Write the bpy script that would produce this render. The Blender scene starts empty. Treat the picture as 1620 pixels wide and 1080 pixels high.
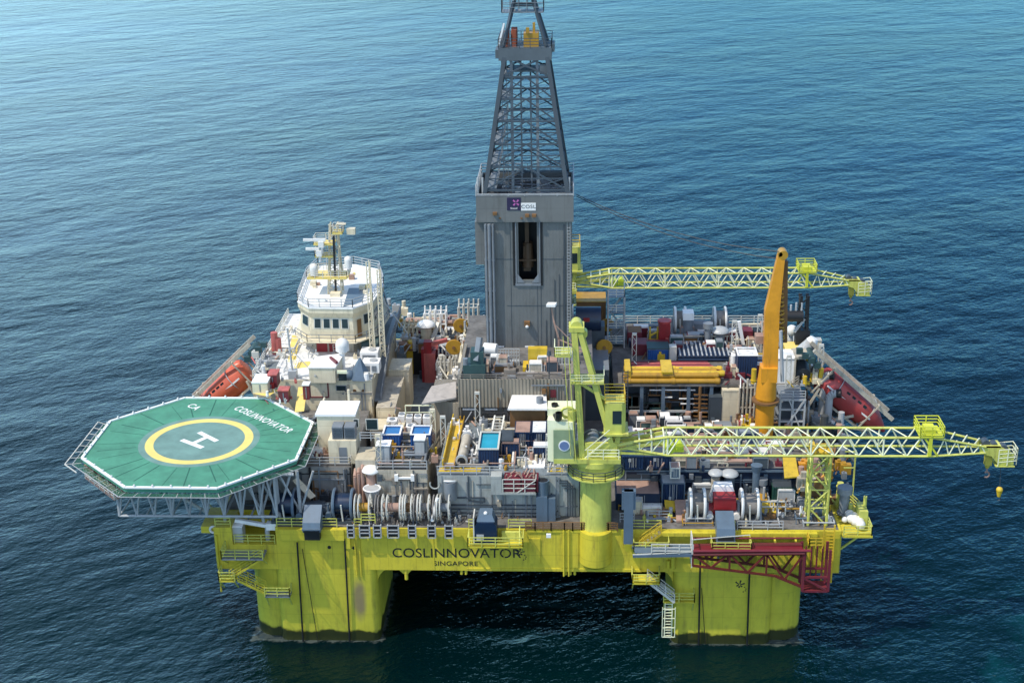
import bpy, math, random
from mathutils import Vector, Matrix
R = math.radians
random.seed(7)
SC = bpy.context.scene
COL = SC.collection

# ------------------------------------------------------------------ camera
PITCH, ROLL, YAW, FPX = R(21.0), R(-1.0), R(2.75), 2250.0
CAM = Vector((5.323, -138.126, 88.733))
FH = Vector((-math.sin(YAW), math.cos(YAW), 0)); RT = Vector((math.cos(YAW), math.sin(YAW), 0)); UP = Vector((0, 0, 1))
FW = FH * math.cos(PITCH) - UP * math.sin(PITCH); DN = -(FH * math.sin(PITCH) + UP * math.cos(PITCH))
AX = RT * math.cos(ROLL) - DN * math.sin(ROLL); AYD = RT * math.sin(ROLL) + DN * math.cos(ROLL)
cam = bpy.data.cameras.new('camera'); camo = bpy.data.objects.new('camera', cam); COL.objects.link(camo)
camo.matrix_world = Matrix(((AX.x, -AYD.x, -FW.x, CAM.x), (AX.y, -AYD.y, -FW.y, CAM.y), (AX.z, -AYD.z, -FW.z, CAM.z), (0, 0, 0, 1)))
cam.sensor_width = 36; cam.lens = 36 * FPX / 1620; cam.clip_start = 1; cam.clip_end = 40000
SC.camera = camo
# ------------------------------------------------------------------ sky, sun, exposure
TOSUN = Vector((-0.48, -0.25, 0.84)).normalized()
ADDED_GLOW = (0.55, 7.0)
w = bpy.data.worlds.new('World'); SC.world = w; w.use_nodes = True
nt = w.node_tree; bg = nt.nodes['Background']; sky = nt.nodes.new('ShaderNodeTexSky')
sky.sky_type = 'NISHITA'; sky.sun_disc = False
sky.sun_elevation = math.asin(TOSUN.z); sky.sun_rotation = math.atan2(TOSUN.x, TOSUN.y) % (2 * math.pi)
sky.air_density = 1.0; sky.dust_density = .2; sky.ozone_density = 3.5
# added bright sky lobe low at the left, lightening the sea's reflection
tc = nt.nodes.new('ShaderNodeTexCoord'); dp = nt.nodes.new('ShaderNodeVectorMath'); dp.operation = 'DOT_PRODUCT'
dp.inputs[1].default_value = Vector((-0.72, 0.62, 0.08)).normalized(); nt.links.new(tc.outputs['Generated'], dp.inputs[0])
cm = nt.nodes.new('ShaderNodeMapRange'); cm.interpolation_type = 'SMOOTHSTEP'; cm.inputs[1].default_value = ADDED_GLOW[0]; cm.inputs[2].default_value = 1.0; cm.inputs[3].default_value = 0; cm.inputs[4].default_value = ADDED_GLOW[1]
nt.links.new(dp.outputs['Value'], cm.inputs[0])
cx_ = nt.nodes.new('ShaderNodeMix'); cx_.data_type = 'RGBA'; cx_.blend_type = 'ADD'; cx_.clamp_factor = False; cx_.inputs[7].default_value = (.70, .92, 1.0, 1)
nt.links.new(cm.outputs[0], cx_.inputs[0]); tn = nt.nodes.new('ShaderNodeMix'); tn.data_type = 'RGBA'; tn.blend_type = 'MULTIPLY'; tn.clamp_factor = False; tn.inputs[0].default_value = 1; tn.inputs[7].default_value = (1, 1, 1, 1)
sz = nt.nodes.new('ShaderNodeSeparateXYZ'); nt.links.new(tc.outputs['Generated'], sz.inputs[0])          # clear air: the low sky is a deep blue, the zenith neutral
el = nt.nodes.new('ShaderNodeMapRange'); el.interpolation_type = 'SMOOTHSTEP'; el.inputs[1].default_value = .12; el.inputs[2].default_value = .75; nt.links.new(sz.outputs[2], el.inputs[0])
lo = nt.nodes.new('ShaderNodeMix'); lo.data_type = 'RGBA'; lo.inputs[6].default_value = (.50, 1.12, 1.52, 1); lo.inputs[7].default_value = (.95, 1.0, 1.05, 1); nt.links.new(el.outputs[0], lo.inputs[0]); nt.links.new(lo.outputs[2], tn.inputs[7])
nt.links.new(sky.outputs[0], tn.inputs[6]); nt.links.new(tn.outputs[2], cx_.inputs[6])
# added fill: broad bright sky lobe behind the camera, lighting the front faces
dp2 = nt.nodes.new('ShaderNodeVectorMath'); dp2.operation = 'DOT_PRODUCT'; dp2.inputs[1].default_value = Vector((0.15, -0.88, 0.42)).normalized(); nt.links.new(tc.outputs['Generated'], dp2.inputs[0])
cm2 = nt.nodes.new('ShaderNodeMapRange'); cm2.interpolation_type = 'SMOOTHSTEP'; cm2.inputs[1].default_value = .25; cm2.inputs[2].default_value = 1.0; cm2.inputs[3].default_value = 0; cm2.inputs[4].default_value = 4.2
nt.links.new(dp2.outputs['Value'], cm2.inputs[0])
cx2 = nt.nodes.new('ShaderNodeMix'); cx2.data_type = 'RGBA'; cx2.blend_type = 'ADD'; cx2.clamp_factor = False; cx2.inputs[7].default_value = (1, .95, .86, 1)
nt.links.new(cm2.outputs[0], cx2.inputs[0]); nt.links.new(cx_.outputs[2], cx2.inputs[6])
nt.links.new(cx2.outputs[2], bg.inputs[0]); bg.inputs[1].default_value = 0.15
sun = bpy.data.lights.new('sun', 'SUN'); sun.energy = 4.1; sun.angle = R(0.6); sun.color = (1, 0.94, 0.82)
so = bpy.data.objects.new('sun', sun); COL.objects.link(so); so.rotation_euler = TOSUN.to_track_quat('Z', 'Y').to_euler(); so.location = (0, 0, 200)
SC.view_settings.view_transform = 'Standard'; SC.view_settings.look = 'None'; SC.view_settings.gamma = 1; SC.view_settings.exposure = 0.0

# ------------------------------------------------------------------ helpers
def ray(px, py): return FW * FPX + AX * (px - 810) + AYD * (py - 540)
def A(px, py, z):                       # the point of the level z seen at a pixel of the photograph
    r = ray(px, py); return CAM + r * ((z - CAM.z) / r.z)
def AY(px, py, y):                      # the point of the upright plane y seen at that pixel
    r = ray(px, py); return CAM + r * ((y - CAM.y) / r.y)
def V(*a): return Vector(a)

class MB:
    def __init__(s): s.v = []; s.f = []
    def add(s, vs, fs):
        n = len(s.v); s.v += [tuple(p) for p in vs]; s.f += [tuple(i + n for i in f) for f in fs]; return s
    def box(s, x0, x1, y0, y1, z0, z1):
        return s.add([(x0,y0,z0),(x1,y0,z0),(x1,y1,z0),(x0,y1,z0),(x0,y0,z1),(x1,y0,z1),(x1,y1,z1),(x0,y1,z1)],
                     [(0,3,2,1),(4,5,6,7),(0,1,5,4),(1,2,6,5),(2,3,7,6),(3,0,4,7)])
    def bar(s, a, b, w, h=None, upv=None):
        a = Vector(a); b = Vector(b); d = b - a
        if d.length < 1e-6: return s
        d.normalize(); h = h or w
        u = Vector(upv) if upv else (Vector((0,0,1)) if abs(d.z) < .95 else Vector((0,1,0)))
        x = d.cross(u).normalized(); y = x.cross(d)
        x *= w/2; y *= h/2
        return s.add([a-x-y,a+x-y,a+x+y,a-x+y,b-x-y,b+x-y,b+x+y,b-x+y], [(0,3,2,1),(4,5,6,7),(0,1,5,4),(1,2,6,5),(2,3,7,6),(3,0,4,7)])
    def cyl(s, a, b, r0, r1=None, n=12, caps=True):
        a = Vector(a); b = Vector(b); d = (b-a).normalized(); r1 = r0 if r1 is None else r1
        u = Vector((0,0,1)) if abs(d.z) < .95 else Vector((0,1,0))
        x = d.cross(u).normalized(); y = x.cross(d); vs = []
        for k in range(n):
            t = 2*math.pi*k/n; e = x*math.cos(t) + y*math.sin(t); vs += [a+e*r0, b+e*r1]
        fs = [(2*k, 2*((k+1)%n), 2*((k+1)%n)+1, 2*k+1) for k in range(n)]
        fs = [f[::-1] for f in fs]
        if caps: fs += [tuple(2*k for k in range(n)), tuple(2*k+1 for k in reversed(range(n)))]
        return s.add(vs, fs)
    def path(s, pts, r, n=8):
        for a, b in zip(pts, pts[1:]): s.cyl(a, b, r, n=n)
        return s
    def bars(s, pts, w):
        for a, b in zip(pts, pts[1:]): s.bar(a, b, w)
        return s
    def torus(s, c, ax, Rr, r, n=20, m=6, a0=0, a1=2*math.pi):
        c = Vector(c); ax = Vector(ax).normalized(); u = Vector((0,0,1)) if abs(ax.z) < .95 else Vector((1,0,0))
        x = ax.cross(u).normalized(); y = ax.cross(x); full = abs(a1-a0) > 6.28; vs = []
        N = n if full else n+1
        for k in range(N):
            t = a0 + (a1-a0)*k/n; e = x*math.cos(t) + y*math.sin(t)
            for j in range(m):
                q = 2*math.pi*j/m; vs.append(c + e*(Rr + r*math.cos(q)) + ax*(r*math.sin(q)))
        fs = [((k%N)*m+j, ((k+1)%N)*m+j, ((k+1)%N)*m+(j+1)%m, (k%N)*m+(j+1)%m) for k in range(n) for j in range(m)]
        return s.add(vs, fs)
    def prism(s, poly, z0, z1, bottom=True, top=True):
        n = len(poly); vs = [(p[0],p[1],z0) for p in poly] + [(p[0],p[1],z1) for p in poly]
        fs = [(k,(k+1)%n,(k+1)%n+n,k+n) for k in range(n)]
        if bottom: fs.append(tuple(reversed(range(n))))
        if top: fs.append(tuple(range(n,2*n)))
        return s.add(vs, fs)
    def extr(s, poly, d):               # 3-D polygon extruded by vector d
        n = len(poly); d = Vector(d); vs = [Vector(p) for p in poly] + [Vector(p)+d for p in poly]
        return s.add(vs, [(k,(k+1)%n,(k+1)%n+n,k+n) for k in range(n)] + [tuple(reversed(range(n))), tuple(range(n,2*n))])
    def sphere(s, c, r, n=12, m=8, z0=-1.0, sz=1.0):
        c = Vector(c); vs = []; p0 = math.asin(z0)
        for i in range(m+1):
            p = p0 + (math.pi/2-p0)*i/m
            for k in range(n):
                t = 2*math.pi*k/n; vs.append(c + Vector((math.cos(p)*math.cos(t), math.cos(p)*math.sin(t), math.sin(p)*sz))*r)
        fs = [(i*n+k, i*n+(k+1)%n, (i+1)*n+(k+1)%n, (i+1)*n+k) for i in range(m) for k in range(n)]
        return s.add(vs, fs)
    def loft(s, rings):
        n = len(rings[0]); vs = [p for r in rings for p in r]
        fs = [(i*n+k, i*n+(k+1)%n, (i+1)*n+(k+1)%n, (i+1)*n+k) for i in range(len(rings)-1) for k in range(n)]
        fs += [tuple(reversed(range(n))), tuple(range((len(rings)-1)*n, len(rings)*n))]
        return s.add(vs, fs)
    def build(s, name, m, parent=None, smooth=False, rot=None):
        me = bpy.data.meshes.new(name)
        off = WLOC.get(parent.name, Vector()) if parent else Vector()
        me.from_pydata([tuple(Vector(p)-off) for p in s.v], [], s.f); me.materials.append(m)
        if smooth:
            me.polygons.foreach_set('use_smooth', [True]*len(me.polygons))
            if hasattr(me, 'set_sharp_from_angle'): me.set_sharp_from_angle(angle=R(40))
        o = bpy.data.objects.new(name, me); COL.objects.link(o)
        if parent: o.parent = parent; WLOC[o.name] = off
        return o
    def pieces(s, name, m, parent=None, smooth=False):     # every separate piece becomes a part of its own
        par = list(range(len(s.v)))
        def find(i):
            while par[i] != i: par[i] = par[par[i]]; i = par[i]
            return i
        for f in s.f:
            for i in f[1:]: par[find(i)] = find(f[0])
        gr = {}
        for f in s.f: gr.setdefault(find(f[0]), []).append(f)
        out = None
        for fs in gr.values():
            ids = sorted({i for f in fs for i in f}); mp = {i: k for k, i in enumerate(ids)}
            q = MB(); q.v = [s.v[i] for i in ids]; q.f = [tuple(mp[i] for i in f) for f in fs]; out = q.build(name, m, parent, smooth)
        return out
WLOC = {}
def tag(o, label, cat, group=None, kind=None):
    if label: o['label'] = label
    if cat: o['category'] = cat
    if group: o['group'] = group
    if kind: o['kind'] = kind
    return o
def thing(name, label, cat, loc, group=None):
    o = bpy.data.objects.new(name, None); COL.objects.link(o); o.location = loc; o.empty_display_size = .5
    WLOC[o.name] = Vector(loc); return tag(o, label, cat, group)
def solo(name, mb, m, label, cat, group=None, smooth=False):   # a thing that is one mesh, origin at its base
    xs = [p[0] for p in mb.v]; ys = [p[1] for p in mb.v]; zs = [p[2] for p in mb.v]
    c = Vector(((min(xs)+max(xs))/2, (min(ys)+max(ys))/2, min(zs)))
    mb.v = [tuple(Vector(p)-c) for p in mb.v]
    o = mb.build(name, m, None, smooth); o.location = c
    return tag(o, label, cat, group)
def dup(root, loc, rz=0, label=None, group=None):
    r = root.copy(); COL.objects.link(r); r.location = loc; r.rotation_euler = (0, 0, rz)
    if label: r['label'] = label
    if group: r['group'] = group
    for ch in list(root.children):
        c = ch.copy(); COL.objects.link(c); c.parent = r
        for g in ch.children:
            d = g.copy(); COL.objects.link(d); d.parent = c
    return r
def pbx(xl, xr, yb, z0, yt=None, dep=1, h=None):   # a box from its front face in the photograph and a depth in metres
    a = A(xl, yb, z0); b = A(xr, yb, z0); y = (a.y+b.y)/2
    z1 = z0+h if h else AY((xl+xr)/2, yt, y).z
    return [a.x, b.x, y, y+dep, z0, z1]
FONT = bpy.data.curves.new
def text(txt, size, parent, m, name='lettering', mat4=None, ext=0.01, spacing=1.0, bold=0.0):
    c = bpy.data.curves.new('t', 'FONT'); c.body = txt; c.size = size; c.align_x = 'CENTER'; c.align_y = 'CENTER'; c.extrude = ext; c.space_character = spacing; c.offset = bold
    t = bpy.data.objects.new('t', c); COL.objects.link(t)
    dg = bpy.context.evaluated_depsgraph_get(); me = bpy.data.meshes.new_from_object(t.evaluated_get(dg))
    bpy.data.objects.remove(t); bpy.data.curves.remove(c)
    off = WLOC.get(parent.name, Vector())
    me.transform(Matrix.Translation(-off) @ mat4); me.materials.clear(); me.materials.append(m)
    o = bpy.data.objects.new(name, me); COL.objects.link(o); o.parent = parent; WLOC[o.name] = off
    return o
def front_mat(p, sx=1, sy=1):           # lettering upright on a wall that faces the camera (-Y)
    return Matrix.Translation(p) @ Matrix(((1,0,0,0),(0,0,-1,0),(0,1,0,0),(0,0,0,1))) @ Matrix.Diagonal((sx, sy, 1, 1))

# ------------------------------------------------------------------ materials
def mat(name, col, rough=.5, metal=0, var=.22, rust=0., dirt=.0, ribs=None, bump=0, spec=.5, depth=.05, seams=None):
    m = bpy.data.materials.new(name); m.use_nodes = True; n = m.node_tree.nodes; l = m.node_tree.links; b = n['Principled BSDF']
    g = n.new('ShaderNodeNewGeometry')
    n1 = n.new('ShaderNodeTexNoise'); n1.inputs['Scale'].default_value = .45; n1.inputs['Detail'].default_value = 7; n1.inputs['Roughness'].default_value = .65
    l.new(g.outputs['Position'], n1.inputs['Vector'])
    mr = n.new('ShaderNodeMapRange'); mr.inputs[1].default_value = .3; mr.inputs[2].default_value = .7; mr.inputs[3].default_value = 1-var; mr.inputs[4].default_value = 1+var*.6
    l.new(n1.outputs[0], mr.inputs[0])
    mx = n.new('ShaderNodeMix'); mx.data_type = 'RGBA'; mx.blend_type = 'MULTIPLY'; mx.inputs[0].default_value = 1; mx.inputs[6].default_value = (*col, 1)
    l.new(mr.outputs[0], mx.inputs[7]); out = mx.outputs[2]
    if rust or dirt:
        mp = n.new('ShaderNodeMapping'); mp.inputs['Scale'].default_value = (1.3, 1.3, .22); l.new(g.outputs['Position'], mp.inputs[0])
        n2 = n.new('ShaderNodeTexNoise'); n2.inputs['Scale'].default_value = 1.0; n2.inputs['Detail'].default_value = 8; n2.inputs['Roughness'].default_value = .7
        l.new(mp.outputs[0], n2.inputs['Vector'])
        for amt, c2, lo in ((dirt, (.05,.045,.035), .5), (rust, (.16,.06,.025), .60)):
            if not amt: continue
            r2 = n.new('ShaderNodeMapRange'); r2.inputs[1].default_value = lo; r2.inputs[2].default_value = lo+.16; r2.inputs[3].default_value = 0; r2.inputs[4].default_value = amt
            l.new(n2.outputs[0], r2.inputs[0])
            m2 = n.new('ShaderNodeMix'); m2.data_type = 'RGBA'; m2.inputs[7].default_value = (*c2, 1)
            l.new(r2.outputs[0], m2.inputs[0]); l.new(out, m2.inputs[6]); out = m2.outputs[2]
    if seams:                               # plate joints: thin darker lines of the plating
        sp_ = n.new('ShaderNodeSeparateXYZ'); l.new(g.outputs['Position'], sp_.inputs[0])
        def mth(op, a, c=0.0):
            x = n.new('ShaderNodeMath'); x.operation = op
            for i, q in enumerate((a, c)):
                if isinstance(q, (int, float)): x.inputs[i].default_value = q
                else: l.new(q, x.inputs[i])
            return x.outputs[0]
        xy = mth('ADD', sp_.outputs[0], sp_.outputs[1])
        fx = mth('LESS_THAN', mth('FRACT', mth('DIVIDE', xy, seams[0])), .05/seams[0]); fz = mth('LESS_THAN', mth('FRACT', mth('DIVIDE', sp_.outputs[2], seams[1])), .05/seams[1])
        fac = mth('MULTIPLY', mth('MAXIMUM', fx, fz), seams[2]); m3 = n.new('ShaderNodeMix'); m3.data_type = 'RGBA'; m3.blend_type = 'MULTIPLY'; m3.inputs[7].default_value = (.35, .33, .3, 1)
        l.new(fac, m3.inputs[0]); l.new(out, m3.inputs[6]); out = m3.outputs[2]
    l.new(out, b.inputs['Base Color'])
    b.inputs['Roughness'].default_value = rough; b.inputs['Metallic'].default_value = metal
    b.inputs['Specular IOR Level'].default_value = spec
    if ribs or bump:
        bp = n.new('ShaderNodeBump'); bp.inputs['Distance'].default_value = depth if ribs else bump
        if ribs:
            sp = n.new('ShaderNodeSeparateXYZ'); l.new(g.outputs['Position'], sp.inputs[0])
            ad = n.new('ShaderNodeMath'); ad.operation = 'ADD'; l.new(sp.outputs[0], ad.inputs[0]); l.new(sp.outputs[1], ad.inputs[1])
            mu = n.new('ShaderNodeMath'); mu.operation = 'MULTIPLY'; mu.inputs[1].default_value = 2*math.pi/ribs; l.new(ad.outputs[0], mu.inputs[0])
            si = n.new('ShaderNodeMath'); si.operation = 'SINE'; l.new(mu.outputs[0], si.inputs[0]); l.new(si.outputs[0], bp.inputs['Height'])
        else: l.new(n1.outputs[0], bp.inputs['Height'])
        l.new(bp.outputs[0], b.inputs['Normal'])
    return m
M = {}
def defm(k, *a, **kw): M[k] = mat(k, *a, **kw)
defm('hull_yellow', (.63,.52,.042), .45, var=.16, rust=.55, dirt=.30, seams=(3.1,2.6,.4))
defm('lime', (.58,.58,.12), .42, var=.2, rust=.4, dirt=.3)
defm('lime_pale', (.82,.82,.56), .4, var=.1, dirt=.15)
defm('cream', (.72,.63,.45), .5, var=.14, rust=.5, dirt=.25, seams=(2.6,2.4,.35))
defm('cream_dirty', (.50,.44,.34), .6, var=.25, rust=.6, dirt=.45, seams=(2.2,2.0,.35))
defm('white', (.86,.84,.80), .45, var=.08, rust=.2, dirt=.12)
defm('white_deck', (.76,.75,.72), .6, var=.16, rust=.3, dirt=.4)
defm('rail_white', (.60,.58,.51), .45, var=.1, rust=.2)
defm('tower_grey', (.15,.155,.15), .5, var=.10, dirt=.35, ribs=.42, depth=.0035)
defm('tower_plain', (.16,.165,.16), .5, var=.12, dirt=.3, seams=(2.4,1.6,.3))
defm('steel_dark', (.055,.07,.085), .5, var=.2, rust=.2)
defm('steel_grey', (.20,.22,.24), .45, var=.2, rust=.25, dirt=.2)
defm('steel_light', (.42,.43,.43), .4, var=.15, rust=.25, dirt=.2)
defm('bluegrey', (.105,.15,.20), .4, var=.15, rust=.15, dirt=.15)
defm('deck_grey', (.16,.15,.14), .75, var=.5, rust=.7, dirt=.6)
defm('deck_blue', (.17,.20,.215), .7, var=.35, rust=.35, dirt=.55)
defm('deck_dark', (.055,.06,.06), .7, var=.4, rust=.4, dirt=.4)
defm('corrugated', (.27,.235,.18), .55, var=.12, rust=.2, dirt=.25, ribs=.42, depth=.05)
defm('corr_roof', (.46,.41,.36), .55, var=.15, rust=.15, dirt=.3)
defm('wall_grey', (.38,.39,.36), .55, var=.18, rust=.5, dirt=.4, seams=(2.4,2.1,.35))
defm('heli_green', (.066,.255,.158), .65, var=.28, dirt=.0)
defm('heli_worn', (.15,.27,.235), .7, var=.25)
defm('heli_yellow', (.80,.62,.17), .6, var=.12)
defm('heli_white', (.80,.81,.78), .6, var=.06)
defm('net_green', (.04,.17,.10), .8, var=.3)
defm('orange_crane', (.72,.31,.02), .4, var=.2, rust=.5, dirt=.15)
defm('orange_boat', (.62,.12,.055), .35, var=.12, dirt=.15)
defm('boat_red', (.44,.06,.055), .4, var=.12, dirt=.2)
defm('red', (.30,.016,.02), .5, var=.3, rust=.3, dirt=.35)
defm('maroon', (.16,.018,.03), .5, var=.25, rust=.2, dirt=.2)
defm('red_faded', (.50,.12,.10), .6, var=.25, dirt=.3)
defm('navy', (.010,.032,.09), .4, var=.25, rust=.12, dirt=.2, ribs=.3)
defm('navy_plain', (.008,.022,.055), .35, var=.25, rust=.1, dirt=.2)
defm('blue', (.02,.10,.33), .4, var=.2, rust=.1, dirt=.1, ribs=.3)
defm('cyan', (.03,.33,.46), .15, var=.15)
defm('yellow', (.64,.43,.03), .45, var=.2, rust=.4, dirt=.3)
defm('yellow_brown', (.42,.23,.02), .45, var=.2, rust=.4, dirt=.3)
defm('brown', (.20,.10,.035), .6, var=.35, rust=.3)
defm('rust_pink', (.40,.25,.19), .7, var=.35, rust=.5)
defm('container_green', (.015,.07,.055), .45, var=.2, rust=.15, ribs=.3)
defm('teal_dark', (.03,.07,.07), .5, var=.25)
defm('black', (.012,.012,.014), .5, var=.2)
defm('glass', (.02,.035,.04), .08, var=.1)
defm('text_black', (.012,.013,.02), .5, var=.1)
defm('pipe_steel', (.30,.26,.22), .4, metal=.3, var=.3, rust=.5)
defm('tub_blue', (.03,.17,.42), .3, var=.2)
defm('purple', (.025,.018,.06), .4, var=.1)
defm('purple_mark', (.55,.14,.40), .4, var=.05)
defm('tank_white', (.74,.72,.68), .4, var=.1, rust=.2)
defm('rope', (.24,.22,.20), .9, var=.4)

# ------------------------------------------------------------------ the sea
def sea_material():
    m = bpy.data.materials.new('sea'); m.use_nodes = True; n = m.node_tree.nodes; l = m.node_tree.links; b = n['Principled BSDF']
    g = n.new('ShaderNodeNewGeometry')
    def noise(scale, rot, stretch, detail, rough=.55):
        mp = n.new('ShaderNodeMapping'); mp.vector_type = 'TEXTURE'; mp.inputs['Rotation'].default_value = (0, 0, R(rot)); mp.inputs['Scale'].default_value = (stretch/scale, 1/scale, 1/scale)
        l.new(g.outputs['Position'], mp.inputs[0])
        t = n.new('ShaderNodeTexNoise'); t.inputs['Scale'].default_value = 1; t.inputs['Detail'].default_value = detail; t.inputs['Roughness'].default_value = rough
        l.new(mp.outputs[0], t.inputs['Vector']); return t.outputs[0]
    def mul(a, k):
        x = n.new('ShaderNodeMath'); x.operation = 'MULTIPLY'; x.inputs[1].default_value = k; l.new(a, x.inputs[0]); return x.outputs[0]
    def add(a, c):
        x = n.new('ShaderNodeMath'); x.operation = 'ADD'; l.new(a, x.inputs[0]); l.new(c, x.inputs[1]); return x.outputs[0]
    md = n.new('ShaderNodeMapRange'); md.inputs[1].default_value = .3; md.inputs[2].default_value = .7; md.inputs[3].default_value = .35; md.inputs[4].default_value = 1.45; l.new(noise(.011, 30, 2.5, 4), md.inputs[0])   # gusts and slicks
    def times(a, c):
        x = n.new('ShaderNodeMath'); x.operation = 'MULTIPLY'; l.new(a, x.inputs[0]); l.new(c, x.inputs[1]); return x.outputs[0]
    h = add(add(mul(noise(.042, 38, 1.7, 5, .6), SEA[0]), times(mul(noise(.16, 22, 1.7, 6, .62), SEA[1]), md.outputs[0])), add(times(mul(noise(.6, 50, 1.5, 5, .6), SEA[2]), md.outputs[0]), mul(noise(2.2, 5, 1.3, 3), SEA[3])))
    bp = n.new('ShaderNodeBump'); bp.inputs['Strength'].default_value = 1; bp.inputs['Distance'].default_value = 1; l.new(h, bp.inputs['Height']); l.new(bp.outputs[0], b.inputs['Normal'])
    big = noise(.006, 30, 2, 3)
    cr = n.new('ShaderNodeMix'); cr.data_type = 'RGBA'; cr.inputs[6].default_value = (*SEA_DARK, 1); cr.inputs[7].default_value = (*SEA_LIGHT, 1)
    mr = n.new('ShaderNodeMapRange'); mr.inputs[1].default_value = .35; mr.inputs[2].default_value = .65; l.new(big, mr.inputs[0]); l.new(mr.outputs[0], cr.inputs[0])
    sp = n.new('ShaderNodeSeparateXYZ'); l.new(g.outputs['Position'], sp.inputs[0])
    def mt(op, a, c=0.0):
        x = n.new('ShaderNodeMath'); x.operation = op
        for i, q in enumerate((a, c)):
            if isinstance(q, (int, float)): x.inputs[i].default_value = q
            else: l.new(q, x.inputs[i])
        return x.outputs[0]
    def stepn(v, lo, hi, k=1.0):
        x = n.new('ShaderNodeMapRange'); x.interpolation_type = 'SMOOTHSTEP'; x.inputs[1].default_value = lo; x.inputs[2].default_value = hi; x.inputs[3].default_value = 0; x.inputs[4].default_value = k; l.new(v, x.inputs[0]); return x.outputs[0]
    def blend(src, fac, c):
        x = n.new('ShaderNodeMix'); x.data_type = 'RGBA'; x.inputs[7].default_value = (*c, 1); l.new(fac, x.inputs[0]); l.new(src, x.inputs[6]); return x.outputs[2]
    fine = noise(.9, 20, 1.5, 6, .7); med = noise(.18, 60, 1.6, 5, .65)
    def blob(cx, cy, rx, ry):                    # soft patch of stirred water
        dx = mt('DIVIDE', mt('SUBTRACT', sp.outputs[0], cx), rx); dy = mt('DIVIDE', mt('SUBTRACT', sp.outputs[1], cy), ry)
        return mt('SUBTRACT', 1.0, mt('SQRT', mt('ADD', mt('MULTIPLY', dx, dx), mt('MULTIPLY', dy, dy))))
    base = cr.outputs[2]
    for cx, cy, rx, ry, k in ((58, -8, 13, 12, .55), (60, 5, 8, 12, .35)): base = blend(base, stepn(mt('ADD', blob(cx, cy, rx, ry), mt('MULTIPLY', mt('SUBTRACT', med, .5), 1.8)), .25, 1.0, k), (.004, .075, .085))
    for cx, cy, rx, ry, k in ((3, 8, 16, 2.2, .22), (14, 3, 10, 2.2, .18)): base = blend(base, stepn(mt('ADD', blob(cx, cy, rx, ry), mt('MULTIPLY', mt('SUBTRACT', med, .5), 1.6)), .3, 1.0, k), (.02, .09, .10))
    foam = None                                 # wash round the two near columns
    for cx in (-24.2, 23.4):
        dx = mt('MAXIMUM', mt('SUBTRACT', mt('ABSOLUTE', mt('SUBTRACT', sp.outputs[0], cx)), 7.3), 0); dy = mt('MAXIMUM', mt('SUBTRACT', mt('ABSOLUTE', mt('SUBTRACT', sp.outputs[1], 7.3)), 7.3), 0)
        d = mt('SQRT', mt('ADD', mt('MULTIPLY', dx, dx), mt('MULTIPLY', dy, dy))); q = mt('SUBTRACT', 1.0, mt('DIVIDE', d, 1.7)); foam = q if foam is None else mt('MAXIMUM', foam, q)
    ff = stepn(mt('ADD', mt('MULTIPLY', foam, .55), mt('ADD', mt('MULTIPLY', fine, .8), mt('MULTIPLY', med, .35))), .98, 1.14, .12)
    fl = stepn(mt('MULTIPLY', mt('MULTIPLY', fine, noise(3.1, 0, 1.3, 3)), med), .245, .29, .35)    # scattered flecks
    base = blend(blend(base, ff, (.55, .62, .55)), fl, (.4, .5, .5))
    l.new(base, b.inputs['Base Color']); b.inputs['Roughness'].default_value = .10; b.inputs['IOR'].default_value = 1.34; b.inputs['Specular Tint'].default_value = (.05, .90, 1, 1)
    return m
SEA = (1.35, .62, .20, .05); SEA_DARK = (.0001, .0035, .0048); SEA_LIGHT = (.0002, .0100, .0125)
mb = MB(); S_ = 9000
WL = -.8
mb.add([(-S_, -600, WL), (S_, -600, WL), (S_, S_, WL), (-S_, S_, WL)], [(0, 1, 2, 3)])
o = mb.build('sea', sea_material()); o['kind'] = 'structure'

# ------------------------------------------------------------------ hull
DZ, BZ = 13.6, 8.4
def rail_mb(mb, pts, h=1.1, sp=1.7, r=.045, mids=2, closed=False):
    pts = [Vector(p) for p in pts]
    if closed: pts.append(pts[0])
    for a, b in zip(pts, pts[1:]):
        L = (b-a).length; k = max(1, round(L/sp))
        for i in range(k+1): p = a + (b-a)*(i/k); mb.bar(p, p+UP*h, r*2)
        for j in range(mids+1): q = UP*(h*(j+1)/(mids+1)); mb.bar(a+q, b+q, r*1.7)
    return mb
def rail(pts, label, m='rail_white', group=None, h=1.1, **k):
    return solo('handrail', rail_mb(MB(), pts, h, **k), M[m], label, 'handrail', group)

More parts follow.
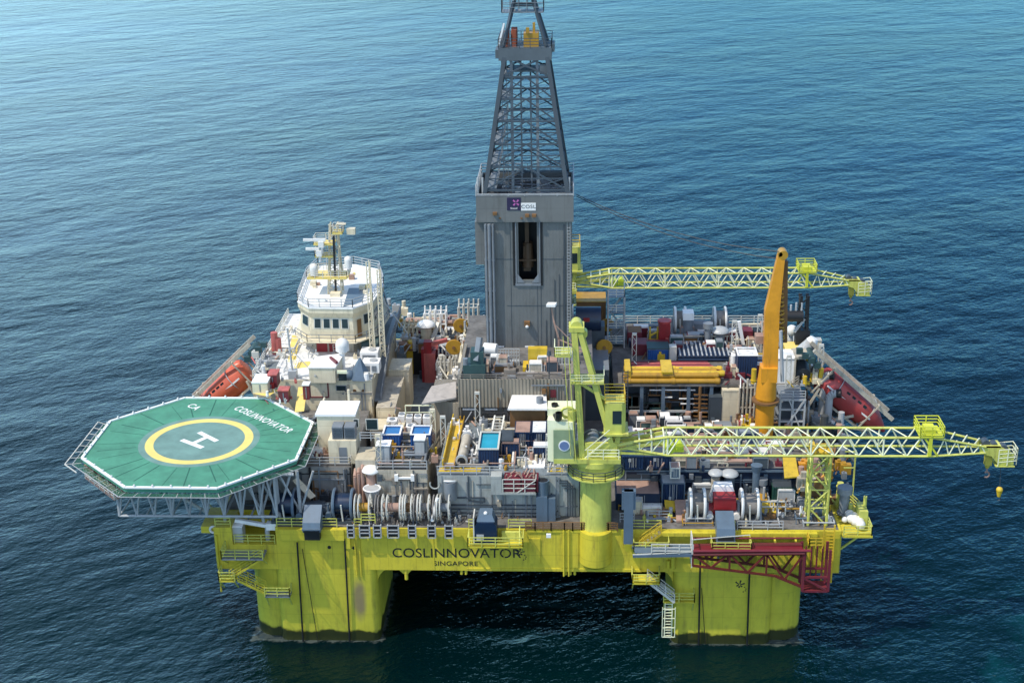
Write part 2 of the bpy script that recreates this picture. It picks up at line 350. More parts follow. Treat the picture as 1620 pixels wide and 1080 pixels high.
def wear(m, z0=1.1, algae=True, stain=None):
    n = m.node_tree.nodes; l = m.node_tree.links; b = n['Principled BSDF']; src = b.inputs['Base Color'].links[0].from_socket
    g = n.new('ShaderNodeNewGeometry'); sp = n.new('ShaderNodeSeparateXYZ'); l.new(g.outputs['Position'], sp.inputs[0])
    t = n.new('ShaderNodeTexNoise'); t.inputs['Scale'].default_value = .55; t.inputs['Detail'].default_value = 6; l.new(g.outputs['Position'], t.inputs['Vector'])
    def math_(op, a, c):
        x = n.new('ShaderNodeMath'); x.operation = op
        for i, q in enumerate((a, c)):
            if isinstance(q, (int, float)): x.inputs[i].default_value = q
            else: l.new(q, x.inputs[i])
        return x.outputs[0]
    def mixc(fac, c):
        nonlocal src
        x = n.new('ShaderNodeMix'); x.data_type = 'RGBA'; x.inputs[7].default_value = (*c, 1); l.new(fac, x.inputs[0]); l.new(src, x.inputs[6]); src = x.outputs[2]
    def step(v, lo, hi, k=1.0):
        x = n.new('ShaderNodeMapRange'); x.interpolation_type = 'SMOOTHSTEP'; x.inputs[1].default_value = lo; x.inputs[2].default_value = hi; x.inputs[3].default_value = 0; x.inputs[4].default_value = k; l.new(v, x.inputs[0]); return x.outputs[0]
    if stain:
        dx = math_('DIVIDE', math_('SUBTRACT', sp.outputs[0], stain[0]), stain[1]); dz = math_('DIVIDE', math_('SUBTRACT', sp.outputs[2], stain[2]), stain[3])
        d = math_('ADD', math_('MULTIPLY', dx, dx), math_('MULTIPLY', dz, dz)); f = math_('MULTIPLY', math_('SUBTRACT', 1.0, d), math_('ADD', t.outputs[0], .25))
        mixc(step(f, .0, .8, .8), (.20, .13, .11))
    if algae:
        zz = math_('SUBTRACT', z0 + .75, math_('ADD', sp.outputs[2], math_('MULTIPLY', t.outputs[0], 1.5)))
        mixc(step(zz, 0, .45, .96), (.010, .016, .004))
    l.new(src, b.inputs['Base Color']); return m
HY = M['hull_yellow']; COLM = wear(mat('column_yellow', (.58,.51,.045), .45, var=.14, rust=.3, dirt=.25, seams=(3.1,2.6,.28)), .75, True, (-19.0, 1.0, 4.6, 3.4))

hull = thing('drilling_platform_hull', 'yellow steel hull of the drilling platform on four thick columns in the sea', 'platform hull', (0, 30, 0))
DW0, DW1, DL = -34.8, 34.2, 58.5
nx0, nx1, ny = -32.8, -27.9, 4.2
mb = MB()
mb.prism([(DW0,0),(DW1,0),(DW1,DL),(DW0,DL)], BZ, 11.5)
mb.prism([(DW0,0),(nx0,0),(nx0,ny),(nx1,ny),(nx1,0),(DW1,0),(DW1,DL),(DW0,DL)], 11.5, DZ, bottom=False)
# proud plates, ledges and seams of the front
mb.box(-27.4,-20.2,-.45,-.002,12.3,13.62); mb.box(-20.2,-19.6,-.3,-.002,11.2,13.62)
mb.box(-36.3,DW0-.002,0.4,5,12.7,13.5); mb.box(3.6,5.6,-.08,-.002,8.9,13.4)
mb.box(-6.8,12.6,-.10,-.002,8.42,8.75); mb.box(0.2,1.4,-.12,-.002,9.4,12.5)
for x in (-10.4, -2.6, 14.2, 16.1, 23.6, 27.4, 30.8): mb.box(x-.05, x+.05, -.045, -.002, BZ+.05, 13.5)
mb.box(13.6, 31.5, -.5, -.002, 13.1, 13.5)
deck_box = mb.build('deck_box', HY, hull)
mb = MB(); z = DZ + .03
mb.add([(DW0+.3,ny,z),(DW1-.3,ny,z),(DW1-.3,DL-.3,z),(DW0+.3,DL-.3,z)], [(0,1,2,3)])
mb.add([(nx1+.1,.25,z),(DW1-.3,.25,z),(DW1-.3,ny,z),(nx1+.1,ny,z)], [(0,1,2,3)])
mb.build('main_deck', M['deck_grey'], hull)
mb = MB().cyl((7.5,.35,9.6),(7.5,.35,DZ),1.78,n=32); mb.cyl((7.5,.35,9.15),(7.5,.35,9.6),1.3,1.78,n=32)
mb.build('pedestal_foundation', HY, hull, True)
def rrect(x0,x1,y0,y1,r,n=6):
    p = []
    for cx, cy, a in ((x1-r,y0+r,-90),(x1-r,y1-r,0),(x0+r,y1-r,90),(x0+r,y0+r,180)):
        for k in range(n+1): t = R(a+90*k/n); p.append((cx+r*math.cos(t), cy+r*math.sin(t)))
    return p
def column(x0, x1, s0, s1, y0, front):
    mb = MB().prism(rrect(x0,x1,y0+.9,y0+14.6,2.4), -5, BZ-.002)
    if front: mb.prism([(s0,y0+.7),(s0+.35,y0+.15),(s0+.8,y0+.004),(s1-.8,y0+.004),(s1-.35,y0+.15),(s1,y0+.7),(s1,y0+2.2),(s0,y0+2.2)], -5, BZ-.002)
    mb.build('column', COLM, hull, True)
column(-31.4, -16.9, -28.3, -16.9, 0, True); column(16.1, 30.7, 16.1, 27.1, 0, True)
column(-31.4, -16.9, 0, 0, 43, False); column(16.1, 30.7, 0, 0, 43, False)
mb = MB()
for x, sg in ((-16.9, 1), (16.1, -1)):        # curved gussets where the columns meet the deck box
    pr = [(x,.6,BZ-.004),(x+sg*2.0,.6,BZ-.004)] + [(x+sg*(2.0-2.0*math.sin(R(a))), .6, BZ-2.0+2.0*math.cos(R(a))-.004) for a in range(10,91,10)]
    mb.extr(pr, (0,12,0))
mb.pieces('gusset', HY, hull)
mb = MB()
for x, l_ in ((-13.6,1.3),(-7.4,.6),(-6.9,.6),(4.2,.55),(4.7,.55),(5.2,.55)): mb.cyl((x,.25,BZ-l_),(x,.25,BZ),.16 if l_<1 else .2)
mb.extr([(-14.5,.2,BZ),(-12.9,.2,BZ),(-13.4,.2,BZ-.6),(-13.9,.2,BZ-.6)], (0,.3,0)); mb.cyl((-34.55,-.2,5.6),(-34.55,-.2,12.8),.11)
mb.cyl((4.0,-.18,BZ-.5),(4.0,-.18,DZ),.10); mb.cyl((4.55,-.18,BZ-.5),(4.55,-.18,DZ),.10); mb.cyl((-18.6,-.12,7.6),(-18.6,-.12,DZ-1.2),.07); mb.cyl((-19.1,-.12,7.6),(-19.1,-.12,DZ-1.2),.07)
mb.pieces('drain_pipe', HY, hull)
P = AY(722,875,0); text('COSLINNOVATOR', 1.62, hull, M['text_black'], 'name_lettering', front_mat((P.x,-.02,P.z), 1.03), .012, 1.03)
P = AY(721,891,0); text('SINGAPORE', .80, hull, M['text_black'], 'port_lettering', front_mat((P.x,-.02,P.z), 1.12), .012, 1.05)
def emblem(c, r, m, parent):
    mb = MB()
    for k in range(6):
        a = R(60*k+20); q = (0.10+.06*(k%2)); p0 = Vector((c[0]+math.cos(a)*r*.16, c[1], c[2]+math.sin(a)*r*.16)); p1 = Vector((c[0]+math.cos(a)*r*(.95 if k<3 else .6), c[1], c[2]+math.sin(a)*r*(.95 if k<3 else .6)))
        mb.bar(p0, p1, r*.26, .012, upv=(0,1,0)) if False else mb.extr([p0+Vector((math.sin(a),0,-math.cos(a)))*r*.08, p1+Vector((math.sin(a),0,-math.cos(a)))*r*.15, p1-Vector((math.sin(a),0,-math.cos(a)))*r*.15, p0-Vector((math.sin(a),0,-math.cos(a)))*r*.08], (0,-.012,0))
    for k in range(4):
        a = R(-70+40*k); p = Vector((c[0]+r*.45+math.cos(a)*r*.7, c[1], c[2]-r*.9+math.sin(a)*r*.55)); mb.extr([p+Vector((-.1*r,0,-.1*r)),p+Vector((.12*r,0,-.08*r)),p+Vector((.1*r,0,.12*r)),p+Vector((-.1*r,0,.1*r))], (0,-.012,0))
    return mb.build('emblem', m, parent)
P = AY(822,874,0); emblem((P.x,-.012,P.z), .62, M['text_black'], hull)
P = AY(1170,927,0); emblem((P.x,-.012,P.z+.2), .62, M['text_black'], hull)
mb = MB()
for px, py in ((521,865),): p = AY(px,py,0); mb.cyl((p.x,-.06,p.z),(p.x,-.003,p.z),.2)
p = AY(560,866,0); mb.cyl((p.x,-.05,p.z),(p.x,-.003,p.z),.2); mb.pieces('hawse_hole', M['black'], hull)
# mooring lines from the fairleads down the columns into the water
for (a, b, r_, nm) in (((470,858),(478,1001),.10,'left line of the pair down the left column'), ((545,852),(552,1001),.10,'right line of the pair down the left column'),
                       ((1108,884),(1106,1003),.10,'left line of the pair down the right column'), ((1187,868),(1183,1003),.10,'right line of the pair down the right column')):
    p = AY(*a,-.35); q = AY(*b,-.35); solo('mooring_line', MB().cyl((p.x,-.3,p.z),(q.x,-.25,-1.5),r_,n=8), M['black'], 'taut black mooring line, '+nm, 'mooring line', 'mooring lines along the columns')
for (a, b, nm) in (((478,868),(502,1000),'slanting across the left column'), ((1110,930),(1117,1003),'hanging slack beside a mooring line on the right column')):
    p = AY(*a,-.2); q = AY(*b,-.2); solo('thin_cable', MB().cyl((p.x,-.16,p.z),(q.x,-.16,-1),.035,n=6), M['black'], 'thin dark cable '+nm, 'cable')

# ------------------------------------------------------------------ helideck
HZ = 21.0; HC = A(313.5,698,HZ); HR = 13.25; HROT = 0.0
verts = [A(x,y,HZ) for x,y in ((293.2,629),(422.8,630.6),(494.6,667.9),(466.9,727.6),(343.7,773.2),(195.9,771.1),(130.6,725),(175.2,667.9))]
ctr = sum(verts, Vector())/8; rad = sum((v-ctr).length for v in verts)/8
ang0 = sum(((math.atan2(v.y-ctr.y, v.x-ctr.x) + k*math.pi/4 + math.pi*2) % (math.pi*2) - (math.atan2(verts[0].y-ctr.y, verts[0].x-ctr.x) + math.pi*2) % (math.pi*2) + math.pi) % (2*math.pi) - math.pi for k, v in enumerate(verts))/8 + math.atan2(verts[0].y-ctr.y, verts[0].x-ctr.x)
def octo(r, z): return [Vector((ctr.x+r*math.cos(ang0-k*math.pi/4), ctr.y+r*math.sin(ang0-k*math.pi/4), z)) for k in range(8)]
heli = thing('helideck', 'green octagonal helicopter deck with yellow circle and white H on a lattice frame', 'helideck', (ctr.x, ctr.y, 14))
O = octo(rad, HZ); O8 = [(p.x,p.y) for p in reversed(O)]
MB().prism(O8, HZ-.5, HZ).build('deck_plate', M['heli_green'], heli)
def ringmb(r0, r1, z, n=64, cx=None, cy=None):
    cx = ctr.x if cx is None else cx; cy = ctr.y if cy is None else cy; mb = MB(); vs = []
    for k in range(n):
        t = 2*math.pi*k/n; vs += [(cx+r0*math.cos(t), cy+r0*math.sin(t), z), (cx+r1*math.cos(t), cy+r1*math.sin(t), z)]
    return mb.add(vs, [(2*k,2*k+1,2*((k+1)%n)+1,2*((k+1)%n)) for k in range(n)])
RC = A(315.5,697,HZ); RR = 6.05
ringmb(.001, RR+.75, HZ+.004, 40, RC.x, RC.y).build('worn_centre', M['heli_worn'], heli)
ringmb(RR-.95, RR, HZ+.009, 64, RC.x, RC.y).build('landing_circle', M['heli_yellow'], heli)
mb = MB()
for a, b in zip(O, O[1:]+O[:1]): mb.bar(a+V(0,0,.06), b+V(0,0,.06), .3, .18)
mb.build('edge_kerb', M['heli_white'], heli)
def heli_text(txt, size, px0, px1, name, sx=1.0, ext=.003):   # lettering lying on the deck along the line between two pixels
    a = A(*px0, HZ); b = A(*px1, HZ); d = (b-a).normalized(); n = V(-d.y, d.x, 0); c = (a+b)/2
    m4 = Matrix(((d.x,n.x,0,c.x),(d.y,n.y,0,c.y),(0,0,1,HZ+.013),(0,0,0,1))) @ Matrix.Diagonal((sx,1,1,1))
    return text(txt, size, heli, M['heli_white'], name, m4, ext, 1.12, .022)
heli_text('COSLINNOVATOR', 1.62, (375,645), (458,682), 'name_lettering', .70)
heli_text('CA', 1.5, (299,640), (314,647), 'size_lettering', .85)
# the H
a = A(303,703,HZ); b = A(329,690.5,HZ); c = A(315,697,HZ); u = V(*(A(332,705,HZ)-A(308,685,HZ))).normalized()   # strokes run along u
pA = A(303.0,703.2,HZ); pB = A(329,690.0,HZ)
mb = MB()
e0, e1, e2, e3 = A(287.5,695.5,HZ+.0), A(320.5,708,HZ), A(315,683.5,HZ), A(343,697.5,HZ)
for s0_, s1_ in ((e0,e1),(e2,e3)): mb.bar(s0_+V(0,0,.012), s1_+V(0,0,.012), .62, .01)
mb.bar((e0+e1)/2+V(0,0,.015), (e2+e3)/2+V(0,0,.015), .60, .008); mb.build('landing_letter', M['heli_white'], heli)
mb = MB()                                    # plank seams fanning to the ring: dark grooves
for k in range(26):
    t = 2*math.pi*k/26 + random.uniform(-.09,.09); r0 = RR+.9
    dv = V(math.cos(t), math.sin(t), 0); r1 = min((rad*math.cos(math.pi/8)-.5)/max(math.cos(((t-ang0-math.pi/8) % (math.pi/4)) - math.pi/8), .1), rad) - .3
    p = V(RC.x,RC.y,HZ+.006); mb.bar(p+dv*r0, p+dv*(r1), random.choice((.07,.10,.14)), .006)
mb.build('drain_groove', mat('groove', (.02,.12,.075), .7), heli)
# safety net round the deck
N0, N1 = octo(rad+.15, HZ-.55), octo(rad+1.15, HZ-.55)
mb = MB(); nb = MB()
for k in range(8):
    a0, a1, b0, b1 = N0[k], N0[(k+1)%8], N1[k], N1[(k+1)%8]
    mb.bar(b0, b1, .07); mb.bar(a0, b0, .07)
    for i in range(1,7): q = i/7; mb.bar(a0.lerp(a1,q), b0.lerp(b1,q), .06)
    for i in range(26):
        q = (i+.5)/26; nb.bar(a0.lerp(a1,q), b0.lerp(b1,q), .035)
    for i in range(1,6): nb.bar(a0.lerp(b0,i/6), a1.lerp(b1,i/6), .035)
mb.build('net_frame', M['steel_light'], heli); nb.build('safety_net', M['net_green'], heli)
mb = MB()
for k in range(8):
    for i in range(5): p = O[k].lerp(O[(k+1)%8],(i+.5)/5); mb.cyl(p+V(0,0,.1), p+V(0,0,.38), .14, .1, 6)
mb.build('edge_light', M['tank_white'], heli)
# lattice under the deck
mb = MB(); tz0, tz1 = 14.9, HZ-.9
Pz = lambda x,y,z: V(x,y,z)
ys = (0.2, 7.0); x0_, x1_ = -45.2, -27.6
for y in ys:
    mb.cyl((x0_,y,tz0),(x1_,y,tz0),.16,n=6); mb.cyl((x0_-1.5,y,tz1),(x1_+2.2,y,tz1),.2,n=6); k = 9
    xs = [x0_+(x1_-x0_)*i/k for i in range(k+1)]
    for i in range(k):
        mid = (xs[i]+xs[i+1])/2; mb.cyl((xs[i],y,tz0),(mid,y,tz1),.12,n=6); mb.cyl((mid,y,tz1),(xs[i+1],y,tz0),.12,n=6)
    for i in (0,3,5,7,9): mb.cyl((xs[i],y,tz0),(xs[i],y,tz1),.17,n=6)
for i in range(7):
    x = x0_+(x1_-x0_)*i/6; mb.cyl((x,ys[0],tz0),(x,ys[1],tz0),.12,n=6); mb.cyl((x,ys[0],tz1),(x,17,tz1),.16,n=6); mb.cyl((x,ys[1],tz0),(x,ys[0],tz1),.1,n=6)
for x in (-33.8,-29.5,-27.6,-25.2): 
    mb.cyl((x,1.5,DZ),(x,1.0,tz1),.2,n=8); mb.cyl((x,1.5,DZ+1.2),(x-2.2,1.0,tz1),.13,n=6); mb.cyl((x,1.5,DZ+1.2),(x+1.8,1.0,tz1),.13,n=6); mb.cyl((x,9,DZ),(x,9,tz1),.2,n=8)
for x in (-42,-39): mb.cyl((x,7,tz0),(-34.8,7,10),.2,n=6)
mb.build('support_lattice', M['steel_light'], heli)
mb = MB()                                     # hanging platform under the left corner
fa, fb = A(146,752,18.4), A(192,786,17.9); fd = (fb-fa).normalized(); fn = V(fd.y,-fd.x,0)*-1.0
mb.bar(fa, fb, 1.7, .2); fr = random.Random(4)
for i in range(22):
    q = fr.random(); c = fa.lerp(fb,q)+fn*fr.uniform(-.6,.8); s_ = fr.uniform(.15,.5); mb.box(c.x-s_,c.x+s_,c.y-s_,c.y+s_,c.z,c.z+fr.uniform(.4,2.0))
mb.build('foam_station', M['rust_pink'], heli)
mb = MB(); rail_mb(mb,[fa-fn*.85,fb-fn*.85],1.1,1.0,.05); rail_mb(mb,[fa+fn*.85,fb+fn*.85],1.1,1.0,.05)
for i in range(9): c = fa.lerp(fb,i/8); mb.bar(c-fn*.8,c+fn*.8+UP*1.8,.07); mb.bar(c+fn*.8,c-fn*.8+UP*2.2,.06)
for i in range(10): c = fa.lerp(fb,fr.random())+fn*fr.uniform(-.8,.8); mb.bar(c,c+V(fr.uniform(-.8,.8),fr.uniform(-.8,.8),fr.uniform(1,2.2)),.08)
mb.build('foam_station_frame', M['rail_white'], heli)
mb = MB(); b0 = N0[6]; 
q = octo(rad+1.9, HZ-.4); mb.bar(q[6],q[7],.1); mb.bar(q[6],q[5].lerp(q[6],.75),.1)
for i in range(8): t=i/7; mb.bar(N0[6].lerp(N0[7],t), q[6].lerp(q[7],t), .06)
mb.build('net_extension', M['rail_white'], heli)

# ------------------------------------------------------------------ lattice deck cranes
def box_boom(mb, nb, x0, x1, zc, wd, h, bay=2.55):
    ch = [(y,z) for y in (-wd/2,wd/2) for z in (zc-h/2, zc+h/2)]
    for y,z in ch: mb.cyl((x0,y,z),(x1,y,z),.14,n=6)
    n = round((x1-x0)/bay); xs = [x0+(x1-x0)*i/n for i in range(n+1)]
    for i in range(n):
        m_ = (xs[i]+xs[i+1])/2
        for z in (zc-h/2, zc+h/2):
            nb.cyl((xs[i],-wd/2,z),(m_,wd/2,z),.075,n=5); nb.cyl((m_,wd/2,z),(xs[i+1],-wd/2,z),.075,n=5)
        for y in (-wd/2, wd/2):
            nb.cyl((xs[i],y,zc-h/2),(m_,y,zc+h/2),.085,n=5); nb.cyl((m_,y,zc+h/2),(xs[i+1],y,zc-h/2),.085,n=5)
        if i % 3 == 0:
            for y in (-wd/2, wd/2): nb.cyl((xs[i],y,zc-h/2),(xs[i],y,zc+h/2),.1,n=5)
def deck_crane(label, loc, group):
    t = thing('deck_crane', label, 'crane', (0,0,0), group)
    L, LP = M['lime'], M['lime_pale']
    MB().cyl((0,0,-.4),(0,0,6.3),1.72,1.68,n=32).build('pedestal', L, t, True)
    mb = MB().cyl((0,0,6.3),(0,0,6.6),1.7,2.9,n=32).cyl((0,0,6.6),(0,0,6.75),3.1,n=32)
    mb.build('ring_platform', L, t, True)
    mb = MB(); rail_mb(mb, [(3.05*math.cos(R(a)),3.05*math.sin(R(a)),6.75) for a in range(0,360,24)], 1.0, 1.5, .04, 2, True); mb.build('ring_handrail', M['steel_dark'], t)
    MB().cyl((0,0,6.75),(0,0,7.9),1.95,n=28).cyl((0,0,7.9),(0,0,8.5),2.35,2.35,n=28).build('slew_bearing', L, t, True)
    mb = MB().box(-4.5,2.6,-2.2,2.6,8.5,9.0); mb.box(-1.2,2.2,-1.5,-1.1,9,10.6); mb.box(-1.2,2.2,1.1,1.5,9,10.6)
    mb.build('slew_platform', L, t)
    for y in (-1.35, 1.35):                   # A-frame: an upright and a raking leg on each side
        mb = MB().bar((-1.5,y,9),(-2.35,y*.5,23.2),.62,.55).build('tower_leg', L, t)
        mb = MB().bar((2.0,y,9),(-1.75,y*.5,22.9),.52,.45).build('tower_leg', L, t)
    mb = MB()
    for k in range(4):
        q = .2+.2*k; a = V(-1.5-.85*q,-1.35*(1-.5*q),9+14.2*q); mb.bar(a,V(a.x,-a.y,a.z),.25); b = V(2-3.75*q,-1.35*(1-.5*q),9+13.9*q); mb.bar(b,V(b.x,-b.y,b.z),.25)
    mb.box(-2.7,.8,-1.5,1.2,17.36,17.5); mb.box(-2.9,-1.3,-1,1,23,23.5); mb.box(-4.4,-2.6,-1.2,1.2,20.3,20.45)
    mb.bar((-2.2,-.8,17.6),(1.0,-.8,15.4),.3); mb.build('tower_brace', L, t)
    mb = MB(); rail_mb(mb,[(-2.7,-1.5,17.5),(.8,-1.5,17.5),(.8,1.2,17.5)],.9,1.2,.03); rail_mb(mb,[(-2.7,-1.2,20.45),(-4.4,-1.2,20.45),(-4.4,1.2,20.45)],1.0)
    rail_mb(mb,[(-.9,-2.1,9),(2.4,-2.1,9)],1.1); mb.bar((-1.2,-1.8,9),(1.4,-1.8,11.4),.12); mb.bar((-1.2,-1.8,9.9),(1.4,-1.8,12.3),.08); mb.build('walkway_handrail', LP, t)
    mb = MB()
    for s_ in (-.3,.3): mb.bar((-2.2,-2.0+s_,9),(-3.0,-1.2+s_,22.5),.08)
    for k in range(28): q=(k+.5)/28; mb.bar((-2.2-.8*q,-2.3+.8*q,9+13.5*q),(-2.2-.8*q,-1.7+.8*q,9+13.5*q),.06)
    for k in range(9): q=(k+.5)/9; mb.bar((-2.7-.8*q,-2.4+.8*q,9+13.5*q),(-2.7-.8*q,-1.6+.8*q,9+13.5*q),.06)
    for s_ in (-.4,.4): mb.bar((-2.7,-2.0+s_,9.5),(-3.5,-1.2+s_,22.5),.05)
    mb.build('tower_ladder', L, t)
    mb = MB().cyl((-2.1,-.7,23.5),(-2.1,.7,23.5),.6,n=18).cyl((-1.4,-.5,22.6),(-1.4,.5,22.6),.45,n=16); mb.pieces('tower_sheave', L, t, True)
    mb = MB().prism([(-5.2,-1.3),(-2.4,-2.0),(-2.2,2.0),(-5.0,2.0)], 8.4, 13.2); mb.prism([(-5.2,-.2),(-2.2,-.2),(-2.2,2.0),(-5.2,2.0)], 13.2, 14.0); hs = mb.build('machine_house', LP, t)
    MB().box(-4.55,-2.42,-2.12,-2.0,8.6,12.4).build('front_panel', mat('panel_green', (.27,.34,.19), .5), t)
    MB().cyl((-3.4,-2.18,10.6),(-3.4,-2.121,10.6),.62,n=24).build('round_badge', M['white'], t); MB().cyl((-3.4,-2.21,10.6),(-3.4,-2.181,10.6),.5,n=24).build('badge_centre', mat('badge_blue', (.14,.20,.36), .5), t)
    mb = MB().torus((-4.2,-.6,14.3),(1,.2,0),1.2,.38,n=16,a0=0,a1=math.pi); mb.build('exhaust_pipe', M['black'], t, True)
    mb = MB().cyl((-2.6,-1.2,13.2),(-2.6,-1.2,14.3),.45,n=14).torus((-3.0,-1.1,14.0),(0,1,.3),.7,.16,n=14); mb.build('air_intake', L, t, True)
    mb = MB().prism([(.9,-1.6),(2.7,-1.6),(3.1,-1.0),(3.1,1.2),(.9,1.2)], 11.8, 15.2); cab = mb.build('cab', L, t)
    MB().box(1.7,2.65,-1.64,-1.602,12.9,14.4).box(3.102,3.14,-.8,1.0,12.7,14.5).pieces('cab_window', M['glass'], cab)
    mb = MB(); rail_mb(mb,[(.9,-1.6,15.2),(3.0,-1.6,15.2),(3.0,1.2,15.2),(.9,1.2,15.2)],1.1); mb.build('roof_handrail', M['yellow'], t)
    mb = MB(); mb.box(.8,3.4,-1.9,1.5,11.6,11.8).bar((2.0,-1,9.2),(2.4,-1,11.6),.5); mb.build('cab_floor', L, t)
    mb = MB().cyl((-.4,-1.0,10.1),(-.4,1.0,10.1),.85,n=18).cyl((1.0,-.9,9.8),(1.0,.9,9.8),.7,n=18); mb.torus((-.4,-1.0,10.1),(0,1,0),.95,.1,n=20); mb.torus((-.4,1.0,10.1),(0,1,0),.95,.1,n=20)
    mb.build('hoist_drum', M['steel_grey'], t, True)
    # boom
    zc, wd, h = 10.15, 2.5, 2.15; mb = MB(); nb = MB()
    box_boom(mb, nb, 7.6, 35.4, zc, wd, h)
    for y in (-1,1):
        for z in (-1,1):
            mb.cyl((1.6,y*1.05,zc-.1),(3.9,y*1.1,zc+z*.35),.26,.24,n=8) if z>0 else None
            mb.cyl((3.0,y*1.1,zc+z*.28),(7.6,y*wd/2,zc+z*h/2),.15,n=6)
            mb.cyl((35.4,y*wd/2,zc+z*h/2),(41.2,y*.75,zc-.55+z*.35),.13,n=6)
    for k in range(3): x = 4.6+k*1.3; q = (x-3)/4.6; nb.cyl((x,-1.1-.15*q,zc-.28-.8*q),(x,-1.1-.15*q,zc+.28+.8*q),.1,n=5); nb.cyl((x,-1.1,zc-.28-.8*q),(x+1.2,-1.2,zc+.4+.8*q),.08,n=5); nb.cyl((x,-1.2,zc+.3+.8*q),(x,1.2,zc+.3+.8*q),.1,n=5)
    for k in range(4): x = 36+k*1.3; q = (x-35.4)/5.8; hh = h/2*(1-q)+.35*q; c = zc-.55*q; nb.cyl((x,-1.2+.45*q,c-hh),(x+.7,-1.15+.45*q,c+hh),.075,n=5); nb.cyl((x+.7,-1.15+.45*q,c+hh),(x+1.3,-1.1+.45*q,c-hh),.075,n=5); nb.cyl((x,-1.2+.45*q,c+hh),(x+1,1.2-.45*q,c+hh),.075,n=5)
    for y in (-1.1,1.1): mb.extr([(1.4,y-.12,zc-.5),(7.4,y-.12,zc+.75),(7.4,y-.12,zc+.35),(3.2,y-.12,zc-.5)], (0,.24,0))
    for y in (-1.15,1.15): mb.extr([(1.4,y-.1,zc-.45),(3.2,y-.1,zc-.75),(7.4,y-.1,zc-.85),(7.4,y-.1,zc-1.1),(2.2,y-.1,zc-.95)], (0,.2,0))
    boom = mb.build('boom', L, t, True); nb.build('boom_lacing', LP, t)
    mb = MB().box(34.0,36.5,-1.5,1.5,zc+h/2+.1,zc+h/2+.2); rail_mb(mb,[(34.0,-1.5,zc+1.3),(36.5,-1.5,zc+1.3),(36.5,1.5,zc+1.3),(34.0,1.5,zc+1.3)],1.1,1.0,.05,2,True); mb.box(34.7,35.8,-.8,.8,zc+1.3,zc+1.85)
    mb.bar((35.2,-1.3,zc-1),(35.2,-1.3,zc+1.2),.35); mb.bar((36.1,-1.3,zc-1),(34.6,-1.3,zc+1),.2); mb.bar((34.4,1.3,zc-1),(35.6,1.3,zc+1),.2); mb.build('boom_platform', mat('lime_yellow', (.62,.64,.05), .45, rust=.3), t)
    mb = MB().cyl((7.9,-.9,zc-.6),(7.9,.9,zc-.6),.5,n=12).box(7.4,9.4,-.6,.6,zc-1.0,zc-.7).cyl((8.9,-.7,zc-.3),(8.9,.7,zc-.3),.42,n=12); mb.build('boom_winch', mat('lime_bright', (.55,.65,.04), .45), t)
    mb = MB()
    for y in (-.75,.6): mb.extr([(40.6,y,zc-.1),(42.6,y,zc-.1),(44.2,y,zc-1.0),(44.3,y,zc-2.3),(42.9,y,zc-2.5),(41.9,y,zc-1.3),(40.6,y,zc-.95)], (0,.16,0))
    mb.box(41.0,42.8,-.75,.76,zc-.3,zc-.1); mb.box(42.4,44.4,-.9,.9,zc-2.5,zc-2.38); mb.build('boom_head', L, t)
    mb = MB(); rail_mb(mb,[(42.6,-.9,zc-2.4),(44.5,-.9,zc-2.2),(44.5,.9,zc-2.2),(42.6,.9,zc-2.4)],1.9,.8,.04,3); mb.build('head_handrail', LP, t)
    mb = MB()
    for x,r_ in ((41.3,.42),(42.2,.42),(43.2,.5)): mb.cyl((x,-.45,zc+.1-(x-41)*.35),(x,.45,zc+.1-(x-41)*.35),r_,n=14)
    mb.pieces('head_sheave', M['steel_dark'], t, True)
    hx = 41.8; hk = MB().cyl((hx,-.3,zc-1.3),(hx,.3,zc-1.3),.5,n=14).box(hx-.35,hx+.35,-.34,.34,zc-2.6,zc-1.3).cyl((hx,0,zc-2.6),(hx,0,zc-3.0),.34,.2,n=10); blk = hk.build('hook_block', mat('hook_yellow', (.5,.42,.06), .5, rust=.4), t)
    MB().cyl((hx,0,zc-3.0),(hx,0,zc-3.5),.1,n=6).torus((hx,0,zc-3.8),(0,1,0),.3,.1,n=12,a0=-2.2,a1=2.2).build('hook', M['rust_pink'], blk)
    t.location = loc; return t
crane_front = deck_crane('lime green lattice boom crane on a thick pedestal at the front edge of the deck', (7.5, 1.1, DZ), 'lattice boom deck cranes')
crane_rear = dup(crane_front, (2.9, 56.3, DZ), 0, 'lime green lattice boom crane at the far edge, its foot hidden behind the grey tower')
# boom rests
def boom_rest(x, y, z0, z1, label, w_=2.0):
    t = thing('boom_rest', label, 'lattice tower', (x,y,z0), 'boom rest towers')
    mb = MB(); nb = MB()
    for a in (-w_/2,w_/2):
        for b in (-w_/2,w_/2): mb.cyl((x+a,y+b,z0),(x+a,y+b,z1),.15,n=6)
    n = max(2,round((z1-z0)/2.2))
    for i in range(n):
        za = z0+(z1-z0)*i/n; zb = z0+(z1-z0)*(i+1)/n
        for s in (-1,1):
            a, b = (s*w_/2, -s*w_/2) if i%2 else (-s*w_/2, s*w_/2)
            nb.cyl((x+a,y+s*w_/2,za),(x+b,y+s*w_/2,zb),.10,n=5); nb.cyl((x+s*w_/2,y+a,za),(x+s*w_/2,y+b,zb),.10,n=5)
            nb.cyl((x-w_/2,y+s*w_/2,zb),(x+w_/2,y+s*w_/2,zb),.09,n=5); nb.cyl((x+s*w_/2,y-w_/2,zb),(x+s*w_/2,y+w_/2,zb),.09,n=5)
    mb.build('leg', M['lime'], t); nb.build('bracing', M['lime'], t)
    MB().box(x-w_/2-.2,x+w_/2+.2,y-w_/2-.2,y+w_/2+.2,z1,z1+.2).box(x-w_/2,x-w_/2+.3,y-1.5,y+1.5,z1+.2,z1+.9).build('saddle', M['yellow'], t)
    return t
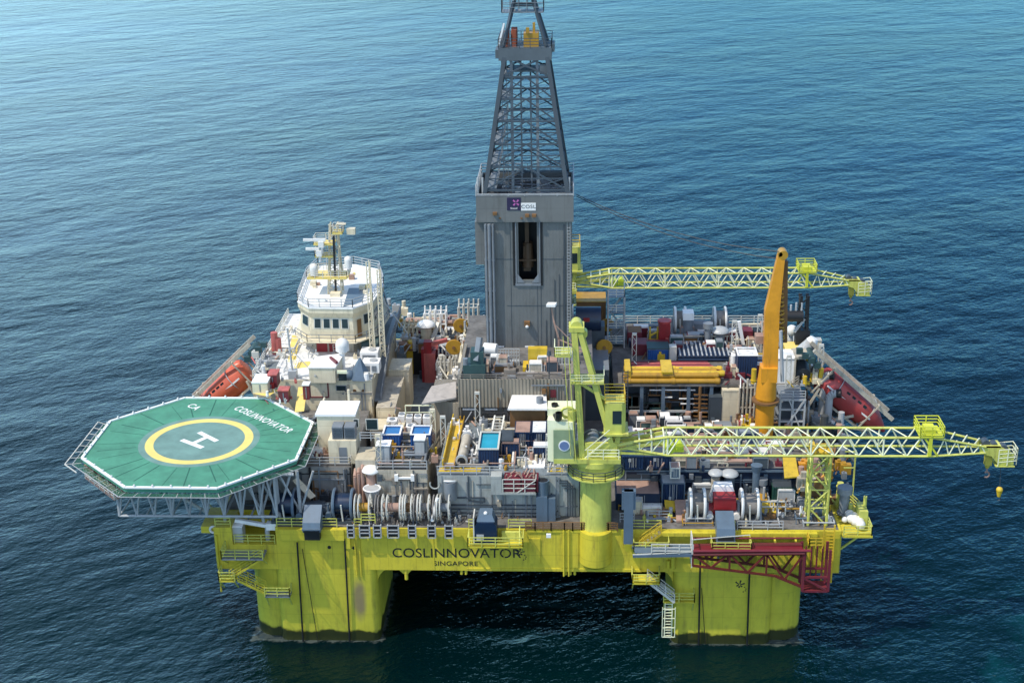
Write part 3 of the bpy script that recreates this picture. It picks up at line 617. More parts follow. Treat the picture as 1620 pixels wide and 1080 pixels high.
boom_rest(31.7, 2.2, DZ, 22.3, 'yellow green lattice tower at the right front corner carrying the near crane boom')

# ------------------------------------------------------------------ derrick
T0, TY0, TY1, TX0, TX1, TZ = 23.3, 30.0, 40.5, -6.0, 4.85, 43.2
der = thing('drilling_derrick', 'tall grey clad derrick with open lattice top in the middle of the platform', 'derrick', (0, 35, T0))
G, GP = M['tower_grey'], M['tower_plain']
ox0, ox1, oz0, oz1 = -1.75, .55, 32.3, 39.9       # the tall opening in the front wall
mb = MB()
mb.box(TX0,ox0,TY0,TY0+.3,T0,39.9); mb.box(ox1,TX1,TY0,TY0+.3,T0,39.9); mb.box(ox0,ox1,TY0,TY0+.3,T0,oz0)
mb.box(TX0,TX0+.3,TY0+.3,TY1,T0,39.9); mb.box(TX1-.3,TX1,TY0+.3,TY1,T0,39.9); mb.box(TX0,TX1,TY1,TY1+.3,T0,39.9)
mb.build('wall', G, der)
mb = MB(); U0, U1, V0, V1 = -6.85, 5.05, TY0-.35, TY1+.7
mb.box(U0,U1,V0,V0+.25,39.9,TZ); mb.box(U0,U0+.25,V0+.25,V1,39.9,TZ); mb.box(U1-.25,U1,V0+.25,V1,39.9,TZ); mb.box(U0,U1,V1,V1+.25,39.9,TZ)
mb.box(U0,TX0,V0+.25,V1,39.75,39.9); mb.box(U0,U1,V0+.25,V1,41.2,41.4)
mb.build('upper_wall', GP, der)
MB().box(-7.1,TX0-.003,TY0+.4,TY0+4.5,34.2,39.74).build('side_cabin', GP, der)
mb = MB()
for x in (ox0-1.0, 1.0, ox1+.0): mb.box(x-.03,x+.03,TY0-.03,TY0-.002,T0,ox0 and (32 if x>ox0 and x<ox1+.1 else 39.8))
for z in (35.0,): mb.box(TX0,ox0-.5,TY0-.03,TY0-.002,z,z+.08); mb.box(ox1+.5,TX1,TY0-.03,TY0-.002,z,z+.08)
mb.box(-3.3,TX1,TY0-.03,TY0-.002,28.9,28.97); mb.pieces('panel_seam', M['steel_dark'], der)
mb = MB()
for x in (ox0-.32, ox1+.32): mb.box(x-.07,x+.07,TY0-.16,TY0-.002,oz0-.4,39.8)
mb.box(ox0-.44,ox1+.44,TY0-.16,TY0-.002,oz0-.7,oz0-.42); mb.extr([(ox0-.2,TY0-.12,oz0+.9),(ox0+.7,TY0-.12,oz0-.3),(ox0-.2,TY0-.12,oz0-.3)],(0,.1,0)); mb.extr([(ox1+.2,TY0-.12,oz0+.9),(ox1+.2,TY0-.12,oz0-.3),(ox1-.7,TY0-.12,oz0-.3)],(0,.1,0))
mb.build('opening_frame', M['steel_grey'], der)
mb = MB(); mb.box(ox0-.7,ox0-.42,TY0-.08,TY0-.004,oz0-.7,39.8); mb.box(ox1+.42,ox1+.7,TY0-.08,TY0-.004,oz0-.7,39.8); mb.pieces('opening_track', M['black'], der)
mb = MB().box(-1.2,-.3,TY0+1.5,TY0+2.8,33,36.2).cyl((-.65,TY0+2,33.5),(-.65,TY0+2,36.6),.75,.6,n=14).box(-1.0,-.5,TY0+1.8,TY0+2.3,36.6,39.9).box(-1.8,.4,TY0+1.2,TY0+1.4,34.4,34.6); mb.build('top_drive', mat('drive_brown', (.085,.05,.025), .6, rust=.4), der)
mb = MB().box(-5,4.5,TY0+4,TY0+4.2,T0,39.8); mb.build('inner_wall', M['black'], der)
mb = MB()
for x, r_ in ((-5.75,.15),(-5.3,.22),(-4.85,.15)): mb.cyl((x,TY0-.5,T0+.6),(x,TY0-.5,39.7),r_,n=10)
for z in (27,31,35): mb.box(-5.95,-4.65,TY0-.55,TY0-.002,z,z+.2)
mb.pieces('stand_pipe', M['steel_grey'], der, True)
P = AY(813,322,V0); Q = AY(836,327,V0)
mb = MB().box(P.x-.85,P.x+.85,V0-.05,V0-.002,P.z-.85,P.z+.75); mb.build('logo_sign', M['purple'], der)
mb = MB()
for k in range(4):
    a = R(45+90*k); c = V(P.x+.25,V0-.062,P.z+.12); d = V(math.cos(a),0,math.sin(a)); e = V(-d.z,0,d.x); mb.extr([c+d*.1+e*.04,c+d*.42+e*.14,c+d*.48-e*.08,c+d*.12-e*.06],(0,.01,0))
mb.build('logo_star', M['purple_mark'], der); text('Statoil', .34, der, M['white'], 'logo_lettering', front_mat((P.x,V0-.062,P.z-.6)), .008)
MB().box(Q.x-.9,Q.x+.9,V0-.05,V0-.002,Q.z-.48,Q.z+.48).build('owner_sign', M['white'], der); text('COSL', .62, der, M['text_black'], 'owner_lettering', front_mat((Q.x,V0-.062,Q.z),1.1), .008, 1.1)
mb = MB()
for (px,py) in ((783,337),(834,340),(845,340)): p = AY(px,py,V0); mb.box(p.x-.25,p.x+.25,V0-.45,V0-.002,p.z-.2,p.z+.15)
for (px,py) in ((791,345),(825,345)): p = AY(px,py,V0); mb.box(p.x-.1,p.x+.1,V0-.2,V0-.002,p.z-.1,p.z+.1)
mb.pieces('floodlight', M['brown'], der)
p = AY(834,513,TY0); MB().box(p.x-.35,p.x+.35,TY0-.5,TY0-.002,p.z-.1,p.z+.5).build('wall_lamp', M['brown'], der); MB().sphere((p.x,TY0-.4,p.z-.15),.24).build('lamp_bulb', M['tank_white'], der, True)
mb = MB()
for (px,py) in ((790,548),(838,548)):
    p = AY(px,py,TY0); mb.box(p.x-.6,p.x+.6,TY0-.06,TY0-.002,p.z-.1,p.z+.1)
mb.pieces('strip_light', M['white'], der)
# lattice
LZ0, LZ1 = 41.4, 60.2
def corner(q, sx, sy):
    hx = 5.35-(5.35-2.45)*q; hy = 5.0-(5.0-2.6)*q; cx = -.75+.1*q; cy = 35.3
    return V(cx+sx*hx, cy+sy*hy, LZ0+(LZ1-LZ0)*q)
for sx in (-1,1):
    for sy in (-1,1): MB().bar(corner(0,sx,sy), corner(1,sx,sy), .5, .42).build('lattice_leg', M['steel_dark'], der)
mb = MB(); lv = [0,.12,.27,.415,.56,.70,.84,.97]
faces = [((-1,-1),(1,-1)),((1,-1),(1,1)),((1,1),(-1,1)),((-1,1),(-1,-1))]
for (a,b) in faces:
    for i, q in enumerate(lv):
        mb.bar(corner(q,*a), corner(q,*b), .2)
        if i+1 < len(lv):
            q2 = lv[i+1]; t_ = (corner(q2,*a)+corner(q2,*b))/2; b_ = (corner(q,*a)+corner(q,*b))/2
            if i == 6: mb.bar(corner(q,*a), corner(q2,*b), .2); mb.bar(corner(q,*b), corner(q2,*a), .2)
            else: mb.bar(corner(q,*a), t_, .17); mb.bar(corner(q,*b), t_, .17); m1=(q+q2)/2; mb.bar(corner(m1,*a), corner(m1,*b), .12); mb.bar(corner(m1,*a), b_, .09); mb.bar(corner(m1,*b), b_, .09)
mb.build('lattice_brace', mat('lattice_grey', (.055,.075,.095), .5, var=.2), der)
mb = MB()
for x in (-2.4,.7): mb.bar((x,32.4,LZ0),(x,33.0,LZ1-.5),.34)
for x in (-1.4,-.2): mb.bar((x,36,LZ0),(x,36,LZ1-.5),.2)
mb.pieces('guide_rail', M['steel_grey'], der)
mb = MB()
for q in lv[1:-1]:
    a = corner(q,-1,-1); b = corner(q,-1,1); mb.bar(a+V(.8,.5,0),b+V(.8,-.5,0),1.1,.1); rail_mb(mb,[a+V(1.3,.4,0),b+V(1.3,-.4,0)],1.0,1.6,.03)
for i in range(34):
    z = LZ0+i*.55; mb.bar((-3.6,33.2,z),(-3.0,33.2,z),.06)
mb.bar((-3.6,33.2,LZ0),(-3.6,33.2,LZ1),.08); mb.bar((-3.0,33.2,LZ0),(-3.0,33.2,LZ1),.08)
for i in range(9):
    z = 42.4+2.0*i; mb.bar((-4.1+i*.24,33.5,z),(-3.2,33.5,z+1.1),.07)
mb.build('ladder', M['steel_grey'], der)
mb = MB(); rnd = random.Random(3)                  # pipes and walkways inside the upper wall
for i in range(16):
    x = rnd.uniform(-6,4.4); y = rnd.uniform(30.5,40); mb.box(x-rnd.uniform(.2,.9),x+rnd.uniform(.2,.7),y-.4,y+.4,41.4,41.8+rnd.random()*1.6)
for i in range(7): y = 30.4+i*1.5; mb.bar((-6.4,y,42.2+rnd.random()),(4.8,y,42.0+rnd.random()),.16)
mb.build('fingerboard_gear', M['steel_grey'], der)
mb = MB(); rail_mb(mb, [(U0,V0,TZ),(U1,V0,TZ)], .25, 2, .05, 1); rail_mb(mb, [(U1,V0,TZ),(U1,V1,TZ),(U0,V1,TZ),(U0,V0,TZ)], 1.2, 1.5, .045)
for x in (U0+.2,U0+.8,U1-.5): mb.cyl((x,V0+1,41.5),(x,V0+1.2,45.2),.13,n=6)
mb.build('top_handrail', M['steel_light'], der)
mb = MB().box(-3.9,2.45,32.4,38.2,59.1,60.6); mb.box(-4.3,-3.9,33,36,59.3,60.3); mb.box(2.45,2.8,33,36,60.0,60.9); mb.box(-2.6,1.2,33.2,37,57.6,57.8); mb.box(1.0,1.9,32.6,33.6,57.4,58.6); mb.build('crown_platform', mat('crown_grey', (.10,.12,.135), .5, var=.2), der)
mb = MB(); rail_mb(mb, [(-3.9,32.4,60.6),(2.45,32.4,60.6),(2.45,38.2,60.6),(-3.9,38.2,60.6)], 1.1, 1.2, .04, 2, True); mb.build('crown_handrail', M['steel_dark'], der)
mb = MB().cyl((-2.4,35,61.6),(-1.7,35,61.6),1.1,n=16).box(-2.3,-1.8,33.4,34.2,60.6,62.6).box(-3.2,-2.6,33.6,34.2,60.6,62.4).cyl((-2.9,33.6,61.2),(-2.9,33.6,62.4),.3,n=8); mb.build('crown_block', mat('crown_rust', (.28,.06,.02), .5, rust=.4), der, True)
mb = MB().box(-.9,.9,33.2,36,60.6,62.2).box(-.6,-.2,33,33.2,62.2,62.9).box(.2,.5,33.5,33.8,62.2,63.4); mb.build('crown_winch', M['yellow_brown'], der)
mb = MB()
top = V(-.9,35.2,68.2)
for sx in (-1,1):
    for sy in (-1,1): mb.bar((-.75+sx*2.6,35.3+sy*2.4,60.6), top+V(sx*.5,sy*.4,0), .34)
for q in (.62,.80): 
    for (a,b) in faces: 
        c = lambda s: V(-.75+s[0]*(2.6-2.1*q)-.15*q, 35.3+s[1]*(2.4-2.0*q), 60.6+7.6*q); mb.bar(c(a),c(b),.2)
mb.build('gin_pole', M['steel_dark'], der)
mb = MB().box(-3.5,1.5,33.8,36.6,64.5,64.62); rail_mb(mb,[(-3.5,33.8,64.6),(1.5,33.8,64.6),(1.5,36.6,64.6),(-3.5,36.6,64.6)],2.2,1.0,.04,3,True); mb.bar((-3.6,34.5,60.6),(-3.3,34.5,63.2),.3); mb.build('mast_platform', M['steel_grey'], der)
mb = MB().box(-2.0,.2,34,35.4,66.0,66.5); mb.bar((-2.2,34.2,66.0),(-.2,34.4,66.9),.3); mb.build('mast_antenna', M['white'], der)
p = AY(783,22,34); MB().bar((-3.9,33,60.8),(-3.2,33,63.4),.22).build('light_mast', M['white'], der)

# ------------------------------------------------------------------ drill floor house
dfl = thing('drill_floor_house', 'brown grey corrugated house under the drill floor in front of the derrick', 'deckhouse', (-2, 24, DZ))
WY = 18.0; xa = AY(724,600,WY).x; xb = AY(907,600,WY).x
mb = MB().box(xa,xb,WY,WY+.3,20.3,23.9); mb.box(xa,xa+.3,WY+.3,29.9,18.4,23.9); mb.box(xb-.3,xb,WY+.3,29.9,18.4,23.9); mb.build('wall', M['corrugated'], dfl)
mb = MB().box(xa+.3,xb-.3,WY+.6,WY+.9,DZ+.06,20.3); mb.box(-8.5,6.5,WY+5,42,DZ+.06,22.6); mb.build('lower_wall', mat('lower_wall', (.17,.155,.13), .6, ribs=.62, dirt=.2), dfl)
MB().box(xa-.2,7.4,WY+.3,42,22.9,T0-.002).build('floor', M['deck_grey'], dfl)
mb = MB()
for px in (742,777,812,842,882): p = AY(px,643,WY+.6); mb.box(p.x-.75,p.x+.75,WY+.35,WY+.598,19.75,19.95)
mb.pieces('strip_light', M['white'], dfl)
hx0 = AY(668,640,21).x
mb = MB().prism([(hx0+1.2,20.2),(xa-.02,18.2),(xa-.02,26),(hx0+1.2,26)], DZ+.06, 20.6); mb.build('annex_wall', M['corrugated'], dfl)
a, b, c, d = A(667,641,21), A(722,631,21), A(721,606,21.4), A(683,613,21.4)
mb = MB().extr([a,b,c,d],(0,0,.22)); mb.build('annex_roof', M['corr_roof'], dfl)
p = AY(875,621,WY); mb = MB().box(p.x-.35,p.x+.35,WY-.05,WY-.002,p.z-.6,p.z+.4); mb.build('warning_board', M['maroon'], dfl)
mb = MB(); rail_mb(mb, [(xa,WY+.15,23.9),(xb,WY+.15,23.9)], .55, 1.6, .04, 1); mb.build('parapet_rail', M['pipe_steel'], dfl)
# gear on the drill floor
def eqp(name, mb, m, label, cat, group=None, smooth=False): return solo(name, mb, M[m] if isinstance(m, str) else m, label, cat, group, smooth)
b_ = pbx(733,768,605,T0,578,2.6); t = thing('mud_pump', 'dark teal machine with stepped housing at the left of the drill floor', 'machine', (b_[0],b_[2],T0))
MB().box(*b_).build('base', M['teal_dark'], t); MB().box(b_[0]+.9,b_[1]-.2,b_[2]+.4,b_[3]-.3,b_[5],b_[5]+1.5).build('gearbox', M['teal_dark'], t); MB().bar((b_[0]+1.6,b_[2]+.5,b_[5]+.4),(b_[0]+2.0,b_[2]+1.5,b_[5]+3),.6).cyl((b_[0]+.3,b_[2]+.3,b_[5]),(b_[0]+.3,b_[2]+.3,b_[5]+.8),.3).build('lever_arm', M['steel_grey'], t)
b_ = pbx(827,880,590,T0,581,2.2); t = thing('pipe_handler', 'yellow pipe handling bench with tall backrest on the drill floor', 'machine', (b_[0],b_[2],T0))
MB().box(*b_).build('base', M['yellow'], t); p0 = pbx(836,866,582,T0,546,1.0); MB().box(p0[0],p0[1],b_[2]+1,b_[2]+2,b_[5],b_[5]+2.0).build('backrest', M['yellow'], t); MB().box(b_[0]+.3,b_[1]-.3,b_[2]-.03,b_[2]+.1,b_[5]-.4,b_[5]-.1).build('skirt', M['yellow_brown'], t)
p = A(775,562,T0); mb = MB().cyl((p.x-.7,p.y+.2,T0+.9),(p.x+.9,p.y-.2,T0+.9),.72,n=14); eqp('tank', mb, 'tank_white', 'white horizontal tank at the foot of the derrick pipes', 'tank', smooth=True)
p = A(796,580,T0); mb = MB().cyl((p.x-.8,p.y,T0+.9),(p.x+.8,p.y,T0+.9),.62,n=14).box(p.x-.9,p.x+.9,p.y-.4,p.y+.4,T0,T0+.4); eqp('roller', mb, 'steel_light', 'pale steel roller on low feet on the drill floor left of the yellow bench', 'roller', smooth=True)
b_ = pbx(788,822,578,T0,556,1.2); mb = MB()
for i in range(5): mb.bar((b_[0],b_[2],T0+.4+i*.45),(b_[1],b_[2],T0+.4+i*.45),.1)
for i in range(9): x = b_[0]+(b_[1]-b_[0])*i/8; mb.bar((x,b_[2],T0),(x,b_[2],T0+2.2),.09)
mb.box(b_[0],b_[1],b_[2],b_[3],T0,T0+.3); eqp('wire_cage', mb, 'steel_light', 'grey barred basket standing against the derrick left of the yellow bench', 'basket')
p = A(893,576,T0); mb = MB()
for i in range(6): mb.box(p.x-1.3+i*.42,p.x-1.0+i*.42,p.y-.4,p.y+.5,T0+.1,T0+1.4+.2*(i%2))
mb.box(p.x-1.5,p.x+1.4,p.y-.5,p.y+.6,T0,T0+.2); eqp('manifold', mb, 'steel_light', 'pale grey valve manifold on the drill floor beside the crane tower', 'manifold')
p = A(869,600,T0); mb = MB().cyl((p.x,p.y-.6,T0),(p.x,p.y-.6,T0+3.6),.07,n=6).cyl((p.x,p.y-.6,T0+3.4),(p.x,p.y-.6,T0+3.9),.3,.2,n=8); eqp('beacon', mb, 'steel_dark', 'thin post with a dark lamp at the front edge of the drill floor', 'beacon')
rnd = random.Random(11)
for i in range(26):
    px = rnd.uniform(735,895); py = rnd.uniform(586,598); p = A(px,py,T0); s_ = rnd.uniform(.25,.7); k = rnd.choice(['steel_grey','steel_light','deck_dark','pipe_steel','white','rust_pink'])
    mb = MB().box(p.x-s_*rnd.uniform(.6,1.8),p.x+s_,p.y-s_*.6,p.y+s_*.6,T0,T0+s_*rnd.uniform(.5,1.3))
    if rnd.random()<.5: mb.cyl((p.x-s_*.3,p.y,T0+s_*.4),(p.x-s_*.3,p.y,T0+s_*2.2),s_*.22,n=8)
    eqp('tool_box', mb, k, 'small steel box or valve lying along the front of the drill floor', 'tool box', 'small gear along the drill floor edge')
for i in range(5):
    p = A(800+i*22,592,T0); mb = MB(); mb.cyl((p.x-1.6,p.y-.4+.1*i,T0+.25),(p.x+1.8,p.y-.3,T0+.28),.16,n=8); eqp('drill_pipe', mb, 'pipe_steel', 'short loose drill pipe lying along the front of the drill floor', 'pipe', 'loose pipes on the drill floor', True)
# flare mast with white hood in front of the derrick
p = A(884,570,T0); mb = MB(); mb.bar((p.x,p.y,T0+2.9),(p.x-.6,p.y,T0+5.2),.2); mb.bar((p.x-.6,p.y,T0+5.2),(p.x-.9,p.y,T0+7.2),.16); mb.bar((p.x,p.y,T0),(p.x,p.y,T0+3),.2); mb.bar((p.x,p.y,T0+2.8),(p.x+3,p.y-.4,T0+1.6),.12); mb.bar((p.x,p.y,T0+.9),(p.x+3,p.y-.4,T0+1.4),.12); mb.bar((p.x-.5,p.y,T0+4.8),(p.x+2.2,p.y,T0+1.9),.1)
t = thing('jib_post', 'slender pinkish jib post with a small white hood before the derrick wall', 'jib', (p.x,p.y,T0)); mb.build('post', M['rust_pink'], t); MB().prism([(p.x-1.5,p.y-.5),(p.x-.4,p.y-.6),(p.x-.2,p.y+.4),(p.x-1.3,p.y+.4)],T0+7.2,T0+7.5).build('hood', M['white'], t)

# ------------------------------------------------------------------ builders used around the deck
def container(b, m, label, roof='steel_grey', frame=None, group=None, name='container', cat='container', doors=True):
    x0,x1,y0,y1,z0,z1 = b; t = thing(name, label, cat, ((x0+x1)/2,(y0+y1)/2,z0), group); mm = M[m]; fm = M[frame or m]
    mb = MB().box(x0+.06,x1-.06,y0+.06,y1-.06,z0+.12,z1-.08); mb.build('shell', mm, t)
    mb = MB()
    for x in (x0+.07,x1-.07):
        for y in (y0+.07,y1-.07): mb.box(x-.07,x+.07,y-.07,y+.07,z0,z1)
    for z in (z0+.06,z1-.06):
        for y in (y0+.05,y1-.05): mb.box(x0+.14,x1-.14,y-.05,y+.05,z-.06,z+.06)
        for x in (x0+.05,x1-.05): mb.box(x-.05,x+.05,y0+.14,y1-.14,z-.06,z+.06)
    mb.build('frame', fm, t)
    MB().box(x0+.12,x1-.12,y0+.12,y1-.12,z1-.08,z1+.015).build('roof', M[roof], t)
    if doors:
        mb = MB(); c = (x0+x1)/2
        for x in (c-.35*(x1-x0)/2.4, c-.08, c+.08, c+.35*(x1-x0)/2.4): mb.box(x-.025,x+.025,y0+.0,y0+.058,z0+.25,z1-.2)
        mb.box(c-.5,c-.2,y0+.01,y0+.058,z0+.9,z0+1.3); mb.pieces('door_bar', M['steel_light'], t)
    return t
def open_tank(b, m, fill, rim, label, name='open_tank', cat='tank', group=None, lvl=.25):
    x0,x1,y0,y1,z0,z1 = b; t = thing(name, label, cat, ((x0+x1)/2,(y0+y1)/2,z0), group); w_ = .1
    mb = MB().box(x0,x1,y0,y0+w_,z0,z1).box(x0,x1,y1-w_,y1,z0,z1).box(x0,x0+w_,y0+w_,y1-w_,z0,z1).box(x1-w_,x1,y0+w_,y1-w_,z0,z1).box(x0+w_,x1-w_,y0+w_,y1-w_,z0,z0+.1); mb.build('shell', M[m], t)
    r_ = .14; mb = MB().box(x0-.06,x1+.06,y0-.06,y0+r_,z1,z1+.12).box(x0-.06,x1+.06,y1-r_,y1+.06,z1,z1+.12).box(x0-.06,x0+r_,y0+r_,y1-r_,z1,z1+.12).box(x1-r_,x1+.06,y0+r_,y1-r_,z1,z1+.12); mb.build('rim', M[rim], t)
    MB().box(x0+w_,x1-w_,y0+w_,y1-w_,z1-lvl-.1,z1-lvl).build('contents', M[fill], t); return t
def flange(mb, x, y, z, r, th=.16, n=28): mb.cyl((x-th/2,y,z),(x+th/2,y,z),r,n=n)
def rimring(mb, x, y, z, r, rr): mb.torus((x,y,z),(1,0,0),r,rr,n=26,m=6)
def reel(x, y, z, wdt, r, cm, label, group, rim='rail_white'):
    t = thing('hose_reel', label, 'reel', (x,y,z-r-.2), group)
    MB().cyl((x-wdt/2,y,z),(x+wdt/2,y,z),r*.34,n=18).build('drum', M[cm], t, True)
    for s in (-1,-.5,1):
        mb = MB(); rimring(mb, x+s*wdt/2, y, z, r-.06*(abs(s)<1), .07); rimring(mb, x+s*wdt/2, y, z, r*.66, .05)
        for k in range(8): a = R(45*k+10); mb.bar((x+s*wdt/2,y,z),(x+s*wdt/2,y+math.cos(a)*r,z+math.sin(a)*r),.085)
        mb.build('flange', M[rim], t)
    mb = MB()
    for s in (-1,1): mb.bar((x+s*(wdt/2+.15),y-1.0,z-r-.2),(x+s*(wdt/2+.15),y,z),.13); mb.bar((x+s*(wdt/2+.15),y+1.0,z-r-.2),(x+s*(wdt/2+.15),y,z),.13)
    mb.build('stand', M['steel_dark'], t); return t
def anchor_winch(cx, y, z, offs, r, cmat, rimmat, bmat, label, group, chute=None, cm2='bluegrey', mid=None, dm='rope'):
    t = thing('anchor_winch', label, 'winch', (cx,y,z), group); zc = z+r+.25
    MB().box(cx+offs[0]-.5,cx+offs[-1]+.5,y-1.4,y+1.6,z,z+.35).build('bed', M[bmat], t)
    for a, b in ((offs[0],offs[1]),(offs[2],offs[3])):
        MB().cyl((cx+a,y,zc),(cx+b,y,zc),r*.72,n=22).build('drum', M[dm], t, True)
        for o_ in (a,b):
            fl = MB(); flange(fl, cx+o_, y, zc, r, .14); f = fl.build('flange', M[cmat], t, True)
            rb = MB(); rimring(rb, cx+o_, y, zc, r, .17); rb.build('rim', M[rimmat], f, True)
        mb = MB(); mb.bar((cx+(a+b)/2,y-1.3,z+.3),(cx+(a+b)/2-.1,y-1.5,z+r*1.5),.16); mb.build('guard_post', M['rail_white'], t)
        mb = MB(); 
        for o_ in (a-.35,b+.35): mb.extr([(cx+o_-.12,y-1.2,z+.3),(cx+o_-.12,y+1.2,z+.3),(cx+o_-.12,y+.35,zc+.3),(cx+o_-.12,y-.35,zc+.3)],(.24,0,0))
        mb.build('bearing_stand', M[bmat], t)
    mb = MB().cyl((cx+offs[1]+.3,y+.2,z+1.1),(cx+offs[2]-.3,y+.2,z+1.1),.75,n=14).box(cx-.9,cx+.9,y-.6,y+1.2,z+.3,z+1.6); mb.build('gearbox', M[mid or bmat], t, True)
    mb = MB()
    for o_ in (offs[1]+.6, offs[2]-.6): mb.cyl((cx+o_,y-1.3,z+.9),(cx+o_,y-.1,z+.9),.38,n=12)
    mb.pieces('motor', M[rimmat], t, True)
    if chute:
        x0,x1,ya,yb,za,zb,zt = chute   # back y, front y, top at back, top at front, bottom
        mb = MB().extr([(x0,ya,za),(x0,yb,zb),(x0,yb-.25,zb-.8),(x0,yb-.2,zt+.9),(x0,ya,zt+.6)],(x1-x0,0,0)); c = mb.build('chain_chute', M[cm2], t)
        MB().box(x0+.12,x1-.12,yb-.34,yb-.262,zt+.95,zb-.85).box(x0+.12,x1-.12,yb-.1,yb+.6,zt-.1,zt+.85).build('mouth', M['black'], c)
        MB().box(x0-.05,x1+.05,yb-.42,yb-.2,zt+1.25,zt+1.4).build('lip', M[cm2], c)
    return t
def vent(p, r, h, m, label, cap='mush', group=None, capm=None):
    t = thing('ventilator', label, 'ventilator', p, group); p = Vector(p)
    MB().cyl(p,p+UP*h,r,n=16).cyl(p,p+UP*.2,r*1.35,n=16).build('stem', M[m], t, True)
    mb = MB()
    if cap == 'mush': mb.cyl(p+UP*h,p+UP*(h+.35),r*1.1,r*1.75,n=18); mb.sphere(p+UP*(h+.35),r*1.75,18,5,0,.5)
    elif cap == 'flat': mb.cyl(p+UP*h,p+UP*(h+.7),r*1.55,n=18)
    elif cap == 'cone': mb.cyl(p+UP*h,p+UP*(h+.8),r*1.05,r*1.6,n=18)
    mb.build('cap', M[capm or m], t, True); return t
def goose(p, r, h, dx, m, label, group=None):
    t = thing('gooseneck_vent', label, 'ventilator', p, group); p = Vector(p); pts = [p, p+UP*h]
    for k in range(1,6): a = R(18*k); pts.append(p+UP*h+V(dx*(1-math.cos(a)),-dx*.3*(1-math.cos(a)),abs(dx)*math.sin(a)))
    mb = MB(); mb.path(pts, r, 14); mb.build('pipe', M[m], t, True); d = (pts[-1]-pts[-2]).normalized()
    MB().cyl(pts[-1]-d*.05,pts[-1]+d*.5,r*1.08,r*1.2,n=14).build('mouth', M['black'], t); MB().cyl(p,p+UP*.25,r*1.9,n=16).build('flange', M['white'], t); return t
def stair(p0, p1, wd, dirv, m, label, rails=True, tread='steel_grey', group=None):
    p0 = Vector(p0); p1 = Vector(p1); dirv = Vector(dirv).normalized()*wd/2; mb = MB(); t = thing('stairway', label, 'stairs', p0, group)
    for s in (-1,1): mb.bar(p0+dirv*s,p1+dirv*s,.1,.26)
    mb.build('stringer', M[m], t); mb = MB(); n = max(3,int(abs(p1.z-p0.z)/.26))
    for i in range(n): c = p0.lerp(p1,(i+.5)/n); mb.bar(c-dirv,c+dirv,.28,.05)
    mb.build('tread', M[tread], t)
    if rails:
        mb = MB()
        for s in (-1,1):
            rail_mb(mb,[p0+dirv*s,p1+dirv*s],1.05,1.3,.04,2)
        mb.build('handrail', M[m], t)
    return t
def platform(x0,x1,y0,y1,z,m,label,rm='lime',sides='FLR',name='landing'):
    t = thing(name, label, 'platform', ((x0+x1)/2,(y0+y1)/2,z-.2))
    MB().box(x0,x1,y0,y1,z-.15,z).build('floor', M[m], t); mb = MB()
    if 'F' in sides: rail_mb(mb,[(x0,y0,z),(x1,y0,z)],1.1,1.4,.05)
    if 'L' in sides: rail_mb(mb,[(x0,y0,z),(x0,y1,z)],1.1,1.4,.05)
    if 'R' in sides: rail_mb(mb,[(x1,y0,z),(x1,y1,z)],1.1,1.4,.05)
    if 'B' in sides: rail_mb(mb,[(x0,y1,z),(x1,y1,z)],1.1,1.4,.05)
    for x in (x0+.1,x1-.1): mb.bar((x,y0+.1,z-.15),(x,y1,z-1.7),.12)
    mb.build('handrail', M[rm], t); return t

# ------------------------------------------------------------------ front middle deckhouse
FZ = 18.6; FY = 3.0; fx0 = AY(693,780,FY).x; fx1 = AY(916,780,FY).x
fh = thing('front_deckhouse', 'pale grey steel deckhouse in the front middle carrying the blue tanks on its roof', 'deckhouse', (-2,9,DZ))
mb = MB().box(fx0,fx1,FY,17.2,DZ+.06,FZ); mb.build('wall', M['wall_grey'], fh)
MB().box(fx0+.05,fx1-.05,FY+.05,17.1,FZ,FZ+.06).build('roof_deck', M['deck_blue'], fh)
mb = MB()
p = AY(742,790,FY); mb.bars([(p.x,FY-.12,FZ),(p.x,FY-.12,15.6),(p.x+1.6,FY-.12,15.4)],.16)
p = AY(778,760,FY); mb.bars([(p.x,FY-.12,FZ),(p.x,FY-.12,13.7)],.1)
for k,px in enumerate((898,902,906,910)): p = AY(px,770,FY); mb.bars([(p.x-1.2,FY-.12-.03*k,FZ-.5-.3*k),(p.x,FY-.12-.03*k,FZ-.5-.3*k),(p.x,FY-.12-.03*k,13.7)],.11)
for z in (14.1,14.6,15.1): mb.bar((fx0+.1,FY-.18,z),(AY(848,0,FY).x,FY-.18,z),.1)
mb.build('pipe', M['steel_dark'], fh)
mb = MB()
for z in (14.9,): mb.bar((fx0,FY-.1,z),(fx1,FY-.1,z),.12)
for px in (700,760,800,840,880): p=AY(px,780,FY); mb.box(p.x-.05,p.x+.05,FY-.06,FY-.002,DZ+.1,FZ)
mb.build('seam', M['steel_grey'], fh)
p = AY(713,771,FY); MB().cyl((p.x,FY-.25,p.z-1.2),(p.x,FY-.25,p.z+.9),.72,n=18).build('drum_niche', M['steel_grey'], fh, True)
MB().torus((p.x,FY-.3,p.z+.95),(0,.5,1),.66,.1,n=18).build('drum_rim', M['white'], fh, True)
MB().torus((fx0-.3,FY-.1,17.6),(0,1,0),.55,.09,n=14,a0=-.3,a1=3.6).build('gooseneck', M['wall_grey'], fh)
mb = MB(); rail_mb(mb,[(fx0,FY+.1,FZ),(AY(780,0,FY).x,FY+.1,FZ)],1.1,1.6,.04); rail_mb(mb,[(AY(855,0,FY).x,FY+.1,FZ),(fx1,FY+.1,FZ)],1.1,1.6,.04); mb.build('handrail', M['steel_light'], fh)
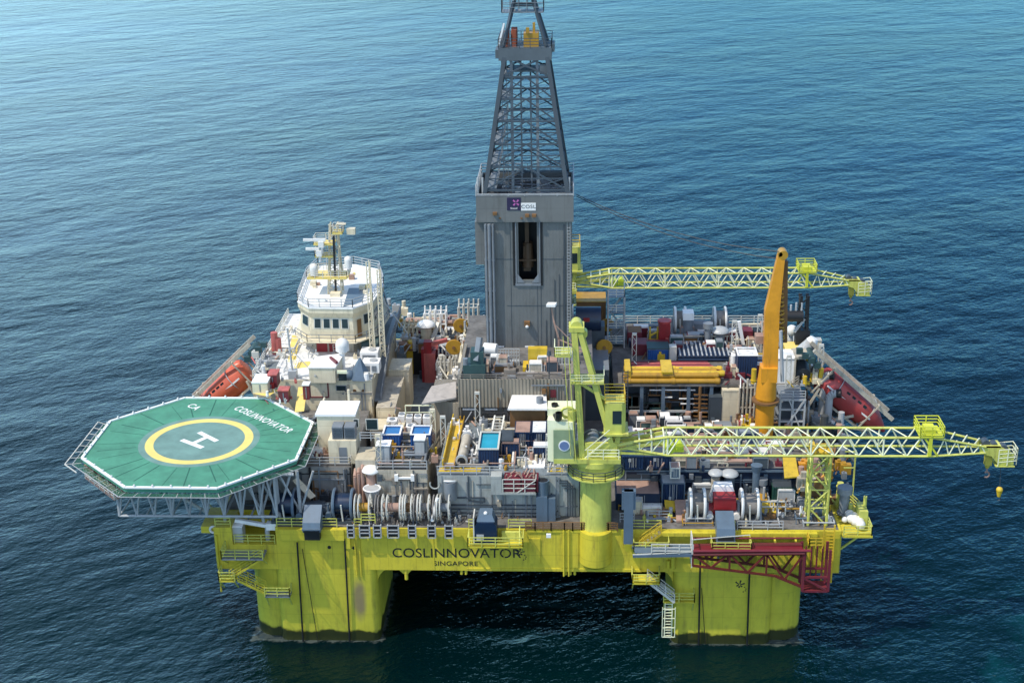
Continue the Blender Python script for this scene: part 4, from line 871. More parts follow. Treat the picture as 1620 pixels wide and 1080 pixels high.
# side balcony with a bundle of netting
p0 = AY(777,770,FY-.9); p1 = AY(848,770,FY-.9)
t = thing('balcony', 'pale steel balcony on the front deckhouse wall holding dark wine red bundles', 'balcony', (p0.x,FY-.9,16.6))
MB().box(p0.x,p1.x,FY-1.4,FY-.002,17.0,17.25).box(p0.x,p0.x+1.2,FY-1.4,FY-.01,17.25,19.2).build('tray', M['wall_grey'], t)
mb = MB(); rail_mb(mb,[(p0.x+1.3,FY-1.35,17.25),(p1.x,FY-1.35,17.25),(p1.x,FY-.1,17.25)],1.6,1.4,.05,2); mb.bar((p1.x-2,FY-1.4,17.3),(p1.x,FY-1.4,18.8),.09); mb.build('handrail', M['rail_white'], t)
rnd = random.Random(5)
for k in range(2):
    x0 = p0.x+1.45+k*1.95; mb = MB().box(x0,x0+1.8,FY-1.2,FY+.6,17.27,18.75); eqp('bundle', mb, 'maroon', 'wine red wrapped bundle on the balcony of the front deckhouse, '+('left one' if k==0 else 'right one'), 'bundle', 'bundles on the balcony')
mb = MB()
for k in range(16): x0 = p0.x+1.4+rnd.uniform(0,3.6); mb.bar((x0,FY-1+rnd.uniform(0,1.4),18.8),(x0+rnd.uniform(-.6,.6),FY-1+rnd.uniform(0,1.5),18.9+rnd.uniform(0,.6)),.12)
eqp('lashing', mb, 'rust_pink', 'tangle of pinkish ropes lying on the wine red bundles', 'ropes')

# on its roof
mb = MB(); a = A(702,744,FZ+.1); b = A(719,668,FZ+.1)
t = thing('pipe_chute', 'long yellow steel chute along the left edge of the front deckhouse roof', 'chute', ((a.x+b.x)/2,(a.y+b.y)/2,FZ)); a.z=b.z=FZ+.45
MB().bar(a+V(.55,0,0),b+V(.55,0,0),1.2,.15).build('bed', M['yellow'], t); MB().bar(a+V(-.1,0,.4),b+V(-.1,0,.4),.12,.8).pieces('side', M['yellow'], t); MB().bar(a+V(1.2,0,.3),b+V(1.2,0,.3),.1,.5).pieces('side', M['yellow_brown'], t)
a = A(730,729,19.6); b = A(739,691,19.6)
t = thing('riser_joint', 'fat beige steel pipe with dark open end lying beside the yellow chute', 'pipe', (a.x,a.y,FZ)); MB().cyl(a,b,.55,n=20,caps=True).build('pipe', M['cream_dirty'], t, True)
dv=(a-b).normalized(); MB().cyl(a+dv*.002,a+dv*.03,.45,n=18).build('bore', M['black'], t); MB().cyl(a-dv*.02,a-dv*.3,.68,n=20).cyl(b-dv*.0,b+dv*.3,.68,n=20).pieces('collar', M['steel_light'], t); mb=MB()
for q in (.2,.8): c=a.lerp(b,q); mb.box(c.x-.7,c.x+.7,c.y-.2,c.y+.2,FZ+.06,c.z-.4)
mb.pieces('cradle', M['brown'], t)
open_tank(pbx(757,789,738,FZ+.06,711,4.6), 'navy', 'cyan', 'rail_white', 'deep blue open tank full of bright turquoise water on the front deckhouse roof', lvl=.15)
container(pbx(791,812,722,FZ+.06,697,3.0), 'steel_dark', 'dark grey slatted crate right of the turquoise water tank', roof='steel_dark', name='crate', cat='crate')
container(pbx(814,840,711,FZ+.06,684,3.2), 'navy', 'navy container with rust topped roof, left of the pair before the white canopy', roof='rust_pink', group='navy containers before the canopy')
container(pbx(841,865,711,FZ+.06,684,3.2), 'navy', 'navy container with pale grey roof, right of the pair before the white canopy', roof='white_deck', group='navy containers before the canopy')
b_ = pbx(804,866,684,FZ+.06,668,3.4); t = thing('canopy', 'large white flat roofed shelter behind the navy containers', 'shelter', (b_[0],b_[2],FZ))
MB().extr([(b_[0]+.0,b_[2],FZ+2.9),(b_[1],b_[2],FZ+2.9),(b_[1]-.2,b_[2]+4.3,FZ+3.1),(b_[0]+.4,b_[2]+4.3,FZ+3.1)],(0,0,.22)).build('roof', M['white'], t); MB().box(b_[0]+.2,b_[1]-.3,b_[2]+.5,b_[2]+4,FZ+.07,FZ+2.88).build('wall', M['brown'], t)
MB().cyl((b_[1]-.9,b_[2]+1.6,FZ+3.2),(b_[1]-.9,b_[2]+1.6,FZ+3.9),.42,n=12).build('roof_fan', M['steel_grey'], t)
p = pbx(828,862,741,FZ+.06,740,2.4); MB_ = MB().box(p[0],p[1],p[2],p[3],FZ+.07,FZ+.22); eqp('deck_plate', MB_, 'white', 'pale flat steel plate lying at the front right of the deckhouse roof', 'plate')
a = A(872,716,FZ+.1); b = A(880,668,FZ+.1); mb = MB().bar(a+V(.3,0,.3),b+V(.3,0,.3),1.0,.5); eqp('yellow_beam', mb, 'yellow', 'yellow steel beam along the right edge of the front deckhouse roof', 'beam')
for k in range(3): a = A(860+k*4,722,FZ+.1); b = AY(868+k*4,694,a.y+1.5); mb = MB().cyl(a,b,.1,n=8); eqp('leaning_pole', mb, 'rail_white', 'white pole leaning in the fan by the right side of the deckhouse roof', 'pole', 'leaning white poles')
a = A(777,690,FZ+.1); mb = MB(); c = AY(783,657,a.y+2); mb.bar(a,c,.18); mb.bar(a+V(1.1,0,0),c+V(1.1,0,0),.18)
for k in range(7): q=(k+.5)/7; mb.bar(a.lerp(c,q),(a+V(1.1,0,0)).lerp(c+V(1.1,0,0),q),.1)
eqp('ladder', mb, 'rail_white', 'white ladder leaning behind the turquoise water tank', 'ladder')
rnd = random.Random(21)
def clutter(n, xr, yr, z, mats, name, label, cat, group, smin=.25, smax=.8, rods=.4):
    for i in range(n):
        p = A(rnd.uniform(*xr), rnd.uniform(*yr), z); s_ = rnd.uniform(smin,smax); mb = MB(); q = rnd.random(); ww = rnd.uniform(.5,1.6)
        if q < rods: a_ = rnd.uniform(0,3.1); d = V(math.cos(a_),math.sin(a_),rnd.uniform(0,.5))*s_*1.7; mb.cyl(p+UP*.15-d*.5, p+UP*(.2)+d*.5+UP*d.z, s_*.14, n=7)
        elif q < rods+.25: mb.cyl(p,p+UP*s_*rnd.uniform(.8,2.2),s_*.35,n=10); mb.cyl(p+UP*s_*.4,p+UP*s_*.5,s_*.45,n=10)
        else: mb.box(p.x-s_*ww*.5,p.x+s_*ww*.5,p.y-s_*.4,p.y+s_*.4,z,z+s_*rnd.uniform(.5,1.4)); mb.box(p.x-s_*ww*.3,p.x,p.y-s_*.2,p.y+s_*.2,z+s_*.4,z+s_*rnd.uniform(1.2,1.9))
        eqp(name, mb, rnd.choice(mats), label, cat, group)
clutter(16,(736,756),(680,738),FZ+.06,['white','steel_light','rail_white','pipe_steel'],'pipe_fitting','pale pipe fitting heaped between the fat pipe and the turquoise tank','fitting','fittings beside the turquoise tank')
clutter(12,(705,800),(662,682),FZ+.06,['yellow_brown','cream','rust_pink','steel_grey','white'],'deck_gear','small piece of gear along the foot of the corrugated house','gear','gear along the corrugated house')
clutter(26,(858,906),(716,746),FZ+.06,['white','steel_light','rust_pink','steel_grey','cream','pipe_steel'],'hose_end','light coloured hose or valve piled beside the crane pedestal','valve','valves beside the crane pedestal')
clutter(14,(785,856),(728,748),FZ+.06,['rust_pink','yellow_brown','cream','white'],'rope_coil','rope or tackle lying on the roof edge above the wine red bundles','tackle','tackle above the balcony')
# on the deck in front of it
b_ = pbx(849,879,818,DZ+.06,783,1.8); t = thing('pump_cabinet', 'blue grey cabinet with a round stack on top against the front deckhouse', 'cabinet', (b_[0],b_[2],DZ))
b_[2]=FY-1.3; b_[3]=FY-.05
MB().box(b_[0],b_[1]-.9,b_[2],b_[3],DZ+.06,b_[5]+.3).box(b_[0]+1.2,b_[1],b_[2]+.1,b_[3],DZ+.06,b_[5]).build('body', M['bluegrey'], t); MB().cyl((b_[0]+.75,b_[2]+.7,b_[5]+.3),(b_[0]+.75,b_[2]+.7,b_[5]+2.0),.6,.68,n=16).build('stack', M['bluegrey'], t, True); MB().cyl((b_[0]+.75,b_[2]+.7,b_[5]+2.0),(b_[0]+.75,b_[2]+.7,b_[5]+2.02),.55,n=16).build('stack_bore', M['black'], t)
# navy pod on a hanging platform
px0,px1 = AY(740,850,-2.4).x, AY(827,850,-2.4).x
platform(px0,px1,-2.4,-.46,12.75,'hull_yellow','yellow railed platform hung on the front of the hull above the ship name','lime')
x0,x1 = AY(751,850,-1.9).x, AY(786,850,-1.9).x
t = thing('inspection_pod', 'navy blue cabin with rounded roof on the yellow platform above the ship name', 'cabin', (x0,-1.5,12.76))
mb = MB().extr([(x0,-1.95,12.78),(x1,-1.95,12.78),(x1,-1.95,14.9),(x1-.35,-1.95,15.4),(x0+.35,-1.95,15.4),(x0,-1.95,14.9)],(0,2.2,0)); bd = mb.build('body', M['navy_plain'], t)
MB().box(x0+.2,x0+1.0,-2.0,-1.952,13.2,14.0).build('panel', M['steel_light'], bd)
mb = MB().extr([(x0+.2,-1.7,15.4),(x1-.2,-1.7,15.4),(x1-.5,-1.4,16.1),(x0+.5,-1.4,16.1)],(0,1.6,0)); mb.build('roof', M['bluegrey'], t); MB().sphere(((x0+x1)/2,-1.2,16.2),.22).build('roof_light', M['white'], t)
mb = MB(); mb.box(x0-.15,x0-.02,-1.95,.2,12.78,16.0); mb.build('ladder_frame', M['rail_white'], t)
mb = MB(); xr = AY(865,830,-.6).x
mb.bar((px1-.4,-2.3,12.8),(px1-.4,-.4,14.2),.1); mb.box(px0+3.6,px0+5.8,-.9,-.5,12.8,13.7); eqp('gate_frame', mb, 'lime', 'yellow green gate frame at the right end of the hanging platform', 'gate')

# ------------------------------------------------------------------ left middle block with the blue tubs
LZ = 18.4; LY = 4.8; lx0 = AY(596,760,LY).x; lx1 = AY(676,760,LY).x
lb = thing('left_deckhouse', 'stained beige steel deckhouse behind the row of reels', 'deckhouse', (lx0,LY,DZ))
MB().box(lx0,lx1,LY,14,DZ+.06,LZ).build('wall', M['cream_dirty'], lb); MB().box(lx0+.05,lx1-.05,LY+.05,13.9,LZ,LZ+.05).build('roof_deck', M['deck_dark'], lb)
mb = MB(); p = AY(655,770,LY); mb.bars([(p.x,LY-.1,LZ),(p.x,LY-.1,15.2),(lx0+.4,LY-.1,15.2),(lx0+.4,LY-.1,DZ)],.13); mb.bar((p.x+.0,LY-.1,16.8),(lx1,LY-.1,16.8),.1); mb.build('pipe', M['steel_dark'], lb)
p = AY(640,754,LY); q = AY(653,752,LY); mb = MB().bar((p.x-.8,LY-.25,p.z),(q.x,LY-.25,p.z),.22)
for x in (p.x-.9,q.x): mb.box(x-.2,x+.2,LY-.4,LY-.002,p.z-.35,p.z+.4)
mb.pieces('bracket', M['white'], lb)
mb = MB(); 
for x in (p.x-.4,q.x-.3): mb.bar((x,LY-.1,p.z-.4),(x,LY-.1,p.z-1.5),.14)
mb.pieces('handle', M['steel_dark'], lb)
for k,(xl,xr,lab) in enumerate(((606,634,'left'),(650,681,'right'))): open_tank(pbx(xl,xr,711,LZ+.05,688,2.5), 'blue', 'tub_blue', 'white', 'bright blue tub with white rim on the beige deckhouse roof, %s one'%lab, 'chemical_tub', 'tub', 'blue tubs', .12)
for (xl,xr,yb,yt,lab) in ((596,618,735,706,'left of the blue tubs'),(656,673,727,697,'before the right blue tub')):
    b_ = pbx(xl,xr,yb,LZ+.05,yt,1.5); t = thing('cabinet', 'grey steel cabinet with a white lid standing '+lab, 'cabinet', (b_[0],b_[2],LZ), 'cabinets beside the blue tubs'); MB().box(*b_).build('body', M['steel_grey'], t); MB().box(b_[0]-.05,b_[1]+.05,b_[2]-.05,b_[3]+.05,b_[5],b_[5]+.12).build('lid', M['white'], t); MB().box(b_[0]+.1,b_[1]-.1,b_[2]-.03,b_[2]-.002,b_[4]+.2,b_[5]-.2).build('door', M['steel_light'], t)
for k,(xl,xr,yb) in enumerate(((612,628,676),(630,640,668),(642,652,671),(655,666,671),(669,682,671),(642,656,686),(596,606,702))):
    b_ = pbx(xl,xr,yb,LZ+.05,yb-10,1.2); t = thing('air_unit', 'small white air conditioning box in the row behind the blue tubs', 'air unit', (b_[0],b_[2],LZ), 'air units behind the blue tubs'); MB().box(*b_).build('casing', M['white'], t); MB().cyl(((b_[0]+b_[1])/2,(b_[2]+b_[3])/2,b_[5]),((b_[0]+b_[1])/2,(b_[2]+b_[3])/2,b_[5]+.08),.36,n=12).build('fan', M['steel_grey'], t)
a = A(640,672,LZ); b = A(684,672,LZ); mb = MB()
for x in (a.x,(a.x+b.x)/2,b.x): mb.bar((x,a.y+1.5,LZ),(x,a.y+1.5,LZ+1.9),.12)
mb.bar((a.x,a.y+1.5,LZ+1.9),(b.x,a.y+1.5,LZ+1.9),.14); mb.bar((a.x,a.y+1.5,LZ+1.0),(b.x,a.y+1.5,LZ+1.0),.08); eqp('guard_cage', mb, 'lime_pale', 'pale yellow guard frame behind the row of white air units', 'frame')
clutter(16,(618,656),(700,730),LZ+.05,['yellow_brown','cream','rust_pink','steel_grey','brown'],'pump_part','small pump or pipe piece between the two blue tubs','pump part','pump parts between the blue tubs')
clutter(12,(662,692),(690,735),LZ+.05,['cream','rust_pink','steel_grey','pipe_steel'],'pipe_end','pipe end or valve crowded right of the blue tubs','pipe end','pipe ends right of the blue tubs')
# beige block between and tanks
b_ = pbx(566,597,797,DZ+.06,728,3.5); mb = MB().box(*b_[:4],b_[4],b_[5]); t = thing('pump_room', 'rusty beige block standing between the helideck and the beige deckhouse', 'deckhouse', (b_[0],b_[2],DZ)); mb.build('wall', M['cream_dirty'], t); MB().box(b_[0]+.05,b_[1]-.05,b_[2]+.05,b_[3]-.05,b_[5],b_[5]+.08).build('roof', M['cream'], t)
for k in range(3):
    p = A(566+k*6,795,DZ); mb = MB(); mb.path([V(p.x,b_[2]-.5,DZ),V(p.x,b_[2]-.5,17.4+.4*k),V(p.x,b_[2]+.4,17.9+.4*k)],.2,8); eqp('riser_pipe', mb, 'rust_pink', 'pinkish rusty pipe climbing the rusty beige block', 'pipe', 'rusty pipes on the beige block', True)
p = A(591,797,DZ); vent((p.x,p.y-.4,DZ+.06),.62,4.1,'rust_pink','short fat rusty stack with a white domed cap at the end of the beige deckhouse','mush',capm='white')
p = A(592,803,DZ); t = thing('hopper', 'round grey hopper tapering downwards before the domed stack', 'hopper', (p.x,p.y-.8,DZ)); MB().cyl((p.x,p.y-.8,DZ+1.0),(p.x,p.y-.8,DZ+2.9),.5,.95,n=18).build('cone', M['steel_light'], t, True); MB().torus((p.x,p.y-.8,DZ+2.9),(0,0,1),.95,.09,n=20).build('rim', M['white'], t); mb=MB(); [mb.bar((p.x+.5*math.cos(a_),p.y-.8+.5*math.sin(a_),DZ),(p.x+.5*math.cos(a_),p.y-.8+.5*math.sin(a_),DZ+1.3),.1) for a_ in (0,2.1,4.2)]; mb.build('leg', M['steel_grey'], t)

# ------------------------------------------------------------------ front edge: winches, reels, fairleads
RY = 1.7
for (px,wd,cm,lab) in ((575,1.6,'yellow_brown','hose reel with a yellow drum, leftmost of the row'),(621,2.0,'rust_pink','hose reel with a rusty red drum right of the yellow one'),(646,.9,'brown','narrow hose reel with a brown drum in the middle of the row'),(671,1.2,'rope','grey hose reel full of pale hose near the right of the row'),(702,1.3,'steel_grey','dark grey hose reel at the right end of the row')):
    p = AY(px,810,RY); reel(p.x,RY,DZ+1.75,wd,1.45,cm,lab,'hose reels along the front edge',rim='rail_white')
for px in (596,634,657,662,687,693): p = AY(px,810,RY); mb = MB(); mb.torus((p.x,RY,DZ+1.7),(1,0,0),1.42,.075,n=26); mb.torus((p.x+.3,RY,DZ+1.66),(1,0,0),1.38,.07,n=26); mb.bar((p.x,RY,DZ),(p.x,RY,DZ+.5),.2); eqp('coil_hoop', mb, 'rope', 'upright grey hoop of coiled hose standing between the reels', 'hose coil', 'hose hoops between the reels', True)
for (px,wd) in ((555,.7),(577,1.1),(597,.8),(622,1.2),(652,.8),(683,.8),(710,.8)):
    p = AY(px,833,-.5); t = thing('roller_fairlead', 'small black box with a pale frame set in the yellow edge under the reels', 'fairlead', (p.x,-.3,12.9), 'fairleads under the reels')
    MB().box(p.x-wd*.42,p.x+wd*.42,-.75,-.46,13.0,14.2).build('box', M['black'], t); mb = MB()
    for s in (-1,1): mb.box(p.x+s*wd*.5-.06,p.x+s*wd*.5+.06,-.85,-.46,12.9,14.4)
    for z in (12.85,13.4,13.8,14.35): mb.box(p.x-wd*.5,p.x+wd*.5,-.85,-.77,z,z+.1)
    mb.build('frame', M['steel_light'], t)
a = AY(684,824,.6); b = AY(692,787,1.2); mb = MB().cyl(a,b,.2,n=10); eqp('leaning_tube', mb, 'white', 'white tube leaning across the grey reels', 'tube', smooth=True)
c = AY(499,820,1.6); lwx = c.x
anchor_winch(lwx,2.2,DZ+.06,[-4.3,-2.3,2.2,4.2],1.62,'navy_plain','bluegrey','steel_dark','dark navy anchor winch in the shade right of the helideck supports','anchor winches',(AY(479,820,-.8).x,AY(507,820,-.8).x,.6,-1.2,16.2,14.9,12.9),'bluegrey',dm='navy_plain')
a = A(468,774,16.0); b = A(497,793,15.0); mb = MB().bar((a.x,4.6,17.3),(b.x,3.2,15.7),.9,.12); eqp('gang_plank', mb, 'cream', 'pale plank leaning over the navy anchor winch', 'plank')
rwx = AY(1146,820,1.6).x
anchor_winch(rwx,2.6,DZ+.06,[-3.7,-2.2,1.9,3.6],1.62,'steel_light','tank_white','steel_grey','pale grey anchor winch with a red cover at the front right','anchor winches',(AY(1134,820,-1).x,AY(1163,820,-1).x,.8,-1.5,15.6,14.6,11.9),'bluegrey',mid='red')
b_ = [rwx-1.2,rwx+1.2,1.6,3.4,DZ+1.7,DZ+3.0]; t = thing('winch_cover', 'bright red box cover with a white domed back on the front right anchor winch', 'cover', (rwx,2.5,b_[4])); MB().box(*b_).build('box', M['red'], t); MB().extr([(rwx-1.5,3.42,DZ+1.8),(rwx+1.5,3.42,DZ+1.8),(rwx+1.0,3.42,DZ+3.6),(rwx-1.0,3.42,DZ+3.6)],(0,1.3,0)).build('hood', M['white'], t)
for (xl,xr,yb,m,nm) in ((1070,1088,826,'rust_pink','pinkish rusted ramp left of the right anchor winch'),(1205,1216,808,'yellow_brown','brown ramp with a yellow tip right of the right anchor winch')):
    a = A(xl,yb,DZ+.1); b = A(xr,yb,DZ+.1); mb = MB().extr([(a.x,a.y,DZ+.1),(b.x,b.y,DZ+.1),(b.x,b.y+3.2,DZ+1.0),(a.x,a.y+3.2,DZ+1.0)],(0,0,.25)); eqp('ramp', mb, m, nm, 'ramp')
a = A(1209,808,DZ+.2); mb = MB().extr([(a.x-.7,a.y-.6,DZ+.3),(a.x+1.2,a.y-.9,DZ+.3),(a.x+1.2,a.y+.6,DZ+.9),(a.x-.5,a.y+.8,DZ+.9)],(0,0,.2)); eqp('spill_tray', mb, 'yellow', 'yellow tilted tray before the brown ramp', 'tray')
a = A(1060,806,DZ+.2); mb = MB().extr([(a.x-.6,a.y-.6,DZ+.4),(a.x+.9,a.y-.9,DZ+.3),(a.x+.9,a.y+.5,DZ+.8),(a.x-.6,a.y+.7,DZ+.9)],(0,0,.2)); eqp('spill_tray', mb, 'yellow', 'small yellow tray before the navy box at the front right', 'tray')

# ------------------------------------------------------------------ block beside the helideck
hb = thing('helideck_house', 'long grey deckhouse in the shade behind the helideck supports', 'deckhouse', (-26,8,DZ))
HZ2 = 17.9; hx1 = AY(556,750,6.5).x
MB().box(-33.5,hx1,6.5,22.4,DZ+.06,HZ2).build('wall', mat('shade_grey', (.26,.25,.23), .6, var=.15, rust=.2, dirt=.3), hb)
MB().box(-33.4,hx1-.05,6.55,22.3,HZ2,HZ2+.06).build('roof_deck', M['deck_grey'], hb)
mb = MB(); p = AY(491,752,6.5); mb.box(p.x-.12,p.x+.12,6.3,6.498,DZ+.1,HZ2); mb.box(-33,hx1,6.42,6.498,HZ2-.9,HZ2-.8); mb.box(hx1-.18,hx1-.02,6.35,6.49,DZ,HZ2); mb.build('seam', M['black'], hb)
mb = MB(); rail_mb(mb,[(A(480,742,HZ2).x,6.7,HZ2),(hx1-.1,6.7,HZ2),(hx1-.1,10,HZ2)],1.1,1.5,.045); mb.build('handrail', M['steel_light'], hb)
b_ = pbx(485,511,722,HZ2+.06,710,1.6); container(b_, 'white','white flat cabinet on the roof between the helideck and the white roofed cabin',roof='white',name='cabinet',cat='cabinet',doors=False)
b_ = pbx(521,565,733,HZ2+.06,697,3.0); t = thing('cream_annex', 'cream steel annex with a dark door below the white roofed cabin', 'deckhouse', (b_[0],b_[2],HZ2)); MB().box(*b_).build('wall', M['cream'], t); p = AY(543,720,b_[2]); MB().box(p.x-.45,p.x+.45,b_[2]-.05,b_[2]-.002,HZ2+.1,HZ2+2.1).build('door', M['steel_grey'], t); az1=b_[5]; ay0=b_[2]
for k,(xl,xr) in enumerate(((526,543),(545,562))):
    x0=AY(xl,690,ay0+.6).x; x1=AY(xr,690,ay0+.6).x; t = thing('louvre_box', 'dark grey louvred box on the cream annex, %s one of the two'%('left','right')[k], 'louvre box', (x0,ay0+1,az1), 'louvred boxes'); MB().box(x0,x1,ay0+.4,ay0+2.0,az1,az1+1.5).build('body', M['steel_grey'], t); mb=MB()
    for i in range(5): mb.box(x0+.1,x1-.1,ay0+.33,ay0+.398,az1+.15+.26*i,az1+.28+.26*i)
    mb.build('slat', M['steel_dark'], t)
mb = MB(); rail_mb(mb,[(AY(528,0,ay0).x,ay0+.1,az1),(AY(566,0,ay0).x,ay0+.1,az1)],1.0,1.4,.045); eqp('handrail', mb, 'steel_light', 'grey handrail along the front edge of the cream annex', 'handrail')
b_ = pbx(513,571,699,HZ2+.06,657,3.6); b_[2] = ay0+2.3; b_[3] = b_[2]+3.7
t = thing('white_roofed_cabin', 'cream cabin with a large bright white roof beside the helideck', 'cabin', (b_[0],b_[2],HZ2)); b_[5] = AY(542,658,b_[2]).z
MB().box(b_[0],b_[1],b_[2],b_[3],HZ2,b_[5]).build('wall', M['cream'], t); MB().box(b_[0]-.15,b_[1]+.15,b_[2]-.15,b_[3]+.15,b_[5],b_[5]+.25).build('roof', M['white'], t)
for (xl,xr,h_) in ((519,526,1.0),(541,560,1.3)): x0=AY(xl,0,b_[2]).x; x1=AY(xr,0,b_[2]).x; wf = MB().box(x0-.1,x1+.1,b_[2]-.06,b_[2]-.002,b_[5]-.4-h_,b_[5]-.3).build('window', M['rail_white'], t); MB().box(x0,x1,b_[2]-.08,b_[2]-.061,b_[5]-.3-h_,b_[5]-.4).build('pane', M['glass'], wf)
mb = MB().torus((b_[0]+2.0,b_[3]+.8,b_[5]+.1),(0,0,1),1.9,.16,n=16,a0=1.4,a1=3.6); mb.cyl((b_[1]-1.2,b_[3]+.3,b_[5]),(b_[1]-1.2,b_[3]+.3,b_[5]+1.6),.16,n=8); eqp('bent_duct', mb, 'cream', 'curved cream duct behind the white roofed cabin', 'duct', smooth=True)
clutter(18,(470,520),(695,725),HZ2+.06,['maroon','brown','rust_pink','yellow','cream'],'mooring_gear','maroon or rusty gear between the helideck edge and the cream annex','gear','gear beside the helideck edge')
a = A(500,706,HZ2+.06); mb = MB().box(a.x-1,a.x+2.2,a.y-.8,a.y+.8,HZ2+.06,HZ2+.5); eqp('yellow_mat', mb, 'yellow', 'yellow painted low plinth beside the right edge of the helideck', 'plinth')
mb = MB(); a=A(492,665,20.6); b=A(518,650,20.6)
for i in range(5): q=i/4; c=a.lerp(b,q); mb.box(c.x-.35,c.x+.35,c.y-1.6,c.y+1.0,20.4,20.5)
mb.bar(a,b,.15); eqp('helideck_gangway', mb, 'steel_grey', 'short grey stepped gangway joining the helideck to the cream block', 'gangway')

# ------------------------------------------------------------------ accommodation block
AZ = 21.9; AYF = 22.6; ax0, ax1 = -34.6, -19.75
ac = thing('accommodation_block', 'large cream accommodation block with pale roof decks below the bridge', 'accommodation block', (-27,38,DZ))
MB().box(ax0,ax1,AYF,46.5,DZ+.06,AZ).box(ax0+2,ax1-1.5,46.51,56,DZ+.06,18.5).build('wall', M['cream'], ac)
MB().box(ax0+.05,ax1-.05,AYF+.05,46.4,AZ,AZ+.05).box(ax0+2,ax1-1.5,46.6,56,18.5,18.55).build('roof_deck', M['white_deck'], ac)
mb = MB()
def roofstrip(mb, pts, z): mb.add([A(x,y,z) for x,y in pts], [tuple(range(len(pts)))])
for pts in (((400,622),(424,627),(440,617),(416,612)),((466,652),(481,650),(486,612),(472,612)),((466,583),(494,580),(490,571),(464,574)),((455,572),(468,572),(474,530),(462,530))):
    roofstrip(mb, pts[::-1], AZ+.056)
mb.pieces('yellow_walkway', M['heli_yellow'], ac)
mb = MB(); roofstrip(mb, ((398,598),(428,604),(444,566),(414,562))[::-1], AZ+.056); roofstrip(mb, ((607,505),(630,497),(600,566),(576,566))[::-1], AZ+.056); mb.pieces('grey_walkway', M['deck_blue'], ac)
mb = MB(); roofstrip(mb, ((628,499),(637,496),(612,548),(604,548))[::-1], AZ+.06); mb.build('yellow_walkway', M['heli_yellow'], ac)
for (px,py,w_,h_) in ((540,615,1.1,.8),): p = AY(px,py,AYF); wf = MB().box(p.x-w_*.6,p.x+w_*.6,AYF-.06,AYF-.002,p.z-h_*.6,p.z+h_*.6).build('window', M['steel_grey'], ac); MB().box(p.x-w_*.5,p.x+w_*.5,AYF-.08,AYF-.061,p.z-h_*.5,p.z+h_*.5).build('pane', M['glass'], wf)
for px in (561,575): p = AY(px,618,AYF); MB().cyl((p.x,AYF-.06,p.z),(p.x,AYF-.002,p.z),.22,n=12).build('porthole', M['brown'], ac)
mb = MB(); p = AY(504,616,AYF); 
for z in (p.z-1.0,p.z+1.0): mb.bar((p.x-1.3,AYF-.05,z),(p.x+1.2,AYF-.05,z),.14)
for x in (p.x-1.3,p.x+1.2): mb.bar((x,AYF-.05,p.z-1),(x,AYF-.05,p.z+1),.14)
mb.build('panel_frame', M['maroon'], ac)
mb = MB()   # dark stair rail and gutter running along the right wall
rail_mb(mb,[(ax1+.9,AYF+1,AZ-3.2),(ax1+.9,AYF+12,AZ+.2),(ax1+.9,46,AZ+.2)],1.1,1.5,.06,2); mb.bar((ax1+.45,AYF+1,AZ-3.3),(ax1+.45,AYF+12,AZ+.1),.9,.2); mb.bar((ax1+.45,AYF+12,AZ+.1),(ax1+.45,46,AZ+.1),.9,.2)
mb.build('side_stair', M['steel_grey'], ac)
mb = MB(); rail_mb(mb,[(ax1-.2,AYF+.1,AZ),(AY(533,0,AYF).x,AYF+.1,AZ)],1.0,1.5,.04); rail_mb(mb,[(ax0+.1,AYF+.1,AZ),(ax0+.1,46,AZ)],1.0,1.6,.045); mb.build('roof_handrail', M['rail_white'], ac)
mb = MB()
for py in (520,545): p=A(470,py,AZ)
for (px,py,h_) in ((436,560,3.0),(441,560,2.2)): p=A(px,py,AZ); mb.cyl((p.x,p.y,AZ),(p.x,p.y,AZ+h_),.45,n=10)
mb.pieces('fire_post', M['red_faded'], ac)
def rbox(px0,px1,yb,yt,dep,m,name,label,cat,lid=None,group=None,z=AZ+.06):
    b = pbx(px0,px1,yb,z,yt,dep); t = thing(name,label,cat,(b[0],b[2],z),group); MB().box(*b).build('body', M[m], t)
    if lid: MB().box(b[0]-.06,b[1]+.06,b[2]-.06,b[3]+.06,b[5],b[5]+.14).build('lid', M[lid], t)
    MB().box((b[0]+b[1])/2-.06,(b[0]+b[1])/2+.06,b[2]-.05,b[2]-.002,b[4]+.2,b[5]-.2).build('latch', M['steel_grey'], t); return b
rbox(425,439,613,594,1.8,'maroon','locker','tall maroon locker with pinkish lid on the left of the accommodation roof','locker','red_faded')
rbox(424,434,615,606,1.2,'red','hose_box','low red box before the tall maroon locker','hose box')
rbox(441,457,636,619,1.3,'maroon','locker','wide dark red locker at the edge of the roof above the helideck','locker','red_faded')
rbox(480,490,632,610,1.0,'maroon','locker','narrow dark red locker beside the framed cream panel','locker','white')
rbox(400,424,622,606,2.6,'cream','vent_house','cream vent house with a pale top at the left roof edge','vent house','white')
b_ = pbx(490,531,605,AZ+.05,586,4.0); t = thing('roof_cabin', 'white roofed cream cabin with one dark window on the accommodation roof', 'cabin', (b_[0],b_[2],AZ)); b_[5]=AZ+1.95
MB().extr([(b_[0],b_[2],AZ),(b_[1],b_[2],AZ),(b_[1],b_[2],b_[5]),(b_[0],b_[2],b_[5])],(.3,3.4,0)).build('wall', M['cream'], t); MB().extr([(b_[0]-.1,b_[2]-.1,b_[5]),(b_[1]+.1,b_[2]-.1,b_[5]),(b_[1]+.5,b_[2]+4.7,b_[5]),(b_[0]+.3,b_[2]+3.5,b_[5])],(0,0,.15)).build('roof', M['white'], t)
